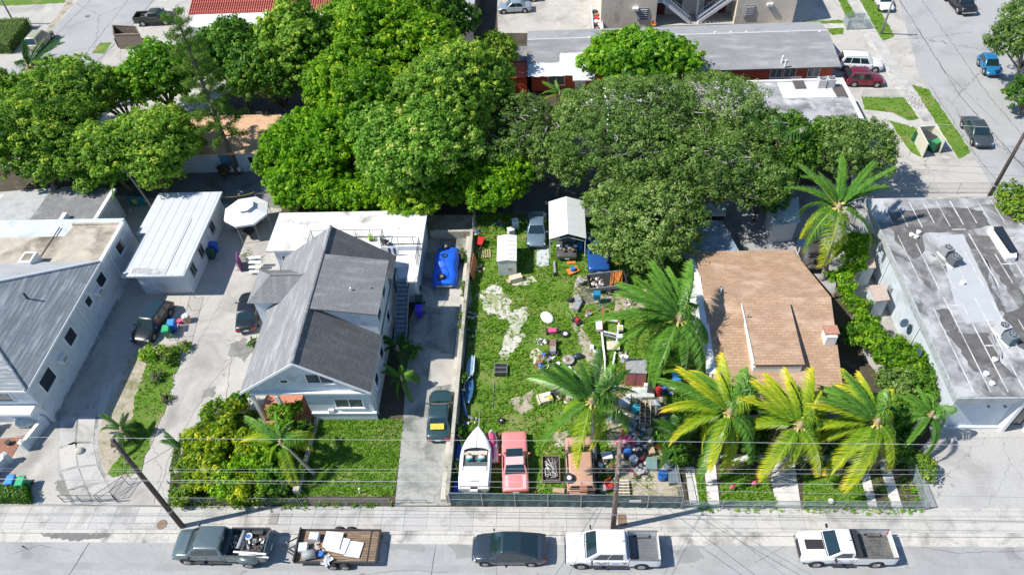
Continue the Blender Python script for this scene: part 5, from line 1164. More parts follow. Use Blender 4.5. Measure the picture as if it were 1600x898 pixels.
def palm(px, py, h, label, seed, kinds='g', n=18, size=1.0, lean=(0, 0), trunk_r=.16, nuts=True, wind=rad(200), updir=rad(85), group=None, name='coconut_palm', spec=None):
    """crown seen at (px, py) at height h; wind = direction in which fronds are swept"""
    c = P(px, py, h); rs = random.Random(seed); t = thing(name, label, 'palm tree', (c.x-lean[0], c.y-lean[1], 0), 0, group)
    top = Vector((lean[0], lean[1], h))
    pts = [Vector((0, 0, -.1)), Vector((0, 0, .3)), Vector((lean[0]*.25, lean[1]*.25, h*.35)), Vector((lean[0]*.6, lean[1]*.6, h*.7)), top]
    rs_ = [trunk_r*1.7, trunk_r*1.25, trunk_r, trunk_r*.9, trunk_r*.85]
    MB().tube(pts, rs_, 10).build('trunk', PTRUNK, t, True)
    for i in range(n):
        f = i/n; az = i*2.39996+rs.uniform(-.25, .25)
        el = 1.15*(1-f)**1.1-.15-.55*f+rs.uniform(-.1, .1)       # young fronds upright, old ones hang
        kk = kinds[min(len(kinds)-1, int(f*len(kinds)))] if not spec else spec(f, rs)
        cls = 0 if f < .3 else 1 if f < .6 else 2 if f < .85 else 3
        dz_ = math.atan2(math.sin(wind-az), math.cos(wind-az))
        if f < .55:
            az = updir+math.sin(i*2.39996)*1.15+rs.uniform(-.2, .2); dz_ = math.atan2(math.sin(wind-az), math.cos(wind-az))
        me = frond(kk, cls, int(round(dz_/(math.pi/4))) % 8)
        s = size*(rs.uniform(.85, 1.1))*(.8 if f < .1 else 1)
        o = inst('frond', me, t, top+Vector((0, 0, .05)), (rs.uniform(-.2, .2), -el*.75, az), (s, s*rs.uniform(.9, 1.1), s))
        o.rotation_mode = 'XYZ'
    if nuts:
        for i in range(7):
            a = i*.9; MB().sphere((top.x+math.cos(a)*.3, top.y+math.sin(a)*.3, h-.28-.08*(i % 2)), (.13, .13, .17), 8, 6).build('coconut', NUT, t, True)
    MB().tube([top+Vector((0, 0, -.5)), top+Vector((0, 0, .1)), top+Vector((0, 0, .5))], [trunk_r*1.1, trunk_r*1.5, trunk_r*.5], 8).build('crownshaft', RACHB, t, True)
    return t
W = rad(168)
palm(46, 108, 6.0, 'tall dark green coconut palm at the photo edge between hedge and road', 201, 'dg', 18, 1.0, (1, -1), wind=rad(30))
palm(1062, 500, 6.2, 'big green coconut palm swept over the tan roof edge and yard scrap', 202, 'gggg', 28, 1.08, (1.0, .5), wind=W, updir=rad(120))
palm(925, 628, 6.0, 'green coconut palm over the middle of the junk yard by the utility pole', 203, 'dggy', 20, .86, (-.3, .8), wind=W)
palm(1140, 645, 5.2, 'yellowing coconut palm leftmost of the three in front of the tan roofed house', 204, 'ygyygy', 26, .92, (.2, .6), wind=rad(185), group='yellow palms along the brown house front')
palm(1250, 665, 5.0, 'yellowing coconut palm with dry brown skirt, middle of the front three', 205, 'yyygyyb', 28, .88, (.2, .6), wind=rad(155), group='yellow palms along the brown house front')
palm(1370, 660, 5.2, 'yellowing coconut palm with visible orange nuts, right end of the front three', 206, 'gygyyyb', 25, .90, (-.2, .7), wind=rad(175), updir=rad(110), group='yellow palms along the brown house front')
palm(1310, 325, 7.5, 'tall coconut palm with hanging yellow green fronds beside the parking lot', 207, 'gggy', 20, 1.05, (-.5, .6), wind=rad(60))
palm(1215, 225, 6.8, 'coconut palm crown mostly buried in the oak canopy', 208, 'dg', 14, .9, (0, 0), nuts=False)
palm(1455, 648, 3.6, 'small bright green palm leaning out at the corner of the commercial building', 209, 'g', 12, .62, (.9, -.2), .09, nuts=False, name='areca_palm')
palm(440, 692, 3.4, 'small yellow green coconut palm leaning over the croton bed', 210, 'gyy', 13, .66, (-1.5, .5), .10, nuts=False)
palm(192, 672, 1.2, 'young dark green date palm on the verge beside the leaning pole', 211, 'd', 16, .42, (0, 0), .12, nuts=False, name='date_palm')
palm(288, 705, 1.0, 'dark cycad at the driveway edge of the croton bed', 212, 'd', 18, .45, (0, 0), .14, nuts=False, name='cycad', )
palm(622, 545, 1.9, 'dark small palm in the shade by the gabled house side wall', 213, 'd', 14, .45, (0, 0), .08, nuts=False, name='areca_palm')
palm(628, 592, 1.6, 'lighter green small palm at the foot of the gabled house side wall', 214, 'g', 13, .42, (0, 0), .08, nuts=False, name='areca_palm')
palm(192, 262, 5.5, 'slender palm with pale clustered trunks left of the white outbuilding', 215, 'g', 10, .6, (-1.8, 1.2), .10, nuts=False, name='areca_palm')
palm(875, 148, 2.2, 'young banana like palm with yellow fronds in front of the red wall', 216, 'gy', 7, .5, (0, 0), .08, nuts=False, name='banana_plant')
palm(1062, 680, 2.2, 'dark broad leaved palm beside the junk pile', 217, 'd', 12, .5, (0, 0), .09, nuts=False, name='areca_palm')
# tall pine: straight trunk, tiers of feathery boughs
def pine():
    b = P(372, 272); t = thing('pine_tree', 'very tall slender pine with a bare dark trunk leaning past the sandy roof', 'pine tree', (b.x, b.y, 0))
    tp = P(285, -20, 17.5); top = Vector((tp.x-b.x, tp.y-b.y, 17.5)); top = Vector((-.4, 1.0, 17.5))
    pts = [top*(i/8) for i in range(9)]; MB().tube(pts, [.30-.028*i for i in range(9)], 9).build('trunk', BARKD, t, True)
    rs = np.random.RandomState(5); rr = random.Random(4)
    for k in range(56):
        f = .26+.73*k/56; p = top*f; a = k*2.4; L = (1-f)*3.2+.9; L *= rr.uniform(.7, 1.15)
        e = p+Vector((math.cos(a)*L, math.sin(a)*L, .35)); br = MB().tube([p, p.lerp(e, .5)+Vector((0, 0, .1)), e], [.06, .04, .02], 5).build('branch', BARKP, t, True)
        Cs = []; Ns = []; Ts = []
        for j in range(int(190*L)):
            s = rs.rand()**.5; q = p.lerp(e, s); w = .38*(1-abs(s-.7))
            v = np.array(q)+rs.normal(0, w*.55, 3); Cs.append(v); Ns.append((0, 0, 1)); Ts.append(.4+rs.normal()*.2)
        me = leaf_mesh('needles', Cs, Ns, np.array(Ts), .17, .17, LF['pine'], rs, .9); o = bpy.data.objects.new('needles', me); COL.objects.link(o); o.parent = br
pine()
# ============================================================ vehicles
TYRE = mat('tyre_rubber', (.025, .025, .026), .85, var=.2)
RIM = mat('alloy_rim', (.45, .45, .46), .3, metal=.8, var=.1)
CHROME = mat('chrome', (.6, .6, .6), .15, metal=1, var=0)
CGLASS = mat('car_glass', (.012, .03, .035), .04, var=0, spec=1.0, coat=.5)
SEAMD = mat('shut_line', (.01, .01, .01), .9, var=0)
LAMPW = mat('lamp_lens', (.65, .68, .72), .1, var=0, spec=.9)
LAMPR = mat('tail_lens', (.40, .015, .015), .15, var=0, spec=.8)
LAMPO = mat('indicator_lens', (.6, .22, .02), .2, var=0)
PLASTIC = mat('black_plastic', (.03, .03, .032), .6, var=.1)
LINER = mat('bed_liner', (.055, .057, .06), .8, var=.2, vs=5)
PLATE = mat('number_plate', (.7, .7, .68), .5, var=.05)
def sharp(o, a=35):
    try: o.data.set_sharp_from_angle(angle=rad(a))
    except Exception: pass
    return o
def body_ring(x, hw, zb, zt, c=.03, sh=.12):
    p = [(hw*.80, zb), (hw*.97, zb+.07), (hw, zb+(zt-zb)*.35), (hw, zb+(zt-zb)*.62), (hw*.985, zt-sh), (hw*.93, zt-sh*.25), (hw*.80, zt), (hw*.4, zt+c)]
    return [(x, y, z) for y, z in p]+[(x, -y, z) for y, z in p[::-1]]
def wheel_at(parent, x, y, r, w, side, steel=False):
    t = MB(); n = 20
    prof = [(-w/2, r*.80), (-w/2, r*.94), (-w*.36, r), (w*.36, r), (w/2, r*.94), (w/2, r*.80)]
    rings = [[(x+rr_*math.cos(2*math.pi*k/n), y+yy, r+rr_*math.sin(2*math.pi*k/n)) for k in range(n)] for yy, rr_ in prof]
    t.loft(rings); o = t.build('wheel', TYRE, parent, True); sharp(o, 50)
    m = MB(); yo = y+side*(w/2+.004)
    m.tube([(x, yo-side*.05, r), (x, yo, r)], [r*.66, r*.60], 18)
    for k in range(5):
        a = k*2*math.pi/5; m.box((x+math.cos(a)*r*.32, yo+side*.006, r+math.sin(a)*r*.32), (r*.58, .02, r*.14), Matrix.Rotation(-a, 4, 'Y'))
    m.build('rim', RIM, o)
    return o
def panel(parent, name, q, u0, u1, v0, v1, m, d=.012, th=.01):
    """a plate on the quad q = (bl, br, tr, tl), lifted d along its outward normal"""
    q = [Vector(p) for p in q]; n = (q[1]-q[0]).cross(q[3]-q[0]).normalized()
    def B(u, v): return q[0].lerp(q[1], u).lerp(q[3].lerp(q[2], u), v)
    pts = [B(u0, v0), B(u1, v0), B(u1, v1), B(u0, v1)]; mb = MB()
    mb.add([p+n*(d-th) for p in pts]+[p+n*d for p in pts], [(3, 2, 1, 0), (4, 5, 6, 7), (0, 1, 5, 4), (1, 2, 6, 5), (2, 3, 7, 6), (3, 0, 4, 7)])
    return mb.build(name, m, parent)
def cabin(t, m, xb0, xb1, xt0, xt1, wb, wt, zb, zt, doors=2, rearglass=True, roofm=None, split=None, tint=None, sideglass=True):
    """xb0/xt0 front at belt/roof, xb1/xt1 rear; half widths at belt and roof"""
    g = tint or CGLASS
    b = [(xb0, -wb, zb), (xb0, wb, zb), (xb1, wb, zb), (xb1, -wb, zb)]; u = [(xt0, -wt, zt), (xt0, wt, zt), (xt1, wt, zt), (xt1, -wt, zt)]
    mb = MB(); lo = [(x, y, zb-.15) for x, y, _ in b]
    rin = [(p[0]-(.10 if p[0] > (xt0+xt1)/2 else -.10), p[1]*.86, zt+.045) for p in u]
    mb.loft([lo, b, u, rin]); o = mb.build('cabin', m, t, True); sharp(o, 40)
    bev = o.modifiers.new('bevel', 'BEVEL'); bev.width = .045; bev.segments = 2; bev.limit_method = 'ANGLE'; bev.angle_limit = rad(25)
    if roofm: 
        MB().prism([(xt0-.12, -wt*.84), (xt0-.12, wt*.84), (xt1+.12, wt*.84), (xt1+.12, -wt*.84)], zt+.03, zt+.055).build('glass_roof', roofm, t)
    panel(t, 'windshield', (b[0], b[1], u[1], u[0]), .05, .95, .05, .93, g)
    if rearglass: panel(t, 'rear_window', (b[2], b[3], u[3], u[2]), .07, .93, .12, .90, g)
    if sideglass:
        for s in (0, 1):
            q = (b[1], b[2], u[2], u[1]) if s else (b[3], b[0], u[0], u[3])
            cuts = split or {1: [.16, .84], 2: [.12, .50, .90], 3: [.10, .38, .68, .92]}[doors]
            cs = cuts if s else [1-c for c in cuts][::-1]
            for i in range(len(cs)-1): panel(t, 'side_window', q, cs[i]+.015, cs[i+1]-.015, .10, .86, g)
    return o
def car(name, label, paintm, front, rear, L=4.6, W=1.82, H=1.45, style='sedan', z=0.0, zref=.6, group=None, mir=True, roofm=None, cat='car', roof_rails=False, heading=None, centre=None, extra=None, tint=None, wheels=True):
    if centre is None:
        a, b = P(*front, zref), P(*rear, zref); c = (a+b)/2; hd = math.atan2(a.y-b.y, a.x-b.x)
    else: c = centre; hd = heading
    t = thing(name, label, cat, (c.x, c.y, z), hd, group); h = L/2; w = W/2
    zb = .22; belt = H*.60 if style != 'suv' else H*.56; hood = belt-.06 if style != 'suv' else belt-.02
    rg = {'sedan': [(-h, .80, .42, belt-.18), (-h+.08, .92, .30, belt-.06), (-h+.35, .98, zb, belt), (-h+1.0, 1, zb, belt+.01)],
          'suv': [(-h, .84, .42, belt-.12), (-h+.06, .94, .30, belt-.02), (-h+.3, .99, zb, belt+.02), (-h+1.0, 1, zb, belt+.02)],
          'coupe': [(-h, .80, .42, belt-.05), (-h+.08, .92, .30, belt+.02), (-h+.35, .98, zb, belt+.03), (-h+1.0, 1, zb, belt+.02)],
          'boxy': [(-h, .92, .42, belt-.10), (-h+.05, .97, .30, belt-.03), (-h+.25, 1, zb, belt), (-h+1.0, 1, zb, belt)]}[style]
    fr = [(.1*h, 1, zb, belt), (h-1.15, 1, zb, hood+.02), (h-.7, .985, zb, hood-.03), (h-.3, .93, .24, hood-.12), (h-.08, .84, .30, hood-.22), (h, .70, .38, hood-.34)]
    if style == 'boxy': fr = [(.1*h, 1, zb, belt), (h-1.15, 1, zb, hood+.04), (h-.4, .99, zb, hood+.01), (h-.08, .97, .28, hood-.04), (h, .93, .36, hood-.16)]
    mb = MB(); mb.loft([body_ring(x, w*k, a, b) for x, k, a, b in rg+fr]); o = mb.build('body', paintm, t, True); sharp(o, 55)
    cs = {'sedan': (h-1.25, -h+.75, h-1.95, -h+1.45), 'coupe': (h-1.15, -h+.35, h-1.95, -h+1.7), 'suv': (h-1.2, -h+.10, h-1.8, -h+.55), 'boxy': (h-1.75, -h+1.15, h-2.35, -h+1.75)}[style]
    cabin(t, paintm, cs[0], cs[1], cs[2], cs[3], w*.93, w*.74, belt-.02, H-.05, 3 if style == 'suv' else 2, roofm=roofm, tint=tint)
    r = .33 if style != 'suv' else .36
    if wheels:
        for x in (h-.88, -h+.92):
            for s in (-1, 1):
                a = MB(); a.tube([(x, s*(w-.16), r+.01), (x, s*(w+.004), r+.01)], [r+.07, r+.07], 18); a.build('wheel_arch', SEAMD, t)
                wheel_at(t, x, s*(w-.10), r, .22, s)
    for s in (-1, 1):
        q = MB(); q.loft([[(h-.10, s*w*.52, hood-.30), (h-.26, s*w*.90, hood-.26), (h-.30, s*w*.91, hood-.15), (h-.13, s*w*.56, hood-.21)], [(h-.02, s*w*.50, hood-.33), (h-.17, s*w*.93, hood-.27), (h-.27, s*w*.95, hood-.13), (h-.09, s*w*.55, hood-.19)]]); q.build('headlight', LAMPW, t)
        MB().box((-h+.06, s*w*.72, belt-.20), (.16, w*.42, .13)).build('taillight', LAMPR, t)
        for x in (h-1.35, .0, -h+1.25): MB().box((x, s*(w+.001), (zb+belt)/2), (.014, .008, belt-zb-.16)).build('door_gap', SEAMD, t)
        for x in (.35, -.75): MB().box((x, s*(w+.012), belt-.16), (.16, .03, .03)).build('door_handle', CHROME, t)
        if mir:
            mm = MB(); mm.sphere((cs[0]-.25, s*(w+.10), belt+.06), (.07, .12, .075), 8, 6); mm.build('mirror', paintm, t, True)
    MB().box((h-.02, 0, .42), (.06, w*1.15, .16)).build('grille', PLASTIC, t)
    MB().box((h+.012, 0, .40), (.02, .4, .12)).build('number_plate', PLATE, t) if style == 'boxy' else None
    MB().box((-h-.008, 0, belt-.34), (.03, .42, .13)).build('number_plate', PLATE, t)
    for yy in (-w*.80, w*.80): MB().tube([(h-.45, yy, hood-.055), (cs[0]+.05, yy*.92, hood+.0)], .006, 4).build('hood_gap', SEAMD, t)
    for s in (-1, 1): MB().tube([(cs[0]+.06, s*.10, belt+.01), (cs[0]-.25, s*.10+.35, belt+.22)], .010, 4).build('wiper', PLASTIC, t)
    if roof_rails:
        for s in (-1, 1): MB().tube([(cs[2]-.1, s*w*.70, H-.01), (cs[3]+.1, s*w*.70, H-.01)], .025, 5).build('roof_rail', CHROME, t)
    return t
def pickup(name, label, paintm, c, hd, L=5.9, W=2.0, H=1.92, cab=2.6, bed=1.95, z=-.13, group=None, doors=2, rail=1.30, dually=False, liner=None, rims=None, cat='pickup truck', mark=None):
    t = thing(name, label, cat, (c.x, c.y, z), hd, group); h = L/2; w = W/2; belt = 1.27; hood = 1.17; zb = .42
    xw = -h+bed+.08+cab   # windshield base
    xr = -h+bed+.08
    mb = MB(); st = [(xr-.0, 1, zb, belt), (xr+.1, 1, zb, belt), (xw-.1, 1, zb, belt-.0), (xw+.1, 1, zb, hood+.02), (h-.55, .985, zb, hood), (h-.18, .95, .45, hood-.06), (h-.03, .88, .50, hood-.16), (h, .82, .52, hood-.28)]
    mb.loft([body_ring(x, w*k, a, b, .02, .10) for x, k, a, b in st]); o = mb.build('body', paintm, t, True); sharp(o, 50)
    cabin(t, paintm, xw, xr+.06, xw-.72, xr+.16, w*.94, w*.80, belt-.02, H-.05, doors)
    # bed: outer sides, front wall, tailgate, floor
    B0, B1 = -h+.02, xr-.04
    for s in (-1, 1):
        m_ = MB(); m_.loft([[(x, s*(w*k), zb+.05), (x, s*(w*k), rail-.25), (x, s*w*.985, rail), (x, s*(w*.90), rail), (x, s*(w*.90), .78), (x, s*w*.8, zb+.05)] for x, k in ((B0, .97), (B0+.2, 1), (B1, 1))]); sd = m_.build('bed_side', paintm, t)
        MB().box(((B0+B1)/2, s*w*.945, rail+.008), (B1-B0, w*.09, .02)).build('bed_rail', liner or LINER, t)
        if dually:
            m_ = MB(); xx = B0+.35; m_.loft([[(xx, s*w*.98, .6), (xx, s*(w*.99), 1.0), (xx, s*w*.98, 1.12)], [(xx+.25, s*w*.98, .55), (xx+.25, s*(w+.26), .72), (xx+.25, s*w*.985, 1.18)], [(xx+1.2, s*w*.98, .55), (xx+1.2, s*(w+.26), .72), (xx+1.2, s*w*.985, 1.18)], [(xx+1.6, s*w*.98, .6), (xx+1.6, s*(w*.99), 1.0), (xx+1.6, s*w*.98, 1.12)]]); m_.build('rear_fender', paintm, t, True)
        MB().box((B0+.02, s*w*.88, 1.0), (.08, .16, .34)).build('taillight', LAMPR, t)
    MB().bb((B0, -w*.9, .70), (B1, w*.9, .76)).build('bed_floor', liner or LINER, t)
    MB().bb((B1-.05, -w*.9, .76), (B1, w*.9, rail)).build('bed_front', paintm, t)
    tg = MB().bb((B0-.02, -w*.86, .62), (B0+.05, w*.86, rail-.01)).build('tailgate', paintm, t)
    MB().box((B0-.04, 0, 1.1), (.03, .3, .06)).build('handle', PLASTIC, tg)
    for k in range(8): MB().box(((B0+B1)/2, -w*.7+k*w*.2, .768), (B1-B0-.15, .05, .014)).build('bed_rib', liner or LINER, t)
    for x in (B0+.42, (B0+.42+B1-.3)/2): 
        pass
    for s in (-1, 1): MB().bb((B0+.55, s*w*.9-(.22 if s > 0 else 0), .76), (B0+1.3, s*w*.9+(0 if s > 0 else .22), .98)).build('wheel_well', liner or LINER, t)
    r = .40
    for x in (h-.95, -h+1.15):
        for s in (-1, 1):
            MB().tube([(x, s*(w-.2), r+.03), (x, s*(w+.004), r+.03)], [r+.09, r+.09], 18).build('wheel_arch', SEAMD, t)
            ww = w-.10+(.2 if dually and x < 0 else 0); wheel_at(t, x, s*ww, r, .27, s)
    for s in (-1, 1):
        MB().loft([[(h-.14, s*w*.62, hood-.36), (h-.2, s*w*.93, hood-.34), (h-.24, s*w*.93, hood-.14), (h-.16, s*w*.62, hood-.14)], [(h+.0, s*w*.60, hood-.38), (h-.10, s*w*.94, hood-.36), (h-.16, s*w*.955, hood-.12), (h-.04, s*w*.60, hood-.12)]]).build('headlight', LAMPW, t)
        n = doors
        for k in range(n+1):
            x = xw-.35-(cab-.55)*k/n; MB().box((x, s*(w+.001), .88), (.014, .008, .68)).build('door_gap', SEAMD, t)
            if k: MB().box((x+.18, s*(w+.014), 1.08), (.15, .03, .035)).build('door_handle', CHROME, t)
        MB().box((xw-.35, s*(w+.16), belt+.14), (.10, .22, .20)).build('mirror', PLASTIC, t)
        MB().box((xw-.3-cab*.4, s*(w+.03), .40), (cab*.85, .12, .06)).build('running_board', PLASTIC, t)
    MB().box((h-.03, 0, .78), (.1, w*1.15, .32)).build('grille', PLASTIC, t)
    MB().box((h+.02, 0, .52), (.12, w*1.75, .16)).build('bumper', CHROME, t); MB().box((-h-.02, 0, .55), (.14, w*1.75, .16)).build('bumper', CHROME, t)
    MB().box((-h-.1, 0, .56), (.03, .42, .13)).build('number_plate', PLATE, t)
    for s in (-1, 1): MB().tube([(h-.5, s*w*.78, hood+.025), (xw+.1, s*w*.78, hood+.045)], .007, 4).build('hood_gap', SEAMD, t)
    MB().tube([(xw+.06, -w*.8, belt+.01), (xw+.06, w*.8, belt+.01)], .02, 4).build('cowl', PLASTIC, t)
    MB().box((xr+.3, 0, H+.01), (.18, .04, .03)).build('brake_light', PLASTIC, t)
    return t
def near(cx, cy, W, z=-.13):
    p = P(cx, cy, z); return Vector((p.x, p.y+W/2, 0))

PW = paint('white_paint', (.78, .78, .78)); PGB = paint('slate_paint', (.13, .18, .19), .25, .35)
PBLK = paint('black_paint', (.015, .016, .02)); PDG = paint('dark_grey_paint', (.035, .045, .06), .2, .2)
W_ = math.pi
dual = pickup('pickup_truck', 'slate grey crew cab dually pickup with scrap in its bed, parked at the kerb', PGB, near(347, 882, 2.0), W_, 6.25, 2.0, 1.98, 2.55, 2.55, dually=True)
w1 = pickup('pickup_truck', 'white crew cab pickup with grey bed liner parked beside the utility pole', PW, near(957, 889, 2.02), W_, 5.9, 2.02, 1.95, 2.65, 1.92, liner=mat('grey_bed_liner', (.13, .14, .15), .8, var=.12, vs=3))
# lettering smudge and stripe on the doors of the white pickup
for s in (1,):
    for x, c_, ww in ((.55, PLASTIC, .24), (-.15, mat('blue_logo', (.02, .28, .60), .5), .42), (-.75, PLASTIC, .22)): MB().box((x, s*1.016, .93), (ww, .006, .08)).build('door_lettering', c_, w1)
    MB().loft([[(1.05, 1.014, 1.12), (.95, 1.014, 1.12), (.95, 1.02, 1.12), (1.05, 1.02, 1.12)], [(.75, 1.014, .72), (.55, 1.014, .72), (.55, 1.02, .72), (.75, 1.02, .72)]]).build('door_stripe', mat('grey_logo', (.3, .32, .35), .5), w1)
MB().box((2.95, 0, 1.0), (.02, .26, .10)).build('badge', mat('blue_badge', (.02, .08, .3), .3), w1)
w2 = pickup('pickup_truck', 'white single cab pickup with black hood panel and black toolbox in its bed', PW, near(1322, 886, 1.95), W_, 5.75, 1.95, 1.80, 1.72, 2.45, doors=1, liner=mat('worn_bed_liner', (.10, .10, .098), .7, var=.4, vs=3, stain=(.17, .15, .13), ss=2))
MB().box((1.95, .0, 1.205), (1.25, .62, .03), 0).build('hood_panel', PLASTIC, w2)
MB().bb((-.68, -.90, 1.24), (-.16, .90, 1.46)).build('toolbox', PLASTIC, w2)
suv = car('crossover', 'dark slate blue fastback crossover with glass roof, parked between trailer and white pickup', paint('midnight_paint', (.045, .06, .08), .2, .3), None, None, 4.75, 1.92, 1.62, 'coupe', -.13, centre=near(795, 885, 1.92), heading=W_, roofm=CGLASS)
# the scrap in the slate pickup's bed
def blob(name, lab, cat, p, r, m, n=14, seed=0, mats=None, size=.18, group=None, flat=.5, kindm=None):
    """a heap of small scraps: separate odd pieces packed together"""
    rr = random.Random(seed); t = thing(name, lab, cat, p, rr.uniform(0, 6), group)
    mats = mats or [m]
    for i in range(n):
        a = rr.uniform(0, 6.28); q = r*math.sqrt(rr.random()); z = (1-q/r)*r*flat; s = size*rr.uniform(.5, 1.3)
        mb = MB(); Rm = T((math.cos(a)*q, math.sin(a)*q, z*rr.uniform(.3, 1)+s*.3), rr.uniform(0, 6), rr.uniform(-.6, .6), rr.uniform(-.6, .6)); mb.T = Rm
        k = rr.randrange(4)
        if k == 0: mb.box((0, 0, 0), (s*1.4, s, s*.5))
        elif k == 1: mb.tube([(-s, 0, 0), (0, s*.3, .05), (s, 0, 0)], s*.16, 6)
        elif k == 2: mb.sphere((0, 0, 0), (s*.7, s*.5, s*.4), 7, 5)
        else: mb.add([(-s, -s*.7, 0), (s, -s*.6, .06), (s*.8, s*.7, 0), (-s*.9, s*.6, .09), (-s, -s*.7, -.03), (s, -s*.6, .03), (s*.8, s*.7, -.03), (-s*.9, s*.6, .06)], [(0, 1, 2, 3), (7, 6, 5, 4), (0, 4, 5, 1), (1, 5, 6, 2), (2, 6, 7, 3), (3, 7, 4, 0)])
        mb.build('scrap_piece', rr.choice(mats), t)
    return t
SC = {k: mat('scrap_'+k, c, .6, var=.25, vs=6, metal=.0) for k, c in dict(white=(.72, .72, .72), grey=(.30, .31, .32), dark=(.04, .04, .045), rust=(.30, .13, .07), brown=(.22, .15, .10), pink=(.65, .10, .22), red=(.50, .03, .03), blue=(.03, .16, .50), cyan=(.03, .38, .50), teal=(.02, .22, .25), orange=(.62, .22, .04), cream=(.62, .55, .42), green=(.05, .28, .10), tan=(.45, .33, .22), yellow=(.6, .5, .05)).items()}
dc = dual.location
def onbed(dx, dy, dz=.0): return Vector((dc.x-dx, dc.y-dy, -.13+.78+dz))
blob('scrap_heap', 'tangled metal scrap heaped in the slate pickup bed', 'scrap', onbed(-2.2, -.1), .62, None, 34, 3, [SC[k] for k in ('rust', 'grey', 'brown', 'white', 'dark', 'grey')], .17)
blob('scrap_heap', 'bags and tools piled at the cab end of the slate pickup bed', 'scrap', onbed(-.95, -.2), .45, None, 20, 4, [SC[k] for k in ('cream', 'white', 'dark', 'grey', 'green')], .15)
t = thing('plank', 'white board sticking out over the tailgate of the slate pickup', 'board', onbed(-2.2, .75, .55), rad(-4)); MB().box((0, 0, 0), (2.2, .12, .06)).build('board', SC['white'], t)
t = thing('plank', 'second white board beside the one poking from the slate pickup bed', 'board', onbed(-2.5, .92, .5), rad(-6)); MB().box((0, 0, 0), (2.0, .10, .05)).build('board', SC['white'], t)
t = thing('fan', 'round white fan lying in the slate pickup bed', 'fan', onbed(-1.75, -.45, .35)); MB().torus((0, 0, .0), .2, .05).build('ring', SC['white'], t); MB().cyl((0, 0, -.02), .14, .04, 12).build('disc', SC['blue'], t)
t = thing('roll', 'dark rolled mat lying across the slate pickup bed', 'roll', onbed(-1.35, -.2, .42), rad(84)); MB().tube([(-.6, 0, 0), (.6, 0, 0)], .15, 10).build('roll', SC['grey'], t, True)
# flat trailer behind it
TD = mat('worn_plank', (.20, .135, .085), .85, var=.35, vs=3, stain=(.32, .24, .16), ss=1.5, bmp=.2, stretch=(.5, 4, 1))
a, b = P(462, 884, -.13), P(592, 880, -.13); Lt = 5.35; Wt = 2.25; tc = Vector(((a.x+b.x)/2, near(527, 884, Wt).y-.05, -.13))
tr = thing('trailer', 'flat twin axle trailer with worn plank deck loaded with white panels', 'trailer', tc, 0)
for k in range(12):
    y = -Wt/2+.1+k*(Wt-.2)/12; MB().bb((-Lt/2+.08, y+.008, .62), (Lt/2-.08, y+(Wt-.2)/12-.008, .66+random.uniform(0, .008))).build('plank', TD, tr)
for s in (-1, 1):
    MB().bb((-Lt/2, s*(Wt/2-.04)-.05, .55), (Lt/2, s*(Wt/2-.04)+.05, .72)).build('side_rail', BLACKM, tr)
    MB().bb((s*Lt/2-.05, -Wt/2, .54), (s*Lt/2+.05, Wt/2, .71)).build('end_rail', BLACKM, tr)
    for x in (-.15, .65):
        MB().tube([(x, s*(Wt/2-.02), .34), (x, s*(Wt/2+.2), .34)], [.34, .34], 14).build('tyre', TYRE, tr) if False else wheel_at(tr, x, s*(Wt/2+.12), .35, .2, s)
    MB().bb((Lt/2+.1, s*.75-.03, .40), (Lt/2+.16, s*.75+.03, .6)).build('ramp_bracket', BLACKM, tr)
MB().bb((-Lt/2-.02, -Wt/2, .71), (-Lt/2+.08, Wt/2, 1.0)).build('headboard', BLACKM, tr)
MB().bb((Lt/2-.62, -Wt/2+.1, .668), (Lt/2-.54, Wt/2-.1, .69)).build('deck_strap', BLACKM, tr)
for s in (-1, 1): MB().tube([(-Lt/2, s*.7, .6), (-Lt/2-1.2, 0, .5)], .05, 6).build('drawbar', BLACKM, tr)
MB().tube([(-Lt/2-.7, .1, .3), (-Lt/2-.7, .1, .95)], .04, 6).build('jack', GALV, tr)
def tp(px, py, z=.66): v = P(px, py, z-.13); return v
def flatbox(name, lab, cat, px, py, d, m, rz=0, z0=0.0, group=None, zb=None, lidm=None):
    """box whose TOP centre is seen at (px, py); z0 = height of what it stands on"""
    c = P(px, py, z0+d[2]); t = thing(name, lab, cat, (c.x, c.y, z0), rz, group)
    o = MB().box((0, 0, d[2]/2), d).build('panel' if d[2] < .12 else 'box', m, t)
    bev = o.modifiers.new('bevel', 'BEVEL'); bev.width = min(.02, min(d)*.3); bev.segments = 1
    if lidm: MB().box((0, 0, d[2]+.012), (d[0]*1.03, d[1]*1.03, .03)).build('lid', lidm, t)
    return t
dz0 = -.13+.68
flatbox('wall_panel', 'large white panel on top of the pile on the trailer', 'panel', 520, 843, (1.2, 1.15, .05), PW, rad(-5), dz0+.18)
flatbox('wall_panel', 'tall white panel under the big one on the trailer pile', 'panel', 528, 850, (1.35, 1.05, .05), PW, rad(-12), dz0+.1)
flatbox('wall_panel', 'separate square white panel nearest the rear of the trailer', 'panel', 553, 857, (1.05, 1.05, .06), PW, rad(-8), dz0+.02)
flatbox('cooler', 'pale blue-white box at the kerb side of the trailer front', 'box', 490, 836, (.62, .5, .5), mat('pale_box', (.62, .68, .70), .5), rad(-3), dz0)
flatbox('cooler', 'pale grey box at the front rail of the trailer', 'box', 473, 853, (.58, .6, .4), mat('pale_box_grey', (.55, .59, .63), .5), rad(5), dz0)
c = P(483, 866, .8); t = thing('bin', 'grey round bin lying on its side on the trailer', 'bin', (c.x, c.y, dz0), rad(12)); MB().tube([(-.42, 0, .3), (.42, 0, .3)], [.27, .31], 14).build('barrel', mat('grey_plastic', (.30, .32, .32), .6), t, True)
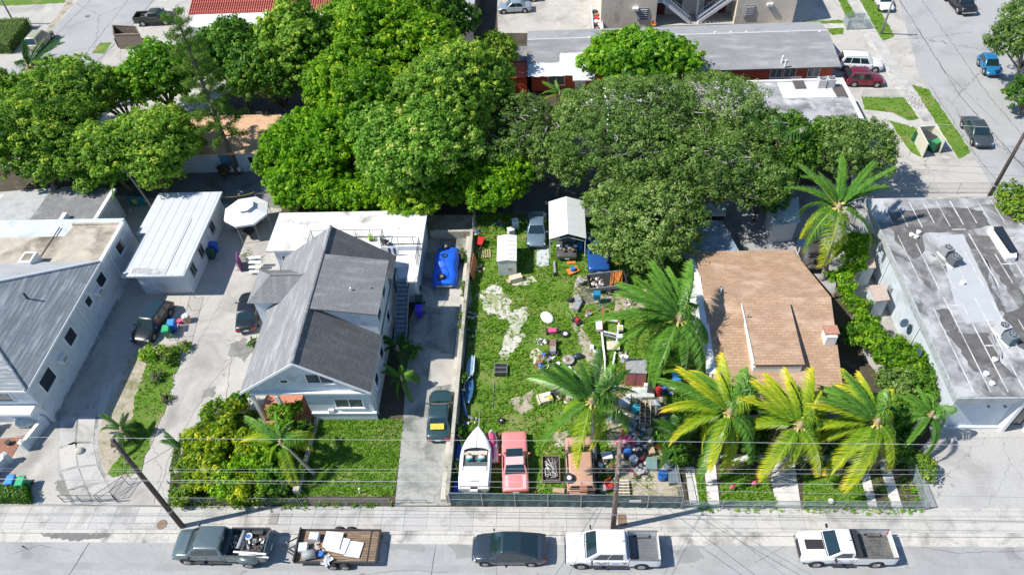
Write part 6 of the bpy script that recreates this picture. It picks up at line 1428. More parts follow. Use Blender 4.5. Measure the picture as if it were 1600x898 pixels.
c = P(501, 865, .75); t = thing('bucket', 'blue bucket beside the grey bin on the trailer', 'bucket', (c.x, c.y, dz0), 0); MB().tube([(0, 0, 0), (0, 0, .33)], [.16, .2], 12).build('bucket', SC['blue'], t)
blob('scrap_heap', 'white crumpled sheets and pipes between the boxes on the trailer', 'scrap', Vector((P(500, 850, .7).x, P(500, 850, .7).y, dz0)), .42, None, 16, 7, [SC['white'], SC['white'], SC['cream'], SC['rust']], .2)
blob('scrap_heap', 'white plumbing pieces near the trailer edge', 'scrap', Vector((P(510, 874, .7).x, P(510, 874, .7).y, dz0)), .32, None, 10, 8, [SC['white'], SC['white'], mat('pale_box', (.62, .68, .70))], .22)

# yard cars
pk = car('coupe', 'faded pink two door coupe with dark windshield between the boat and scrap trailer', paint('faded_pink', (.74, .26, .25), .5, 0, .4), (803, 671), (806, 766), 4.75, 1.85, 1.35, 'boxy', 0, zref=.8)
MB().box((-1.35, 0, 1.37), (.9, 1.18, .02)).build('vinyl_roof', paint('pale_pink', (.80, .50, .50), .5, 0, .4), pk) if False else MB().box((-.42, 0, 1.355), (.62, 1.22, .012)).build('roof_panel', paint('pale_pink', (.80, .50, .50), .5, 0, .4), pk)
MB().box((.22, 0, 1.352), (.62, 1.16, .014)).build('sunroof', CGLASS, pk)
MB().prism([(-2.3, -.72), (-2.3, .72), (-1.25, .72), (-1.25, -.72)], .815, .83).build('trunk_lid', _mats['pale_pink'], pk)
tn = pickup('van', 'rust stained faded tan van behind the fence, a spare wheel on its roof', paint('faded_tan', (.58, .33, .22), .6, 0, .5), P(906, 728, .4), rad(90+1), 4.7, 1.95, 1.75, 3.4, .12, z=-.30, doors=2, rail=1.2, cat='van')
def tyre_on(parent_lab, p, r=.33, rim=True, lab='tyre', rz=0, w=.22, rimm=None, tilt=0):
    t = thing('tyre', lab, 'tyre', p, rz); t.rotation_euler = (tilt, 0, rz)
    MB().torus((0, 0, w/2), r-.1, .11, 'Z', 18, 8).build('rubber', TYRE, t, True)
    if rim: MB().cyl((0, 0, w/2-.06), r-.16, .10, 14).build('rim', rimm or SC['white'], t)
    return t
tyre_on('', Vector((P(889, 745, 1.7).x, P(889, 745, 1.7).y, 1.50)), .36, lab='spare wheel with white rim on the tan van roof')
flatbox('metal_box', 'rusty brown metal box at the rear of the tan van roof', 'box', 912, 763, (.5, .4, .25), SC['rust'], 0, 1.5)
bm = car('sedan', 'dark teal sedan with a green sunshade behind its glass on the side drive', paint('teal_paint', (.05, .10, .11), .25, .4), (690, 606), (684, 686), 4.45, 1.76, 1.42, 'sedan', 0, zref=.7)
MB().box((-1.42, .05, 1.13), (.42, 1.0, .02), Matrix.Rotation(rad(-32), 4, 'Y')).build('sunshade', SC['yellow'], bm)
wg = car('wagon', 'black wagon with silver roof rails parked beside the wheeled bins', PBLK, (213, 533), (258, 468), 4.5, 1.82, 1.55, 'suv', 0, zref=.8, roof_rails=True, roofm=CGLASS)
bs = car('sedan', 'black sedan backed under the side eave of the gabled house', PBLK, (391, 452), (383, 514), 4.5, 1.8, 1.45, 'sedan', 0, zref=.8)
sb = car('sedan', 'dusty silver blue sedan in the shade left of the metal carport', paint('dusty_blue', (.16, .24, .30), .4, .3, .3), (837, 385), (840, 326), 4.5, 1.78, 1.42, 'sedan', 0, zref=.8)
cpc = car('car', 'dark dismantled car with parts on its hood under the metal carport', paint('dark_primer', (.06, .06, .055), .7, 0, .6), (886, 402), (886, 345), 4.6, 1.85, 1.4, 'boxy', 0, zref=.7)
bp = car('sedan', 'blue old car with chrome front end, mostly under the oak canopy', paint('royal_blue', (.02, .09, .32), .3, .1), (936, 417), (931, 368), 4.7, 1.9, 1.5, 'boxy', 0, zref=.7)
# car under blue cover
def covered(lab, front, rear, m, L=4.4, W=1.95, H=1.4, seed=1, name='covered_car'):
    a, b = P(*front, .8), P(*rear, .8); c = (a+b)/2; t = thing(name, lab, 'car', (c.x, c.y, 0), math.atan2(a.y-b.y, a.x-b.x)); rings = []
    for i in range(25):
        u = -L/2+L*i/24; f = i/24
        top = .85+.55*math.exp(-((f-.42)/.24)**4)+.02*math.sin(i*1.7) if .03 < f < .97 else .55
        hw = W/2*(1-.12*abs(math.cos(f*math.pi))**6-.10*math.exp(-((f-.55)/.10)**2)); ring = []
        for k in range(15):
            a_ = math.pi*k/14; yy = math.cos(a_); zz = math.sin(a_); wr = .03*noise.noise(Vector((u*3, k*.9, seed)))
            ring.append((u, (hw+wr)*abs(yy)**.55*(1 if yy > 0 else -1), .12+(top-.12)*zz**.55+wr))
        rings.append(ring)
    o = MB().loft(rings, closed=False, cap=False).build('cover', m, t, True); so_ = o.modifiers.new('solid', 'SOLIDIFY'); so_.thickness = .01
    return t
cv = covered('car under a bright blue cover with tyres on top, beside the yard wall', (693, 444), (700, 384), mat('blue_cover', (.015, .13, .75), .35, var=.12, vs=2, bmp=.4, bs=6), 4.6, 2.3)
MB().loft([body_ring(x, .9*k, .25, zt, .01, .1) for x, k, zt in ((1.75, 1.0, .62), (2.1, .95, .60), (2.22, .8, .52))]).build('bumper', PW, cv, True)
for s in (-.55, .5): MB().box((2.2, s, .5), (.05, .22, .1)).build('headlight', LAMPW, cv)
for (q, z_, lab) in (((695, 400), 1.32, 'black tyre on the upper part of the blue cover'), ((690, 432), .98, 'black tyre on the hood of the blue covered car'), ((696, 385), 1.0, 'black tyre at the far end of the blue cover')):
    p = P(*q, z_); tyre_on('', Vector((p.x, p.y, z_-.1)), .32, lab=lab, rimm=SC['grey'])
covered('car under a dark grey tarpaulin beside the tall palm', (1275, 412), (1262, 372), mat('dark_tarp', (.06, .055, .055), .6, var=.2, bmp=.4, bs=4), 4.2, 1.9, 1.3, 4)
# street cars on the side street
car('sedan', 'dark grey sedan parked by the grass strip on the side street', paint('graphite', (.09, .11, .12), .25, .4), (1541, 229), (1513, 182), 4.8, 1.85, 1.45, 'sedan', .01)
car('hatchback', 'bright blue rounded compact car on the side street', paint('bright_blue', (.02, .20, .42), .25, .2), (1557, 119), (1536, 86), 3.7, 1.66, 1.5, 'suv', .01)
pickup('pickup_truck', 'black pickup parked across the side street at the top edge', PBLK, P(1496, 10, 0), math.atan2(P(1511, 24).y-P(1480, -8).y, P(1511, 24).x-P(1480, -8).x), 5.6, 1.95, 1.9, 2.6, 1.75, z=.01)
car('sedan', 'white sedan beside the grass strip and leaning pole at the top', PW, (1388, 15), (1373, -12), 4.5, 1.8, 1.45, 'sedan', .01)
car('suv', 'white sport utility vehicle with roof rails in front of the grey roof end', PW, (1376, 98), (1312, 95), 5.0, 1.95, 1.78, 'suv', .01, zref=.8, roof_rails=True, group=None)
car('suv', 'dark red sport utility vehicle parked in front of the white one', paint('dark_red', (.20, .015, .03), .22, .2), (1373, 121), (1330, 120), 4.2, 1.85, 1.66, 'suv', .01, zref=.8, roof_rails=True)
car('sedan', 'silver sedan half in shade at the top beside the grey wall end', paint('silver', (.45, .50, .54), .3, .5), (776, 12), (831, 9), 4.6, 1.8, 1.45, 'sedan', .01)
car('sedan', 'pale car behind the silver sedan, cut by the top of the photo', paint('cream_silver', (.55, .58, .56), .3, .4), (790, -6), (846, -8), 4.6, 1.8, 1.45, 'sedan', .01)
pickup('pickup_truck', 'olive black pickup with loaded bed beside the red tile roofed building', paint('olive_black', (.05, .055, .04), .4, .1), P(245, 36, 0), 0.05, 5.2, 1.9, 1.8, 2.1, 1.9, z=.01)
c0 = P(243, 30, 1); blob('scrap_heap', 'silver bags in the bed of the olive black pickup', 'scrap', Vector((c0.x-1.4, P(245, 36).y, .8)), .5, None, 10, 5, [SC['white'], SC['grey']], .3)
car('minivan', 'old beige van with white roof beside the clipped hedge at the top', paint('olive_beige', (.36, .36, .22), .5, 0, .3), (74, 46), (48, 74), 4.6, 1.8, 1.85, 'suv', .01, cat='van', zref=.9)
for o in list(COL.objects):
    pass
# white speedboat
BW = paint('gelcoat', (.80, .79, .78), .3)
def boat():
    a, b = P(747, 669, .9), P(741, 766, .9); c = (a+b)/2; L = (a-b).length; t = thing('speedboat', 'white open bow speedboat with teal and pink seats on a trailer in the yard', 'boat', (c.x, c.y, 0), math.atan2(a.y-b.y, a.x-b.x)); h = L/2
    def hw(u): f = (u+h)/L; return 1.12*(1-max(0, (f-.45)/.55)**2.3)*(.94+.06*min(1, f*6))
    N_ = 22; xs = [-h+L*i/N_*.999 for i in range(N_+1)]
    rings = []
    for x in xs:
        w = max(.02, hw(x)); k = max(0, (x/h)); rings.append([(x, 0, .38+.45*k**3), (x, w*.55, .50+.4*k**3), (x, w*.92, .85+.08*k), (x, w, 1.12+.06*k), (x, w*.90, 1.20+.06*k), (x, w*.90, 1.15), (x, -w*.90, 1.15), (x, -w*.90, 1.20+.06*k), (x, -w, 1.12+.06*k), (x, -w*.92, .85+.08*k), (x, -w*.55, .50+.4*k**3)])
    o = MB().loft(rings).build('hull', BW, t, True); sharp(o, 40)
    fl = lambda x0, x1, ws, z0, z1, nm, m: MB().prism([(x0, -ws[0]), (x1, -ws[1]), (x1, ws[1]), (x0, ws[0])], z0, z1).build(nm, m, t)
    # foredeck dome, cockpit well and aft deck
    dk = []
    for i in range(11):
        x = h*.20+(h*.985-h*.20)*i/10; w = max(.02, hw(x)*.93); dk.append([(x, w*math.cos(math.pi*j/10), 1.18+.05*(x/h)+.16*math.sin(math.pi*j/10)*(1-i/12)) for j in range(11)])
    MB().loft(dk, closed=False, cap=False).build('foredeck', BW, t, True)
    MB().tube([(h*.25, 0, 1.37), (h*.95, 0, 1.26)], .012, 4).build('deck_seam', SC['grey'], t)
    ws_ = MB(); ring0 = [(h*.17+.22*math.sin(math.pi*j/12), .88*math.cos(math.pi*j/12), 1.22+.12*math.sin(math.pi*j/12)) for j in range(13)]; ring1 = [(p[0]-.22, p[1]*.93, p[2]+.28) for p in ring0]
    o = ws_.loft([ring0, ring1], closed=False, cap=False).build('windscreen', CGLASS, t, True); sm = o.modifiers.new('solid', 'SOLIDIFY'); sm.thickness = .012
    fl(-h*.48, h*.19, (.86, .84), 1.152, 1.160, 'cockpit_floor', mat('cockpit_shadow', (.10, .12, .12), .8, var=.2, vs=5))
    for s in (-1, 1):
        MB().bb((-h*.48, s*.93-.07, 1.16), (h*.2, s*.93+.07, 1.30)).build('gunwale', BW, t)
        se = MB(); se.sphere((-.12, s*.42, 1.30), (.26, .25, .16), 10, 6); se.build('seat', BW, t, True)
        MB().sphere((-.05, s*.42, 1.37), (.15, .15, .10), 8, 6).build('seat_pad', mat('dusty_mauve', (.42, .22, .32), .7), t, True)
        MB().tube([(-.36, s*.42-.24, 1.42), (-.36, s*.42+.24, 1.42)], .09, 8).build('seat_back', mat('teal_vinyl', (.0, .22, .22), .5), t, True)
    MB().bb((-h*.48, -.8, 1.16), (-h*.34, .8, 1.32)).build('rear_bench', BW, t)
    MB().bb((h*.02, -.8, 1.16), (h*.14, .8, 1.36)).build('dashboard', SC['cream'], t)
    MB().torus((-.02, .42, 1.5), .14, .018, 'X', 14, 6).build('steering_wheel', PLASTIC, t)
    MB().prism([(-h*.95, -.95), (-h*.48, -1.0), (-h*.48, 1.0), (-h*.95, .95)], 1.16, 1.34).build('aft_deck', BW, t)
    MB().box((-h*.80, 0, 1.345), (.08, .62, .012)).build('name_plate', SC['grey'], t)
    MB().box((-h*1.01, 0, .9), (.3, .5, .5)).build('outdrive', BW, t)
    for s in (-1, 1): wheel_at(t, -.5, s*.95, .3, .2, s)
    for s in (-1, 1): MB().bb((-h*.9, s*.6-.04, .3), (h*.5, s*.6+.04, .4)).build('trailer_rail', BLACKM, t)
    MB().tube([(h*.5, 0, .36), (h+1.2, 0, .45)], .05, 6).build('drawbar', GALV, t)
boat()
# jet ski
a = P(768, 695, .6); t = thing('jet_ski', 'magenta and white jet ski between the white boat and the pink coupe', 'jet ski', (a.x, a.y, 0), rad(93))
rg = []
for i in range(13):
    x = -1.3+2.6*i/12; k = (1-max(0, (x/1.3))**3*.9)*.48; rg.append([(x, k*math.cos(q*math.pi/4), .45+.25*math.sin(q*math.pi/4)*(1+.15*math.sin(x*3))) for q in range(8)])
o = MB().loft(rg).build('hull', BW, t, True)
MB().loft([[(x, w_*math.cos(q*math.pi/5), .6+hh*math.sin(q*math.pi/5)) for q in range(6)] for x, w_, hh in ((-.2, .2, .15), (.2, .34, .38), (.7, .3, .32), (1.1, .1, .1))], closed=False).build('cowling', SC['pink'], t, True)
MB().box((-.65, 0, .75), (1.0, .36, .18)).build('seat', SC['pink'], t); MB().tube([(.1, -.35, 1.0), (.2, 0, 1.05), (.1, .35, 1.0)], .03, 6).build('handlebar', PLASTIC, t)
MB().bb((-1.2, -.6, 0), (1.2, .6, .22)).build('cradle', SC['rust'], t)
# ============================================================ walls, fences, poles, wires
WALLM = mat_concrete('mossy_wall', (.46, .43, .36), (.16, .17, .11), (.56, .53, .47), 0, .5, .6, .2)
t = thing('yard_wall', 'long weathered masonry wall dividing the side drive from the junk yard', 'wall', (-7.2, 36.5, 0))
for k in range(11):
    y0_ = -13.1+k*2.4; MB().bb((-.13, y0_+.006, 0), (.13, y0_+2.394, 1.15+random.uniform(-.03, .02))).build('wall_panel', WALLM, t)
MB().bb((-.55, -13.0, 0), (-.14, 13.2, .35)).build('ledge', mat_concrete('ledge', (.52, .49, .42), (.3, .28, .22), None, 0, .6, .5), t)
MB().bb((-3.9, 13.25, 0), (.13, 13.5, .9)).build('retaining_wall', WALLM, t)
t = thing('bed_wall', 'low grey garden wall between the croton bed and the green lawn', 'low wall', (P(482, 700).x, P(482, 700).y, 0))
a, b = P(499, 648)-t.location, P(466, 774)-t.location; d = (b-a).normalized(); n_ = Vector((d.y, -d.x, 0))*.13
MB().prism([(a-n_)[:2], (a+n_)[:2], (b+n_)[:2], (b-n_)[:2]], 0, .45).build('wall', WALLM, t)
MB().prism([(b+n_*1.6)[:2], (b-n_*1.6)[:2], (b-n_*1.6-d*.35)[:2], (b+n_*1.6-d*.35)[:2]], 0, .75).build('pier', WALLM, t)

def see_through(name, col, alpha, rough=.8):
    if name in _mats: return _mats[name]
    m, nt, b = nodes_of(name); out = nt.nodes['Material Output']; L = nt.links.new
    b.inputs['Base Color'].default_value = c4(col); b.inputs['Roughness'].default_value = rough; b.inputs['Specular IOR Level'].default_value = .2
    co = coords(nt); f = noise_tex(nt, co, 2.2, 4, .6)
    L(mixc(nt, ramp(nt, f, .35, .7), col, tuple(x*1.5+.01 for x in col)), b.inputs['Base Color'])
    tr = N(nt, 'ShaderNodeBsdfTransparent'); mx = N(nt, 'ShaderNodeMixShader'); mx.inputs[0].default_value = alpha
    L(tr.outputs[0], mx.inputs[1]); L(b.outputs[0], mx.inputs[2]); L(mx.outputs[0], out.inputs[0]); _mats[name] = m; return m
SCREEN = see_through('privacy_screen', (.075, .115, .13), .86)
MESH = see_through('chain_link', (.30, .38, .38), .42)
MESH2 = see_through('thin_chain_link', (.35, .36, .36), .16)
def fence(lab, a, b, h, step, screen, name='fence', postm=GALV, midrail=True, pr=.03, tilt=0):
    a = Vector(a[:2]); b = Vector(b[:2]); L = (b-a).length; t = thing(name, lab, 'fence', (a.x, a.y, 0), math.atan2(b.y-a.y, b.x-a.x)); n = max(1, round(L/step))
    for i in range(n+1):
        x = L*i/n; MB().tube([(x, 0, 0), (x, 0, h+.03)], pr, 6).build('post', postm, t)
        if i < n:
            MB().tube([(x, 0, h), (L*(i+1)/n, 0, h)], pr*.8, 5).build('top_rail', postm, t)
            if midrail: MB().tube([(x, 0, h*.5), (L*(i+1)/n, 0, h*.5)], pr*.7, 5).build('mid_rail', postm, t)
            mb = MB(); q = 6
            for k in range(q):
                x0, x1 = x+.03+(L/n-.06)*k/q, x+.03+(L/n-.06)*(k+1)/q; w0, w1 = .02+.03*math.sin(k*2.1), .02+.03*math.sin(k*2.1+2.1)
                if k == q-1: w1 = .02
                mb.add([(x0, w0, .03), (x1, w1, .03), (x1, .02, h-.03), (x0, .02, h-.03)], [(0, 1, 2, 3)])
            mb.build('screen', screen, t)
    return t
fence('tall fence with dark green privacy screen in front of the junk yard', (-7.05, 23.22), (8.45, 23.02), 1.8, 2.2, SCREEN)
fence('lower pale chain link fence in front of the palm garden', (8.55, 23.02), (24.3, 22.98), 1.15, 2.6, MESH)
fence('return of the chain link fence at the corner forecourt', (24.35, 23.0), (24.3, 26.5), 1.15, 1.8, MESH)
fence('wire fence between the junk yard dirt and the first garden walkway', (8.5, 23.2), (8.2, 29.0), 1.5, 2.0, MESH2)
fence('thin wire fence in front of the croton bed', (P(268, 783).x, 23.25), (P(470, 783).x, 23.2), 1.0, 2.6, MESH2, pr=.02, midrail=False)
fence('thin wire fence in front of the green lawn', (P(474, 783).x, 23.2), (P(612, 783).x, 23.2), 1.0, 2.9, MESH2, pr=.02, midrail=False)
fence('dark pipe fence across the left drive entrance', (P(98, 790).x, 23.4), (P(182, 790).x, 23.4), 1.0, 1.2, MESH2, pr=.025, postm=BLACKM)
fence('open gate leaf leaning at the verge end by the left drive', P(160, 783), P(150, 795)+Vector((1.6, 1.9, 0)), 1.1, 1.3, MESH2, name='gate', pr=.025, postm=BLACKM)
fence('dark open gate leaf beside the verge, nearer the pole', P(182, 780), P(205, 748), 1.1, 1.5, MESH2, name='gate', pr=.025, postm=BLACKM)
fence('small pipe gate beside the side drive entrance', P(618, 786), P(668, 786), .5, 1.3, MESH2, name='gate', pr=.02, postm=BLACKM, midrail=False)
fence('fence post line beside the wagon in the left yard', P(305, 466), P(283, 548), .9, 1.6, MESH2, pr=.02, postm=BLACKM, midrail=False)
fence('thin chain link fence along the parking lot behind the striped roof', P(1352, 303), P(1590, 303), 1.3, 3.0, MESH2, pr=.025)
fence('wire fence behind the roof annex, right of the covered car', (-7.1, 49.9), (-7.1, 53.5), 1.6, 1.7, MESH2, pr=.025)
fence('thin fence beside the mown strip in front of the red car', P(1346, 152), P(1414, 152), .9, 2.2, MESH2, pr=.02, midrail=False)
t = thing('sign', 'small white sign tied to the dark screened fence beside the pole', 'sign', (P(988, 780, 1).x+.15, 22.96, 0)); MB().bb((-.38, -.02, 1.05), (.38, .0, 1.35)).build('board', WTRIM, t)

# -- utility poles
POLEM = mat('creosote_pole', (.085, .065, .055), .9, var=.25, vs=3, stretch=(3, 3, .5), stain=(.15, .12, .1), ss=1)
POLEB = mat('brown_pole', (.20, .14, .11), .9, var=.25, vs=3, stretch=(3, 3, .5))
POLEG = mat('grey_pole', (.32, .33, .34), .7, var=.1)
def pole(lab, base, top, h, m, r=.16):
    b = P(*base); q = P(*top, h); t = thing('utility_pole', lab, 'utility pole', (b.x, b.y, 0)); d = Vector((q.x-b.x, q.y-b.y, 0))
    if d.length > 1.6: d = d.normalized()*1.6
    T_ = d+Vector((0, 0, h)); MB().tube([(0, 0, -.1), T_*.5, T_], [r*1.15, r, r*.78], 10).build('pole', m, t, True)
    MB().tube([T_*.20, T_*.215], [r*1.16, r*1.15], 10).build('band', GALV, t)
    for k, zz in enumerate((.93, .80, .72)):
        p = T_*zz; MB().tube([p, p+Vector((0, -.35, .05))], .03, 5).build('bracket', GALV, t); MB().sphere(p+Vector((0, -.38, .10)), (.06, .06, .10), 7, 5).build('insulator', GREYM, t)
    return t, b, T_
p1, b1, t1 = pole('dark leaning utility pole beside the slate pickup', (285, 822), (175, 686), 10.6, POLEM)
p2, b2, t2 = pole('brown utility pole rising behind the white crew cab pickup', (958, 825), (969, 688), 10.6, POLEB)
p3, b3, t3 = pole('slim grey pole on the grass strip beside the white sedan', (1377, 53), (1396, 0), 6, POLEG, .12)
p4, b4, t4 = pole('dark pole at the parking lot corner above the striped roof', (1543, 312), (1600, 215), 9.5, POLEM)
b5 = P(23, 37); pole('pale grey pole at the top corner by the clipped hedge', (23, 37), (3, 0), 5.5, POLEG, .12)
for p, lab in ((P(690, 0), 1),): pass
def zat(px, py, y):   # height of a wire seen at (px, py) that hangs in the vertical plane y
    d = RIGHT*(px-800)+UP*(449-py)+_f*FPX; s = y/d.y; return CAM_H+d.z*s
WIRE = mat('aluminium_wire', (.55, .55, .56), .4, var=0); WIREB = mat('black_cable', (.03, .03, .032), .6, var=0)
def wire(lab, pts, r=.016, m=WIRE, sag=.25):
    pts = [Vector(p) for p in pts]; out = []
    for i in range(len(pts)-1):
        for k in range(10): f = k/10; q = pts[i].lerp(pts[i+1], f); q.z -= sag*4*f*(1-f); out.append(q)
    out.append(pts[-1]); c = out[0].copy(); o = MB().tube([q-c for q in out], r, 5).build('wire', m); o.location = c; return tag(o, lab, 'power line', 'overhead lines along the street')
yw = 21.15
for i, (ya, yb, dy, m, r, lab) in enumerate(((684.5, 692, 0, WIRE, .018, 'topmost pale overhead wire running the whole width of the street'), (731, 732, .1, WIRE, .012, 'upper thin pale wire of the lower bundle'), (736, 739, .15, WIRE, .012, 'second thin pale wire of the lower bundle'),
        (750, 755, .1, WIRE, .02, 'bright pale wire above the lowest grey one'), (756, 770, .2, mat('grey_wire', (.28, .28, .30), .5), .024, 'thick grey cable dipping towards the corner forecourt'), (795, 808, .1, WIREB, .022, 'lowest black cable hanging over the pavement'))):
    y = yw+dy; za, zb_ = zat(600, ya, y), zat(1300, yb, y); xa, xb_ = -12.0, 18.0
    sl2 = (zb_-za)/(xb_-xa); wire(lab, [(x, y, za+(x-xa)*sl2) for x in (-50, b2.x, 52)], r*.5, m, .12)
top2 = Vector((b2.x, b2.y, 0))+t2
for (q, z_, lab) in (((846, 930), 7.0, 'cable slanting from the brown pole across the street past the dark crossover'), ((872, 930), 7.0, 'second cable slanting beside the one past the dark crossover'), ((1240, 940), 7.0, 'cable slanting from the brown pole over the empty road'), ((1330, 940), 7.0, 'farther of the two cables slanting over the empty road')):
    e = P(*q, z_); wire(lab, [top2*.72+Vector((0, 0, 0)) if False else Vector((b2.x, b2.y, 7.6)), e+(e-Vector((b2.x, b2.y, 7.6)))*.5], .011, WIREB, .2)
wire('white service wire crossing the side street to the dark pole', [P(1385, 188, 6.5), P(1640, 203, 6.5)], .016, WIRE, .1)
wire('service wire dropping from the dark leaning pole to the gabled house', [Vector((b1.x, b1.y, 0))+t1*.7, Vector((-21.8, 30.4, 3.9))], .014, WIREB, .5)
wire('wire from the gazebo tree to the white outbuilding', [P(345, 308, 2.6), P(398, 300, 2.8)], .012, SC['yellow'], .2)

# ============================================================ gazebo and things in the left yards
gx, gy = -28.5, 51.6; CAN = mat('white_canvas', (.80, .79, .80), .7, var=.03); 
t = thing('gazebo', 'white octagonal canvas gazebo with a small raised top canopy', 'gazebo', (gx, gy, 0), rad(12))
N8 = 8; R8 = 2.15
def oct_(r, z, st=1.0): return [(r*math.cos(2*math.pi*(k+.5)/N8)*st, r*math.sin(2*math.pi*(k+.5)/N8), z) for k in range(N8)]
lo, up = oct_(R8, 2.25), oct_(.75, 2.85)
for k in range(8):
    j = (k+1) % 8; MB().slab([lo[k], lo[j], up[j], up[k]], .02).build('canopy_panel', CAN, t)
MB().loft([oct_(R8, 2.05), oct_(R8, 2.25)], cap=False).build('valance', CAN, t)
mb = MB(); a8 = oct_(.95, 3.0); 
for k in range(8): mb.add([a8[k], a8[(k+1) % 8], (0, 0, 3.28)], [(0, 1, 2)])
mb.build('top_canopy', CAN, t)
for k in range(8): MB().tube([(lo[k][0]*.97, lo[k][1]*.97, 0), (lo[k][0]*.97, lo[k][1]*.97, 2.2)], .03, 5).build('leg', GREYM, t)
t = thing('table', 'round dark patio table under the white gazebo', 'table', (gx, gy-1.1, 0)); MB().cyl((0, 0, .7), .6, .04, 16).build('table_top', BLACKM, t); MB().cyl((0, 0, 0), .05, .7, 8).build('leg', BLACKM, t)
def chair(lab, p, rz, m, group=None):
    t = thing('chair', lab, 'chair', p, rz, group); MB().box((0, 0, .44), (.48, .48, .05)).build('seat', m, t); MB().box((0, .23, .72), (.48, .05, .5)).build('backrest', m, t)
    for sx in (-1, 1):
        for sy in (-1, 1): MB().tube([(sx*.2, sy*.2, 0), (sx*.2, sy*.2, .44)], .022, 5).build('leg', m, t)
        MB().box((sx*.25, 0, .64), (.04, .44, .04)).build('armrest', m, t)
    return t
v = P(368, 360); chair('dark patio chair at the gazebo edge nearest the drive', (v.x, v.y, 0), .4, GREYM); v = P(398, 352); chair('dark patio chair at the right side of the gazebo', (v.x, v.y, 0), -1.2, GREYM)
t = thing('wheelbarrow', 'bicycle-like wheel stand at the left gazebo leg', 'cart', (P(363, 358).x, P(363, 358).y, 0)); MB().torus((0, 0, .3), .28, .03, 'X', 18, 6).build('wheel', SC['white'], t); MB().box((.3, 0, .3), (.5, .5, .25)).build('tray', GREYM, t)
def wheelie(lab, px, py, m, lidm, rz=0.0, group=None, z=0):
    v = P(px, py, .9); t = thing('wheelie_bin', lab, 'bin', (v.x, v.y, z), rz, group)
    MB().loft([[(x*k, y*k, zz) for x, y in ((-.28, -.33), (.28, -.33), (.28, .33), (-.28, .33))] for k, zz in ((.78, .05), (1, .95), (1.06, .97), (1.06, 1.0))]).build('body', m, t)
    MB().loft([[(x, y, 1.0) for x, y in ((-.32, -.38), (.32, -.38), (.32, .38), (-.32, .38))], [(x, y, 1.08) for x, y in ((-.26, -.33), (.26, -.33), (.26, .33), (-.26, .33))]]).build('lid', lidm, t)
    for s in (-1, 1): MB().tube([(s*.3, .3, .12), (s*.36, .3, .12)], .12, 12).build('wheel', TYRE, t)
    MB().tube([(-.24, .42, .96), (.24, .42, .96)], .02, 5).build('handle', PLASTIC, t); return t
BB = mat('blue_plastic', (.015, .10, .55), .45, var=.08); GB = mat('green_plastic', (.01, .22, .10), .45, var=.08); BBL = mat('light_blue_lid', (.06, .28, .72), .4, var=.08); GBL = mat('light_green_lid', (.04, .42, .17), .4, var=.08); DGB = mat('dark_green_plastic', (.02, .08, .05), .5); VB = mat('violet_blue_plastic', (.07, .05, .60), .45)
wheelie('blue wheeled bin with pale lid right of the black wagon', 267, 505, BB, BBL, .2); wheelie('green wheeled bin with ribbed lid in front of the wagon side', 259, 514, GB, GBL, .2)
wheelie('blue wheeled bin against the white outbuilding side wall', 332, 382, BB, BB, 1.5); wheelie('dark green wheeled bin in front of the blue one at the white outbuilding', 327, 392, DGB, DGB, 1.4)
wheelie('violet blue wheeled bin at the foot of the outside stair', 654, 482, VB, VB, 0); wheelie('dark green wheeled bin behind the violet blue one by the stair', 655, 467, DGB, DGB, 0)
t = thing('bin_bag', 'black bin bag behind the bins at the stair', 'bag', (P(653, 450, .3).x, P(653, 450, .3).y, 0)); MB().sphere((0, 0, .3), (.32, .3, .32), 10, 7).build('bag', PLASTIC, t, True)
wheelie('blue wheeled bin behind the pavement hedge', 16, 750, BB, BBL, .1); wheelie('green wheeled bin behind the pavement hedge, right of the blue one', 32, 752, GB, GBL, .1)
wheelie('blue wheeled bin in the gap between the junk and the tan roofed house', 1057, 590, BB, BBL, 0)
v = P(291, 497, .4); t = thing('drum', 'white topped dark drum beside the bins at the wagon', 'drum', (v.x, v.y, 0)); MB().cyl((0, 0, 0), .33, .7, 14).build('drum', SC['tan'], t); MB().cyl((0, 0, .7), .30, .04, 14).build('lid', SC['white'], t)
v = P(279, 499, .5); t = thing('bucket', 'pink bucket between the blue bin and the drum', 'bucket', (v.x, v.y, 0)); MB().tube([(0, 0, 0), (0, 0, .4)], [.16, .22], 12).build('bucket', SC['pink'], t)
v = P(269, 526, .3); t = thing('trestle', 'small grey folding frame beside the green bin', 'trestle', (v.x, v.y, 0))
for s in (-1, 1): MB().tube([(s*.3, -.2, 0), (0, 0, .7), (s*.3, .2, 0)], .025, 5).build('leg', GALV, t)
t = thing('mural_board', 'teal painted board with a yellow patch standing behind the annex', 'board', (P(218, 323).x, P(218, 323).y, 0), .05); MB().box((0, 0, .7), (1.6, .06, 1.1)).build('board', SC['teal'], t); MB().box((-.2, -.035, .7), (.5, .01, .5)).build('patch', SC['yellow'], t)
v = P(198, 370); t = thing('tarpaulin', 'dark red tarpaulin heap between the annex and the white outbuilding', 'tarpaulin', (v.x, v.y, 0)); MB().sphere((0, 0, .1), (.7, .6, .35), 9, 6).build('tarp', mat('dark_red_tarp', (.30, .02, .03), .7), t, True)
v = P(378, 345); t = thing('plant_pot', 'tall potted plant beside the gazebo', 'potted plant', (v.x+1.9, v.y-.4, 0)); MB().tube([(0, 0, 0), (0, 0, .4)], [.18, .25], 10).build('pot', SC['brown'], t)
rs = np.random.RandomState(2); me = leaf_mesh('foliage', rs.normal(0, .22, (150, 3))+np.array([0, 0, .75]), rs.normal(0, .5, (150, 3))+np.array([0, 0, .8]), rs.rand(150), .09, .5, LF['oak'], rs); inst('foliage', me, t)
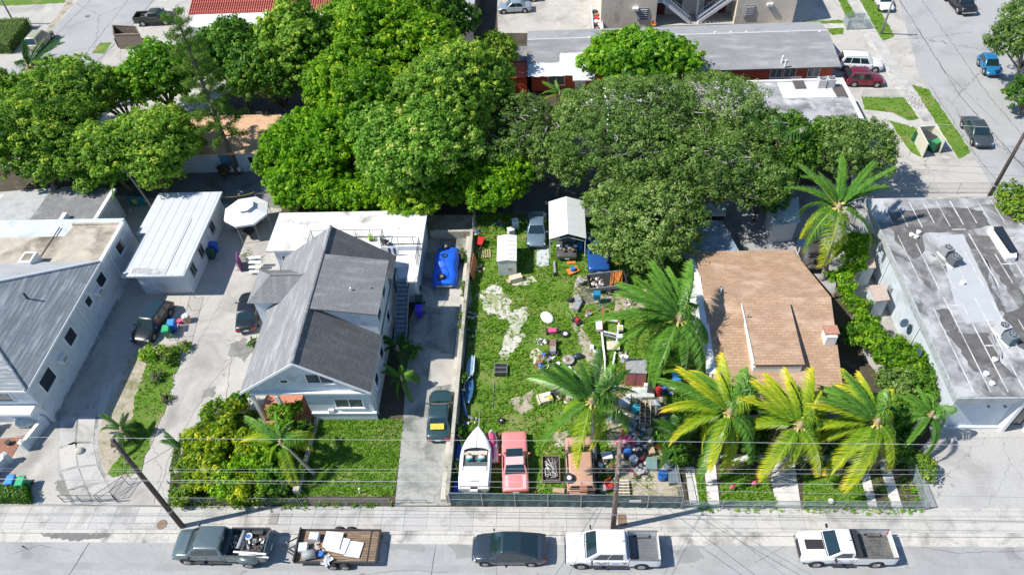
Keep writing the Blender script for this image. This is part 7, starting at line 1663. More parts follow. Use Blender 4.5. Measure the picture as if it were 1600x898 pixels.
v = P(388, 398, .8); t = thing('planter', 'white planter with a spindly grey plant by the addition corner', 'potted plant', (v.x, v.y, 0)); MB().box((0, 0, .25), (.6, .6, .5)).build('box', WTRIM, t)
for k in range(7): a = k*.9; MB().tube([(0, 0, .5), (math.cos(a)*.2, math.sin(a)*.2, .8), (math.cos(a)*.5, math.sin(a)*.5, .95)], .02, 4).build('stem', SC['brown'], t)
me = leaf_mesh('leaves', rs.normal(0, .25, (120, 3))+np.array([0, 0, .9]), rs.normal(0, .5, (120, 3))+np.array([0, 0, .8]), rs.rand(120), .07, .5, LF['oak'], rs); inst('leaves', me, t)
v = P(373, 408, .8); t = thing('cloth', 'purple cloth hanging beside the white addition corner', 'cloth', (v.x, v.y, 0), .3); MB().box((0, 0, .75), (.1, 1.3, 1.4)).build('cloth', mat('purple_cloth', (.22, .05, .20), .8), t)
v = P(398, 412, .8); t = thing('shelf', 'stepped white outdoor shelf by the addition corner', 'shelf', (v.x, v.y, 0))
for k in range(4): MB().box((0, -.5+k*.3, .3+k*.3), (1.1, .3, .06)).build('shelf_board', WTRIM, t)
# roof terrace things
v = P(579, 372, 3.3); t = thing('plant_pot', 'yellow green plant on the roof terrace edge', 'potted plant', (v.x, v.y, 3.0)); MB().tube([(0, 0, 0), (0, 0, .25)], [.14, .18], 10).build('pot', SC['dark'], t)
me = leaf_mesh('foliage', rs.normal(0, .14, (130, 3))+np.array([0, 0, .42]), rs.normal(0, .5, (130, 3))+np.array([0, 0, .8]), rs.rand(130)*.5+.5, .06, .5, LF['lime'], rs); inst('foliage', me, t)
v = P(613, 392, 3.5); t = thing('towel', 'blue and white striped towels hanging on the terrace railing', 'towel', (v.x, v.y, 2.95))
for k in range(5): MB().box((-.45+k*.22, 0, .5), (.2, .05, .7)).build('stripe', WTRIM if k % 2 == 0 else mat('navy_cloth', (.03, .06, .2), .8), t)
v = P(602, 378, 3.4); chair('black chair on the roof terrace by the railing', (v.x, v.y, 3.0), 2.6, BLACKM)
# garden ornaments
for (px, py, s, lab) in ((290, 715, .42, 'pale boulder under the cycad at the bed corner'), (280, 735, .3, 'smaller pale boulder at the driveway edge of the bed'), (125, 705, .3, 'flat broken concrete lump on the left drive')):
    v = P(px, py); t = MB().sphere((0, 0, s*.4), (s*1.2, s, s*.7), 9, 6).build('boulder', mat('boulder', (.5, .46, .40), .9, var=.2, bmp=.6, bs=3), None, True); t.location = (v.x, v.y, 0); tag(t, lab, 'rock')
for (px, py, lab) in ((1142, 766, 'pink flamingo ornament on the small garden lawn'), (1176, 760, 'second pink flamingo ornament farther from the first walkway')):
    v = P(px, py); t = thing('flamingo', lab, 'garden ornament', (v.x, v.y, 0), .6); MB().sphere((0, 0, .55), (.24, .12, .14), 9, 6).build('body', SC['pink'], t, True)
    MB().tube([(.2, 0, .6), (.32, 0, .8), (.25, 0, .98), (.36, 0, .95)], [.04, .03, .03, .015], 6).build('neck', SC['pink'], t, True)
    for s in (-1, 1): MB().tube([(0, s*.04, 0), (0, s*.04, .5)], .012, 4).build('leg', SC['dark'], t)
v = P(908//1, 100) if False else P(561, 766, .3); t = thing('post_stub', 'short white post on the green lawn', 'post', (v.x, v.y, 0)); MB().tube([(0, 0, 0), (.05, 0, .6)], .06, 6).build('post', WTRIM, t)
v = P(1297, 785); t = thing('ball', 'white round garden ball behind the low front fence', 'ball', (v.x, v.y, 0)); MB().sphere((0, 0, .25), .2, 10, 7).build('ball', SC['white'], t, True)
# bench, porch cloth at far left
v = P(38, 655, .4); t = thing('dust_sheet', 'crumpled pale green plastic sheet on the porch beside the wall', 'plastic sheet', (v.x, v.y, 0)); MB().sphere((0, 0, .2), (.9, .6, .4), 11, 7).build('sheet', mat('green_plastic_sheet', (.42, .52, .50), .3, var=.3, vs=4, bmp=.8, bs=4), t, True)
v = P(12, 690, .3); t = thing('pot', 'dark pot beside the brick porch path', 'pot', (v.x, v.y, 0)); MB().tube([(0, 0, 0), (0, 0, .35)], [.16, .22], 10).build('pot', SC['dark'], t)
v = P(5, 725); t = thing('wire_rack', 'small wire rack on the brick paving by the second wall', 'rack', (v.x, v.y, 0))
for k in range(5): MB().tube([(-.5, -.3+k*.15, .4), (.5, -.3+k*.15, .4)], .012, 4).build('bar', GREYM, t)

# ============================================================ junk yard
shedw = MB()
v = P(793, 432); t = thing('storage_shed', 'small white sheet metal shed standing on the yard grass', 'shed', (P(793, 431).x, P(793, 431).y+1.5, 0), rad(1))
MB().bb((-.8, -1.5, 0), (.8, 1.6, 1.9)).build('wall', mat('cream_sheet', (.62, .63, .60), .6, var=.1), t)
for s in (-1, 1): MB().slab([(s*.86, -1.56, 1.9), (s*.86, 1.66, 1.9), (0, 1.66, 2.05), (0, -1.56, 2.05)], .04).build('roof', WTRIM, t)
for k in range(6):
    y = -1.4+k*.56; MB().box((0, y, 2.06), (1.5, .03, .03)).build('rib', SC['cream'], t)
MB().box((.2, -1.52, .9), (.3, .02, .25)).build('vent', GREYM, t)
# metal carport
t = thing('carport', 'white ridged metal carport over a dismantled dark car', 'carport', (1.5, 49.3, 0))
for s in (-1, 1):
    for k in range(5):
        y0_, y1_ = -2.3+k*1.0, -2.3+k*1.0+.99; MB().slab([(s*1.62, y0_, 2.35), (s*1.62, y1_, 2.35), (0, y1_, 2.95), (0, y0_, 2.95)], .04).build('roof_sheet', WTRIM if s < 0 else mat('pale_green_sheet', (.66, .70, .69), .5, var=.05), t)
    for y in (-2.2, 0, 2.6): MB().tube([(s*1.55, y, 0), (s*1.55, y, 2.35)], .035, 5).build('post', WTRIM, t)
    for y in (-2.2,): MB().tube([(s*1.55, y, 2.32), (0, y, 2.9)], .035, 5).build('truss', WTRIM, t); MB().tube([(s*1.5, y, 1.95), (0, y, 2.45)], .03, 5).build('truss', WTRIM, t)
MB().bb((-1.9, -2.1, 0), (-1.86, 2.5, 1.2)).build('side_panel', SC['white'], t) if False else None
for i in range(7):
    v = P(872+i*4.5, 383+(i % 3)*3, 1.15); o = MB().box((0, 0, .05), (.3, .22, .12), i).build('engine_part', [SC['white'], SC['grey'], SC['brown']][i % 3]); o.location = (v.x, v.y, 1.0); tag(o, ['white part at the hood corner nearest the silver car', 'grey part second from the hood corner under the carport', 'brown part third along the hood under the carport', 'white part at the middle of the hood under the carport', 'grey part right of the middle of the carport car hood', 'brown part near the blue drum end of the hood', 'white part at the hood edge nearest the blue drum'][i], 'car part', 'parts on the hood under the carport')
v = P(906, 385, .5); t = thing('drum', 'blue drum standing inside the carport opening', 'drum', (v.x, v.y, 0)); MB().cyl((0, 0, 0), .28, .85, 14).build('drum', SC['blue'], t)
v = P(848, 395); t = MB().bb((-.55, -1.5, 0), (.55, 1.2, .03)).build('plank_sheet', mat('pale_board', (.50, .54, .54), .8)); t.location = (P(848, 398).x, P(848, 398).y, .02); tag(t, 'pale board lying on the grass in front of the dusty silver car', 'board')
# fridges and junk under the trees
flatbox('washing_machine', 'white washing machine in the shade below the lime tree', 'washing machine', 805, 344, (.65, .6, .9), SC['white'], .1); flatbox('washing_machine', 'white domed appliance beside the shaded washing machine', 'washing machine', 798, 357, (.6, .6, .7), SC['white'], .4)
v = P(750, 380, .3); t = thing('wheelbarrow', 'red wheelbarrow leaning beside the white shed and the wall', 'wheelbarrow', (v.x, v.y, 0), 1.3); MB().loft([[(-.3, -.22, .35), (.3, -.22, .35), (.3, .22, .35), (-.3, .22, .35)], [(-.5, -.35, .62), (.55, -.35, .62), (.55, .35, .62), (-.5, .35, .62)]]).build('tray', SC['red'], t); MB().torus((.6, 0, .2), .17, .05, 'Y', 14, 6).build('wheel', TYRE, t)
for s in (-1, 1): MB().tube([(.6, s*.08, .2), (-.5, s*.25, .35), (-.95, s*.28, .5)], .02, 5).build('handle', GREYM, t)
t = thing('sheet_metal', 'rust orange metal sheet leaning on the yard wall', 'metal sheet', (P(741, 425).x, P(741, 425).y, 0), rad(86)); MB().box((0, 0, .6), (2.4, .04, 1.2), Matrix.Rotation(rad(-12), 4, 'X')).build('sheet', mat('rust_orange', (.42, .16, .08), .8, var=.3), t)
v = P(757, 398); t = thing('pallet', 'wooden pallet on the ground beside the white shed', 'pallet', (v.x, v.y, 0), .1)
for k in range(6): MB().box((-.5+k*.2, 0, .12), (.12, 1.0, .02)).build('slat', SC['tan'], t)
for k in range(3): MB().box((0, -.42+k*.42, .05), (1.1, .08, .09)).build('bearer', SC['brown'], t)
blob('scrap_heap', 'white plastic bottles by the yard wall below the shed', 'scrap', P(749, 419), .45, None, 16, 11, [SC['white'], SC['cream'], SC['red']], .12)
v = P(806, 438); t = thing('cabinet', 'overturned cream wooden cabinet in front of the white shed', 'cabinet', (v.x, v.y, 0), .35); MB().box((0, 0, .25), (1.1, .55, .5)).build('carcass', SC['cream'], t); MB().box((-.65, 0, .15), (.3, .5, .1), .3).build('drawer', SC['tan'], t)
t = thing('axle', 'grey axle with a black end lying on the grass near the carport', 'axle', (P(867, 421).x, P(867, 421).y, 0), rad(92)); MB().tube([(-.7, 0, .14), (.8, 0, .16)], .12, 8).build('shaft', SC['grey'], t); MB().tube([(-.85, 0, .15), (-.68, 0, .15)], .2, 12).build('hub', TYRE, t)
flatbox('metal_box', 'flat orange steel tray in front of the carport', 'tray', 893, 409, (.75, .4, .1), SC['orange'], .15)
v = P(895, 425); t = thing('cart', 'orange flat cart carrying a blue motor', 'cart', (v.x, v.y, 0), rad(28)); MB().box((0, 0, .22), (1.05, .7, .06)).build('deck', SC['orange'], t); MB().cyl((0, 0, .25), .22, .28, 12).build('motor', SC['blue'], t)
for sx in (-1, 1):
    for sy in (-1, 1): MB().tube([(sx*.4, sy*.3-.03, .1), (sx*.4, sy*.3+.03, .1)], .1, 10).build('wheel', TYRE, t)
v = P(907, 444); t = thing('tub', 'grey tub overflowing with scrap beside the orange laden trailer', 'tub', (v.x, v.y, 0)); MB().tube([(0, 0, 0), (0, 0, .5)], [.26, .33], 12).build('tub', SC['grey'], t)
blob('scrap_heap', 'scrap sticking out of the grey tub', 'scrap', Vector((v.x, v.y, .45)), .28, None, 14, 12, [SC['white'], SC['rust'], SC['grey']], .14)
# trailer with orange frames
v = P(948, 448); t = thing('trailer', 'dark utility trailer stacked with bright orange frames, next to the palm', 'trailer', (v.x, v.y, 0), rad(8))
MB().bb((-1.6, -.85, .5), (1.6, .85, .58)).build('deck', BLACKM, t)
for s in (-1, 1): MB().bb((-1.6, s*.85-.03, .58), (1.6, s*.85+.03, .95)).build('side', SC['grey'], t); MB().bb((s*1.6-.03, -.82, .58), (s*1.6+.03, .82, .9)).build('end', SC['dark'], t); wheel_at(t, 0, s*1.0, .3, .18, s)
for s in (-1, 1): MB().tube([(-1.6, s*.5, .5), (-2.6, 0, .45)], .04, 5).build('drawbar', BLACKM, t)
for k in range(9): MB().tube([(.1+k*.13, -.7+.1*(k % 3), .75+.05*k % .3), (.5+k*.12, .7-.12*(k % 2), 1.0+.04*(k % 4)), (.9+.05*k, .1*k-.5, 1.05)], .035, 5).build('orange_frame', SC['orange'], t)
blob('scrap_heap', 'grey and white engine scrap at the front of the orange laden trailer', 'scrap', Vector((v.x-.9, v.y-.1, .6)), .6, None, 26, 13, [SC['grey'], SC['white'], SC['dark'], SC['brown']], .2)
v = P(932, 473); t = thing('tool_chest', 'blue tool chest on thin legs in front of the orange laden trailer', 'tool chest', (v.x, v.y, 0)); MB().bb((-.3, -.25, .6), (.3, .25, 1.25)).build('chest', mat('blue_steel', (.02, .22, .40), .45), t); MB().box((0, -.26, .95), (.5, .01, .02)).build('drawer_gap', SEAMD, t)
for sx in (-1, 1):
    for sy in (-1, 1): MB().tube([(sx*.25, sy*.2, 0), (sx*.25, sy*.2, .6)], .02, 5).build('leg', GALV, t)
flatbox('plywood', 'dark weathered board lying on the ground beside the blue tool chest', 'board', 915, 463, (1.1, 1.5, .04), mat('weathered_board', (.17, .15, .12), .9, var=.2), .1)
flatbox('round_plate', 'round pale lid lying below the orange laden trailer', 'lid', 948, 467, (.5, .5, .05), SC['grey'], .4)
v = P(902, 480); t = thing('cabinet', 'grey steel cabinet lying on its back in the grass', 'cabinet', (v.x, v.y, 0), rad(68)); MB().box((0, 0, .2), (1.1, .5, .4)).build('carcass', SC['grey'], t); MB().box((.6, .15, .25), (.4, .55, .45), -.6).build('door', SC['grey'], t)
v = P(893, 470); t = thing('television', 'broken black television beside the grey steel cabinet', 'television', (v.x, v.y, 0), .7); MB().box((0, 0, .2), (.65, .1, .4), Matrix.Rotation(rad(40), 4, 'X')).build('screen', PLASTIC, t); MB().box((0, .2, .05), (.4, .3, .06)).build('stand', PLASTIC, t)
v = P(902, 503); t = thing('lawn_mower', 'red topped lawn mower with its handle lying towards the cabinet', 'lawn mower', (v.x, v.y, 0), rad(130)); MB().box((0, 0, .16), (.75, .5, .14)).build('deck', BLACKM, t); MB().cyl((0, 0, .23), .2, .18, 14, .15).build('engine', SC['red'], t)
for sx in (-1, 1):
    for sy in (-1, 1): MB().tube([(sx*.32, sy*.3-.03, .11), (sx*.32, sy*.3+.03, .11)], .11, 12).build('wheel', TYRE, t)
for s in (-1, 1): MB().tube([(.35, s*.2, .2), (1.2, s*.2, .6)], .016, 4).build('handle', SC['cream'], t)
v = P(855, 497); t = MB().sphere((0, 0, .08), (.52, .72, .2), 12, 6).build('tarpaulin', mat('white_cover', (.82, .81, .79), .8, var=.05, bmp=.5, bs=3), None, True); t.location = (v.x, v.y, .02); t.rotation_euler.z = .5; tag(t, 'white crumpled cover lying on the grass above the spare wheel', 'tarpaulin')
v = P(863, 520); t = thing('generator', 'small pink red generator above the rusty go-kart frame', 'generator', (v.x, v.y, 0), .1); MB().box((0, 0, .25), (.65, .4, .3)).build('body', SC['pink'], t); MB().box((.45, 0, .2), (.25, .4, .25)).build('engine', PLASTIC, t); MB().box((-.42, 0, .2), (.2, .42, .3)).build('tank', PLASTIC, t)
v = P(883, 523); tyre_on('', Vector((v.x, v.y, .02)), .38, lab='large tyre with white hub lying on the grass near the go-kart frame')
v = P(864, 545); t = thing('kart_frame', 'rusty brown go-kart frame between the generator and the scrap pile', 'go-kart', (v.x, v.y, 0), rad(90)); MB().box((.3, 0, .3), (.9, .5, .12)).build('floor', SC['brown'], t); MB().box((-.4, 0, .35), (.5, .45, .4)).build('seat', SC['grey'], t)
for sx in (-.6, .6):
    for sy in (-1, 1): MB().tube([(sx, sy*.4-.06, .2), (sx, sy*.4+.06, .2)], .2, 12).build('wheel', TYRE, t)
for s in (-1, 1): MB().tube([(-.8, s*.3, .2), (.8, s*.28, .22)], .03, 5).build('rail', SC['rust'], t)
blob('scrap_heap', 'heap of grey tangled wire left of the go-kart frame', 'scrap', P(844, 534), .42, None, 24, 14, [SC['grey'], SC['white'], SC['dark']], .13)
flatbox('plywood', 'pinkish square board lying beside the scrap pile', 'board', 838, 554, (1.0, 1.1, .05), SC['cream'], .6)
blob('scrap_heap', 'navy and white scrap pile in the middle of the yard', 'scrap', P(851, 567), .8, None, 44, 15, [SC['grey'], SC['white'], SC['dark'], SC['blue'], SC['rust']], .17)
v = P(872, 567, .3); t = thing('bucket', 'white round bucket right of the yard scrap pile', 'bucket', (v.x, v.y, 0)); MB().cyl((0, 0, 0), .17, .3, 12).build('bucket', SC['white'], t)
v = P(888, 565); t = thing('basket', 'round wire basket filled with brown scrap', 'basket', (v.x, v.y, 0)); MB().tube([(0, 0, 0), (0, 0, .3)], [.38, .48], 14).build('basket', SC['grey'], t)
blob('scrap_heap', 'brown scrap inside the round wire basket', 'scrap', Vector((v.x, v.y, .2)), .36, None, 18, 16, [SC['rust'], SC['tan'], SC['white']], .15)
v = P(903, 556, .2); t = thing('bin_bag', 'black bag lying right of the wire basket', 'bag', (v.x, v.y, 0), .2); MB().sphere((0, 0, .2), (.45, .28, .24), 10, 6).build('bag', mat('dark_bag', (.035, .05, .06), .35, bmp=.5, bs=4), t, True)
flatbox('block', 'white foam block in front of the wire basket', 'block', 888, 575, (.5, .35, .25), SC['white'], .5); flatbox('board', 'long white board running under the palm fronds', 'board', 899, 585, (.4, 1.3, .06), SC['white'], .6)
v = P(783, 580); t = thing('engine_crate', 'black steel crate with white cross bars in the open grass', 'crate', (v.x, v.y, 0)); MB().bb((-.48, -.5, 0), (.48, .5, .3)).build('crate', PLASTIC, t)
for k in range(3): MB().tube([(-.5, -.45+k*.42, .55), (.5, -.45+k*.42, .55)], .025, 5).build('bar', GALV, t)
for s in (-1, 1): MB().tube([(s*.5, -.5, .1), (s*.5, -.5, .55), (s*.5, .45, .55)], .025, 5).build('frame', GALV, t)
t = MB().tube([(0, -1.3, .04), (0, 1.3, .04)], .035, 6).build('pipe', GALV); v = P(771, 618); t.location = (v.x, v.y, 0); tag(t, 'thin straight pipe lying in the grass below the black crate', 'pipe')
t = MB().tube([(0, -.6, .05), (0, .6, .05)], .045, 6).build('pipe', GALV); v = P(749, 655); t.location = (v.x, v.y, 0); tag(t, 'short pale post lying ahead of the speedboat bow', 'pipe')
# broken boat by the wall
t = thing('dinghy', 'broken slim blue and white hull half sunk in weeds beside the wall', 'boat', (P(733, 600).x, P(733, 600).y, 0), rad(88))
def hullp(a0, a1, w, z, m, nm='hull', yo=0):
    rg = []
    for i in range(13):
        x = a0+(a1-a0)*i/12; k = max(.03, math.sin(math.pi*min(1, (i/12)*.9+.08))**.7)*w; rg.append([(x, yo-k, z+.3), (x, yo-k*.6, z), (x, yo+k*.6, z), (x, yo+k, z+.3), (x, yo+k*.8, z+.26), (x, yo-k*.8, z+.26)])
    return MB().loft(rg).build(nm, m, t, True)
hullp(.2, 2.6, .36, .05, mat('faded_blue_hull', (.20, .32, .42), .5, var=.2)); hullp(-1.9, .6, .36, .05, mat('dark_blue_hull', (.03, .10, .20), .4, var=.2), yo=-.1)
MB().tube([(2.5, -.25, .4), (.8, -.3, .5), (-.2, .25, .5), (-1.2, .35, .35), (-3.0, -.15, .2)], .05, 6).build('mast', WTRIM, t, True)
MB().tube([(-1.2, .35, .38), (-2.1, .2, .3), (-3.1, -.15, .25)], .07, 6).build('boom', SC['blue'], t, True)
MB().tube([(-1.0, .3, .6), (-1.0, .3, .68)], .2, 12).build('wheel', TYRE, t); MB().tube([(-1.0, .3, .68), (-1.0, .3, .70)], .12, 12).build('rim', RIM, t)
t = thing('tarpaulin', 'long royal blue tarpaulin between the wall and the speedboat', 'tarpaulin', (P(723, 728).x, P(723, 728).y, 0)); o = MB().bb((-.45, -2.2, 0), (.45, 1.7, .5)).build('tarp', mat('blue_tarp', (.01, .07, .38), .4, var=.15, bmp=.6, bs=3), t)
v = P(783, 658); tyre_on('', Vector((v.x, v.y, .02)), .26, lab='small wheel lying on the grass above the pink coupe')
# cable crate trailer between cars
v = P(861, 736); t = thing('scrap_trailer', 'low dark crate filled with tangled pale cables between the pink coupe and the van', 'trailer', (v.x, v.y, 0)); MB().bb((-.6, -.95, .15), (.6, .95, .25)).build('floor', SC['dark'], t)
for s in (-1, 1): MB().bb((s*.6-.03, -.95, .25), (s*.6+.03, .95, .5)).build('side', SC['brown'], t); MB().bb((-.6, s*.95-.03, .25), (.6, s*.95+.03, .48)).build('end', SC['brown'], t)
rr = random.Random(9)
for k in range(16):
    pts = [(rr.uniform(-.45, .45), rr.uniform(-.75, .75), .35+rr.random()*.3) for _ in range(5)]; MB().tube(pts, .02+.012*rr.random(), 4).build('cable', rr.choice([SC['white'], SC['grey'], SC['cream'], SC['dark']]), t)
# machine and scrap under the middle palm
v = P(853, 624); t = thing('engine_block', 'cream painted machine with yellow parts in the grass', 'machine', (v.x, v.y, 0), .3); MB().box((0, 0, .2), (.95, .8, .35)).build('body', SC['cream'], t); MB().box((.1, .1, .45), (.5, .3, .2)).build('cover', SC['white'], t); MB().box((.3, -.2, .42), (.3, .3, .12)).build('guard', SC['yellow'], t); MB().box((-.6, 0, .15), (.12, .9, .3)).build('plate', SC['cream'], t)
flatbox('panel', 'black panel beside the cream machine', 'panel', 868, 613, (.75, .6, .12), PLASTIC, .3)
blob('scrap_heap', 'pinkish grey scrap pile behind the cream machine', 'scrap', P(880, 624), .6, None, 26, 17, [SC['cream'], SC['grey'], SC['rust'], SC['white']], .17)
blob('scrap_heap', 'small dark scrap scatter under the palm fronds', 'scrap', P(882, 650), .4, None, 14, 18, [SC['dark'], SC['grey']], .14)
# steel gantry frames
t = thing('steel_frame', 'long trailer frame with red and white beams in the yard', 'steel frame', (P(955, 540).x, P(955, 540).y, 0))
o_ = t.location
def beam(a, b, m, w=.13, z=.35, nm='beam'):
    a = P(*a, z)-o_; b = P(*b, z)-o_; d = b-a; mb = MB(); c = (a+b)/2; mb.box((c.x, c.y, z), (d.length, w, .14), math.atan2(d.y, d.x)); return mb.build(nm, m, t)
REDB = mat('faded_red_beam', (.36, .09, .08), .6, var=.15)
beam((942, 480), (940, 517), REDB, .16, .5); beam((969, 482), (966, 503), REDB, .13, .5); beam((940, 519), (945, 563), SC['white'], .14); beam((945, 563), (945, 605), SC['white'], .10, .3)
beam((967, 505), (963, 535), SC['white'], .12); beam((961, 550), (946, 632), SC['white'], .12, .3); beam((944, 499), (966, 502), SC['white'], .10, .42); beam((943, 518), (966, 523), SC['white'], .10, .42); beam((944, 523), (964, 528), SC['grey'], .10, .42)
for (q, d, m, nm) in (((936, 508), (.5, 1.0, .3), SC['white'], 'tank'), ((958, 539), (1.0, .85, .1), SC['cream'], 'deck_plate'), ((969, 512), (.45, .5, .25), SC['white'], 'tank'), ((969, 525), (.4, .4, .2), SC['white'], 'plate')):
    v = P(*q, .5)-o_; MB().box((v.x, v.y, .45), d).build(nm, m, t)
v = P(969, 511, .65)-o_; MB().cyl((v.x, v.y, .575), .17, .03, 12).build('cap', SC['yellow'], t)
for q in ((943, 521), (945, 560), (965, 522), (948, 628)): v = P(*q, 0)-o_; MB().bb((v.x-.06, v.y-.06, 0), (v.x+.06, v.y+.06, .4)).build('leg', SC['grey'], t)
flatbox('block', 'small white box left of the steel frame', 'box', 925, 541, (.3, .45, .3), SC['white']); flatbox('block', 'flat white box touching the steel frame', 'box', 934, 548, (.65, .35, .2), SC['white'])
v = P(945, 476); t = thing('ladder', 'short grey ladder lying askew below the orange laden trailer', 'ladder', (v.x, v.y, 0), rad(35))
for s in (-1, 1): MB().box((0, s*.2, .1), (1.8, .05, .05)).build('rail', GALV, t)
for k in range(7): MB().box((-.75+k*.25, 0, .1), (.04, .4, .03)).build('rung', GALV, t)
t = thing('paddling_pool', 'small round blue pool with white rim near the palm trunk', 'paddling pool', (P(954, 606).x, P(954, 606).y, 0)); MB().torus((0, 0, .2), .42, .06, 'Z', 20, 8).build('rim', SC['white'], t, True); MB().cyl((0, 0, 0), .38, .17, 18).build('tub', SC['white'], t); MB().cyl((0, 0, .17), .37, .02, 18).build('water', mat('pool_water', (.01, .30, .50), .05, spec=.8), t)
# the big heap at the right
t = thing('wardrobe', 'tall faded red steel locker with grey top in the yard', 'locker', (P(993, 604).x, P(993, 604).y+.7, 0), rad(-4)); MB().bb((-.75, -.65, 0), (.75, .65, 1.7)).build('body', mat('faded_red_steel', (.42, .13, .12), .6, var=.2), t); MB().bb((-.78, -.68, 1.7), (.78, .68, 1.74)).build('top', SC['grey'], t); MB().bb((-.01, -.665, .1), (.01, -.66, 1.6)).build('door_gap', SEAMD, t)
def G(px, py, z=0): v = P(px, py, z); return Vector((v.x, v.y, 0))
flatbox('glass_sheet', 'translucent sheet lying over the heap below the red locker', 'glass sheet', 1005, 612, (1.6, .9, .04), see_through('clear_sheet', (.6, .64, .64), .45), 0, .5)
blob('scrap_heap', 'orange and white oddments left of the grey crate', 'scrap', G(974, 616), .5, None, 20, 20, [SC['orange'], SC['cream'], SC['white'], SC['tan']], .16)
flatbox('crate', 'pale grey plastic crate beside the blue tub', 'crate', 976, 626, (.75, .6, .5), mat('pale_grey_plastic', (.42, .47, .50), .6), .15)
blob('scrap_heap', 'white sheets heaped under the translucent sheet', 'scrap', G(992, 618), .55, None, 18, 21, [SC['white'], SC['white'], SC['cream']], .24)
v = G(994, 638, .3); t = thing('tub', 'bright turquoise tub in the heap', 'tub', (v.x, v.y, 0)); MB().tube([(0, 0, 0), (0, 0, .4)], [.26, .34], 14).build('tub', SC['cyan'], t); MB().cyl((0, 0, .3), .28, .02, 14).build('inside', SC['teal'], t)
v = G(1008, 645, .4); t = thing('shelf_unit', 'open wooden pigeonhole shelf lying on its back in the heap', 'shelf', (v.x, v.y, 0), rad(-6))
for s in (-1, 0, 1): MB().bb((s*.38-.025, -.95, .1), (s*.38+.025, .95, .55)).build('upright', SC['cream'], t)
for k in range(7):
    y = -.95+k*.31; MB().bb((-.352, y-.02, .12), (-.028, y+.02, .52)).build('shelf_board', SC['tan'], t); MB().bb((.028, y-.02, .12), (.352, y+.02, .52)).build('shelf_board', SC['tan'], t)
MB().bb((-.4, -.97, .06), (.4, .97, .10)).build('back_panel', SC['brown'], t)
for i, (px, py, d, m, lab) in enumerate(((1017, 606, (.5, .7, .7), PLASTIC, 'black crate standing behind the red bucket'), (1020, 628, (.6, .55, .5), SC['grey'], 'grey box right of the pigeonhole shelf'), (1028, 630, (.35, .8, .6), mat('light_grey_box', (.5, .52, .54), .6), 'tilted light grey box beside the red bucket'), (1012, 600, (.5, .3, .5), SC['white'], 'white box at the top of the heap'),
     (1017, 673, (.45, .6, .5), SC['tan'], 'tan cardboard box column, farthest of the three'), (1017, 686, (.45, .5, .6), SC['cream'], 'cream cardboard box, middle of the column'), (1018, 702, (.45, .55, .5), SC['tan'], 'tan cardboard box nearest the fence'), (1029, 686, (.3, .9, .7), SC['orange'], 'rusty orange cupboard side beside the boxes'), (1036, 676, (.5, .4, .6), SC['cream'], 'pale box half under the dark thicket'),
     (977, 671, (.5, .4, .4), SC['orange'], 'orange box above the pink clothes'), (1050, 737, (.7, 1.5, .5), mat('slate_cover', (.13, .17, .2), .7), 'slate grey covered box beside the blue barrel'), (1018, 722, (.8, .9, .4), mat('green_glass_table', (.18, .28, .26), .2), 'dull green table top near the barrel'), (948, 710, (.8, .6, .3), SC['white'], 'white basin behind the palm trunk'),
     (873, 765, (.8, .35, .25), SC['tan'], 'tan board leaning behind the fence beside the van'), (942, 761, (.45, .45, .5), SC['grey'], 'grey can box by the green hose cart'))):
    flatbox('crate' if 'box' not in lab else 'box', lab, 'box', px, py, d, m, rad((i*37) % 25-12))
v = G(1029, 613, .3); t = thing('bucket', 'red bucket on the heap beside the light grey box', 'bucket', (v.x, v.y, .0)); MB().tube([(0, 0, 0), (0, 0, .75)], [.2, .27], 12).build('bucket', SC['red'], t)
blob('scrap_heap', 'black bags and frames in front of the pigeonhole shelf', 'scrap', G(1004, 662), .6, None, 26, 22, [SC['dark'], SC['grey'], SC['dark'], SC['white']], .2)
blob('scrap_heap', 'grey and white odds and ends behind the pink clothes', 'scrap', G(990, 678), .7, None, 34, 23, [SC['dark'], SC['grey'], SC['white'], SC['blue']], .18)
blob('scrap_heap', 'heap of pink and white clothes', 'clothes pile', G(982, 696), .85, None, 70, 24, [SC['pink'], mat('hot_pink', (.75, .06, .22), .7), SC['white'], SC['pink']], .17)
blob('scrap_heap', 'heap of grey and white tangled metal right of the pink clothes', 'scrap', G(1003, 695), .75, None, 50, 25, [SC['grey'], SC['white'], SC['dark'], SC['white']], .18)
blob('scrap_heap', 'small white and tan debris by the top of the heap', 'scrap', G(1013, 598), .4, None, 18, 26, [SC['white'], SC['cream'], SC['grey']], .14)
for (px, py, m, lm, lab) in ((981, 708, SC['dark'], SC['blue'], 'dark bin with a blue lid in front of the pink clothes'), (990, 718, SC['grey'], SC['white'], 'grey drum with white top beside the blue lidded bin'), (1035, 742, SC['blue'], mat('deep_blue', (.01, .08, .28), .3), 'open blue barrel on the shaded dirt'), (1000, 712, SC['red'], SC['dark'], 'small red can near the grey drum')):
    v = G(px, py, .4); t = thing('drum', lab, 'drum', (v.x, v.y, 0)); MB().tube([(0, 0, 0), (0, 0, .6)], [.30, .34], 14).build('drum', m, t); MB().cyl((0, 0, .60), .30, .03, 14).build('lid', lm, t)
blob('scrap_heap', 'metal and wood scrap between the van and the palm trunk', 'scrap', G(932, 722), .8, None, 40, 27, [SC['dark'], SC['grey'], SC['brown'], SC['white'], SC['rust']], .22)
blob('scrap_heap', 'dark scrap behind the fence right of the van', 'scrap', G(928, 750), .6, None, 26, 28, [SC['dark'], SC['dark'], SC['grey'], SC['rust']], .22)
blob('scrap_heap', 'red brown scrap by the foot of the brown pole', 'scrap', G(957, 738), .6, None, 30, 29, [SC['rust'], SC['brown'], SC['dark'], SC['white']], .18)
v = G(935, 758); t = thing('hose_cart', 'green coiled hose behind the fence', 'hose', (v.x, v.y, 0)); 
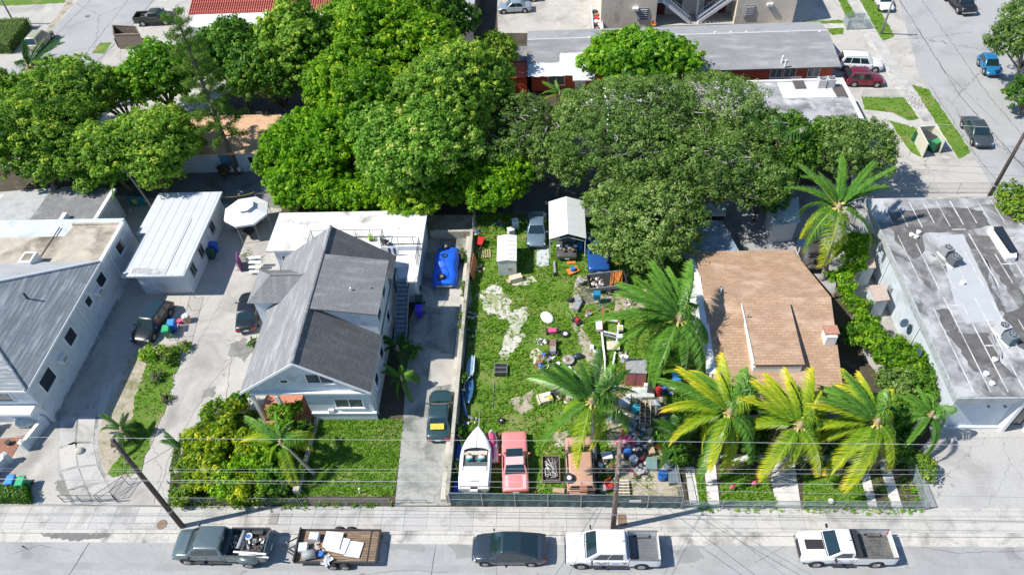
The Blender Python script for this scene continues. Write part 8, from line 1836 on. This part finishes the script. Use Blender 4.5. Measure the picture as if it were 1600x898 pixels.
for k in range(3): MB().torus((0, 0, .1+.06*k), .26-.03*k, .03, 'Z', 14, 5).build('coil', SC['green'], t, True)
chair('red plastic chair behind the fence by the pole', tuple(G(951, 763)), .5, SC['red'])
v = G(973, 765); t = thing('pallet', 'wooden pallet leaning behind the fence right of the pole', 'pallet', (v.x, v.y, 0), 0)
for k in range(6): MB().box((0, -.55+k*.22, .3), (.85, .12, .03)).build('slat', SC['cream'], t)
for k in range(3): MB().box((-.38+k*.38, 0, .24), (.08, 1.3, .08)).build('bearer', SC['brown'], t)
for i, (px, py, r, n, pal, lab) in enumerate(((962, 590, .6, 24, ('white', 'tan', 'dark', 'rust'), 'loose scrap between the paddling pool and the red locker'), (1030, 655, .7, 34, ('brown', 'dark', 'grey', 'tan', 'blue'), 'mixed boards and boxes beside the pigeonhole shelf'), (1000, 735, .7, 30, ('dark', 'grey', 'white', 'red'), 'scrap on the pale dirt between the drums and the pole'),
   (966, 655, .6, 26, ('grey', 'cream', 'orange', 'white'), 'small scrap behind the middle palm crown'), (1040, 610, .7, 30, ('dark', 'blue', 'grey', 'white'), 'scrap heap under the fronds right of the red bucket'), (975, 560, .5, 20, ('tan', 'white', 'grey'), 'scrap beside the foot of the steel frame'),
   (918, 490, .4, 14, ('grey', 'rust', 'white'), 'bits of metal between the cabinet and the steel frame'), (985, 470, .6, 26, ('brown', 'white', 'grey', 'tan'), 'scrap behind the orange laden trailer'), (1045, 715, .6, 24, ('dark', 'brown', 'grey'), 'dark scrap behind the blue barrel'), (920, 655, .5, 20, ('dark', 'brown', 'cream'), 'scrap in front of the tan van windshield'))):
    blob('scrap_heap', lab, 'scrap', G(px, py), r, None, n, 300+i, [SC[k] for k in pal], .2)
# scatter along the wall
for (px, py, n, lab) in ((735, 495, 16, 'rusty bits among the weeds high along the yard wall'), (733, 520, 14, 'red and white bits against the yard wall'), (735, 660, 10, 'dark bits in the weeds behind the speedboat'), (748, 362, 14, 'dark junk in the shade at the top of the yard wall'), (780, 350, 18, 'shaded junk below the lime tree'), (1030, 470, 18, 'blue and brown junk under the big palm'), (1035, 540, 16, 'blue sheets behind the big palm fronds')):
    blob('scrap_heap', lab, 'scrap', G(px, py), .55, None, n, px, [SC['rust'], SC['dark'], SC['white'], SC['blue'], SC['grey']], .16)

# ============================================================ things behind and on the far side
def shed2(lab, q, z, m, wm, ridge=False): return shed(lab, q, z, m, wm)
PBR = mat('pale_blue_roof', (.50, .58, .64), .6, var=.12, vs=2, stain=(.3, .36, .4), ss=.8)
shed('small pale blue roofed shed with a black opening under the oaks', [(1098, 310), (1136, 306), (1134, 336), (1102, 336)], 2.3, PBR, DARKM)
shed('white canvas walled shed right of the small dark tree', [(1199, 316), (1248, 308), (1250, 346), (1206, 352)], 2.4, PBR, CAN)
shed('wide low blue grey roof dappled with shade behind the tan roof', [(1040, 348), (1128, 344), (1156, 394), (1086, 399)], 2.0, mat('slate_blue_roof', (.24, .32, .40), .7, var=.25, vs=1, stain=(.5, .52, .52), ss=1.2), GREYM)
v = P(1226, 392); t = thing('solar_light', 'small solar panel on a white post at the back edge of the tan roof', 'solar light', (v.x, 44.75, 0)); MB().tube([(0, 0, 0), (0, 0, 3.5)], .05, 6).build('post', WTRIM, t); MB().box((0, 0, 3.6), (.8, .6, .05), Matrix.Rotation(rad(25), 4, 'X')).build('solar_panel', mat('solar_cell', (.02, .04, .10), .15), t)
def enclosure(lab, pts, h, m, binm, lidc, name='bin_enclosure'):
    w = [P(*q) for q in pts]; c = sum(w, Vector())/len(w); t = thing(name, lab, 'bin enclosure', (c.x, c.y, 0))
    for i in range(len(w)-1):
        a, b = w[i]-c, w[i+1]-c; d = b-a; n = max(2, int(d.length/.28))
        for k in range(n):
            p = a+d*((k+.5)/n); MB().box((p.x, p.y, h/2), (d.length/n*.94, .07, h-.02*(k % 2)), math.atan2(d.y, d.x)).build('board', m, t)
        mid = (a+b)/2; MB().box((mid.x, mid.y, h+.03), (d.length, .14, .06), math.atan2(d.y, d.x)).build('cap', m, t)
    return t, c
WOODG = mat('weathered_wood', (.26, .20, .155), .9, var=.2, vs=4)
t, c = enclosure('weathered wooden bin enclosure beside the pale street', [(188, 76), (186, 56+6), (222, 58+6), (228, 76), (188, 77)], 2.0, WOODG, None, None)
t2_ = thing('skip', 'dark skip inside the weathered wooden enclosure', 'skip', (c.x, c.y, 0)); MB().bb((-1.3, -.6, 0), (1.3, .6, 1.3)).build('body', SC['dark'], t2_)
for k in range(3): MB().box((-.8+k*.8, 0, 1.33), (.7, 1.1, .05)).build('lid', SC['grey'], t2_)
t, c = enclosure('beige panel bin enclosure open towards the viewer at the parking lot', [(1441, 247), (1427, 219), (1452, 217), (1468, 240)], 1.6, mat('beige_panel', (.60, .57, .46), .8, var=.06), None, None)
t2_ = thing('skip', 'dark green open skip inside the beige enclosure', 'skip', (c.x+.1, c.y+.4, 0), rad(-58)); MB().bb((-1.3, -.6, 0), (1.3, .6, 1.1)).build('body', mat('skip_green', (.01, .09, .04), .6), t2_); MB().bb((.6, -.5, 1.1), (1.25, .5, 1.12)).build('lid', SC['green'], t2_); MB().bb((-1.2, -.52, 1.1), (.55, .52, 1.13)).build('lid', SC['dark'], t2_)
c = P(1335, 42); t = thing('utility_cage', 'low grey wire cage at the building corner by the pavement', 'cage', (c.x, c.y, 0)); MB().bb((-1.2, -.8, 0), (1.2, .8, .08)).build('slab', SLABM[1], t)
for a in range(4):
    q = [(-1.2, -.8), (1.2, -.8), (1.2, .8), (-1.2, .8)]; MB().box(((q[a][0]+q[(a+1) % 4][0])/2, (q[a][1]+q[(a+1) % 4][1])/2, .7), (2.4 if a % 2 == 0 else 1.6, .03, 1.2), 0 if a % 2 == 0 else math.pi/2).build('mesh_panel', MESH, t); MB().tube([(q[a][0], q[a][1], 0), (q[a][0], q[a][1], 1.4)], .03, 5).build('post', GALV, t)
c = P(1428, 166); t = thing('bike_rack', 'black wire rack on the pavement beside the mown strip', 'bike rack', (c.x, c.y, 0), rad(-50))
for k in range(4): MB().tube([(-.6+k*.4, -.3, 0), (-.6+k*.4, -.3, .8), (-.6+k*.4, .3, .8), (-.6+k*.4, .3, 0)], .02, 5).build('hoop', BLACKM, t)
v = G(1035, 40); c_ = chair('orange chair beside the left outside stair of the beige block', (13.4, 88.0, 0), .4, SC['orange'])
t = thing('boat_trailer', 'narrow white trailer full of odds and ends along the beige block wall', 'trailer', (P(931, 25).x, 89.5, 0)); MB().bb((-.6, -3, .4), (.6, 3, .5)).build('bed', SC['white'], t)
for s in (-1, 1): MB().bb((s*.6-.04, -3, .5), (s*.6+.04, 3, 1.0)).build('side', SC['white'], t)
MB().bb((-.6, -3.05, .5), (.6, -2.95, .9)).build('end', SC['white'], t); wheel_at(t, -.1, .7, .28, .2, 1)
for k in range(6): MB().box((random.uniform(-.3, .3), -2.4+k*.9, .65), (.6, .5, .25), random.random()).build('scrap_piece', [SC['rust'], SC['dark'], SC['white'], SC['red']][k % 4], t)
c = P(905, 160); t = thing('entry_slab', 'white concrete slab in front of the red wall', 'slab', (c.x, c.y, 0)); MB().bb((-1.6, -.6, 0), (1.6, .6, .12)).build('slab', WTRIM, t)
for (px, py, lab) in ((1445, 187, 'rectangular dark drain cover in the side street pavement'), (428, 810, 'grey service cover in the pavement near the slate pickup'), (972, 812, 'brown service cover beside the brown pole'), (137, 26, 'dark manhole cover in the top left street'), (218, 23, 'small manhole cover near the olive pickup'), (253, 823-4, 'round rusty cover at the kerb beside the leaning pole')):
    v = P(px, py); 
    if px in (137, 218, 253): o = MB().cyl((0, 0, 0), .35, .03, 16).build('manhole_cover', SC['brown'])
    else: o = MB().bb((-.28, -.38, 0), (.28, .38, .03)).build('service_cover', mat('cover_grey', (.30, .27, .25), .8) if px != 972 else SC['brown'])
    o.location = (v.x, v.y, .014); tag(o, lab, 'cover')
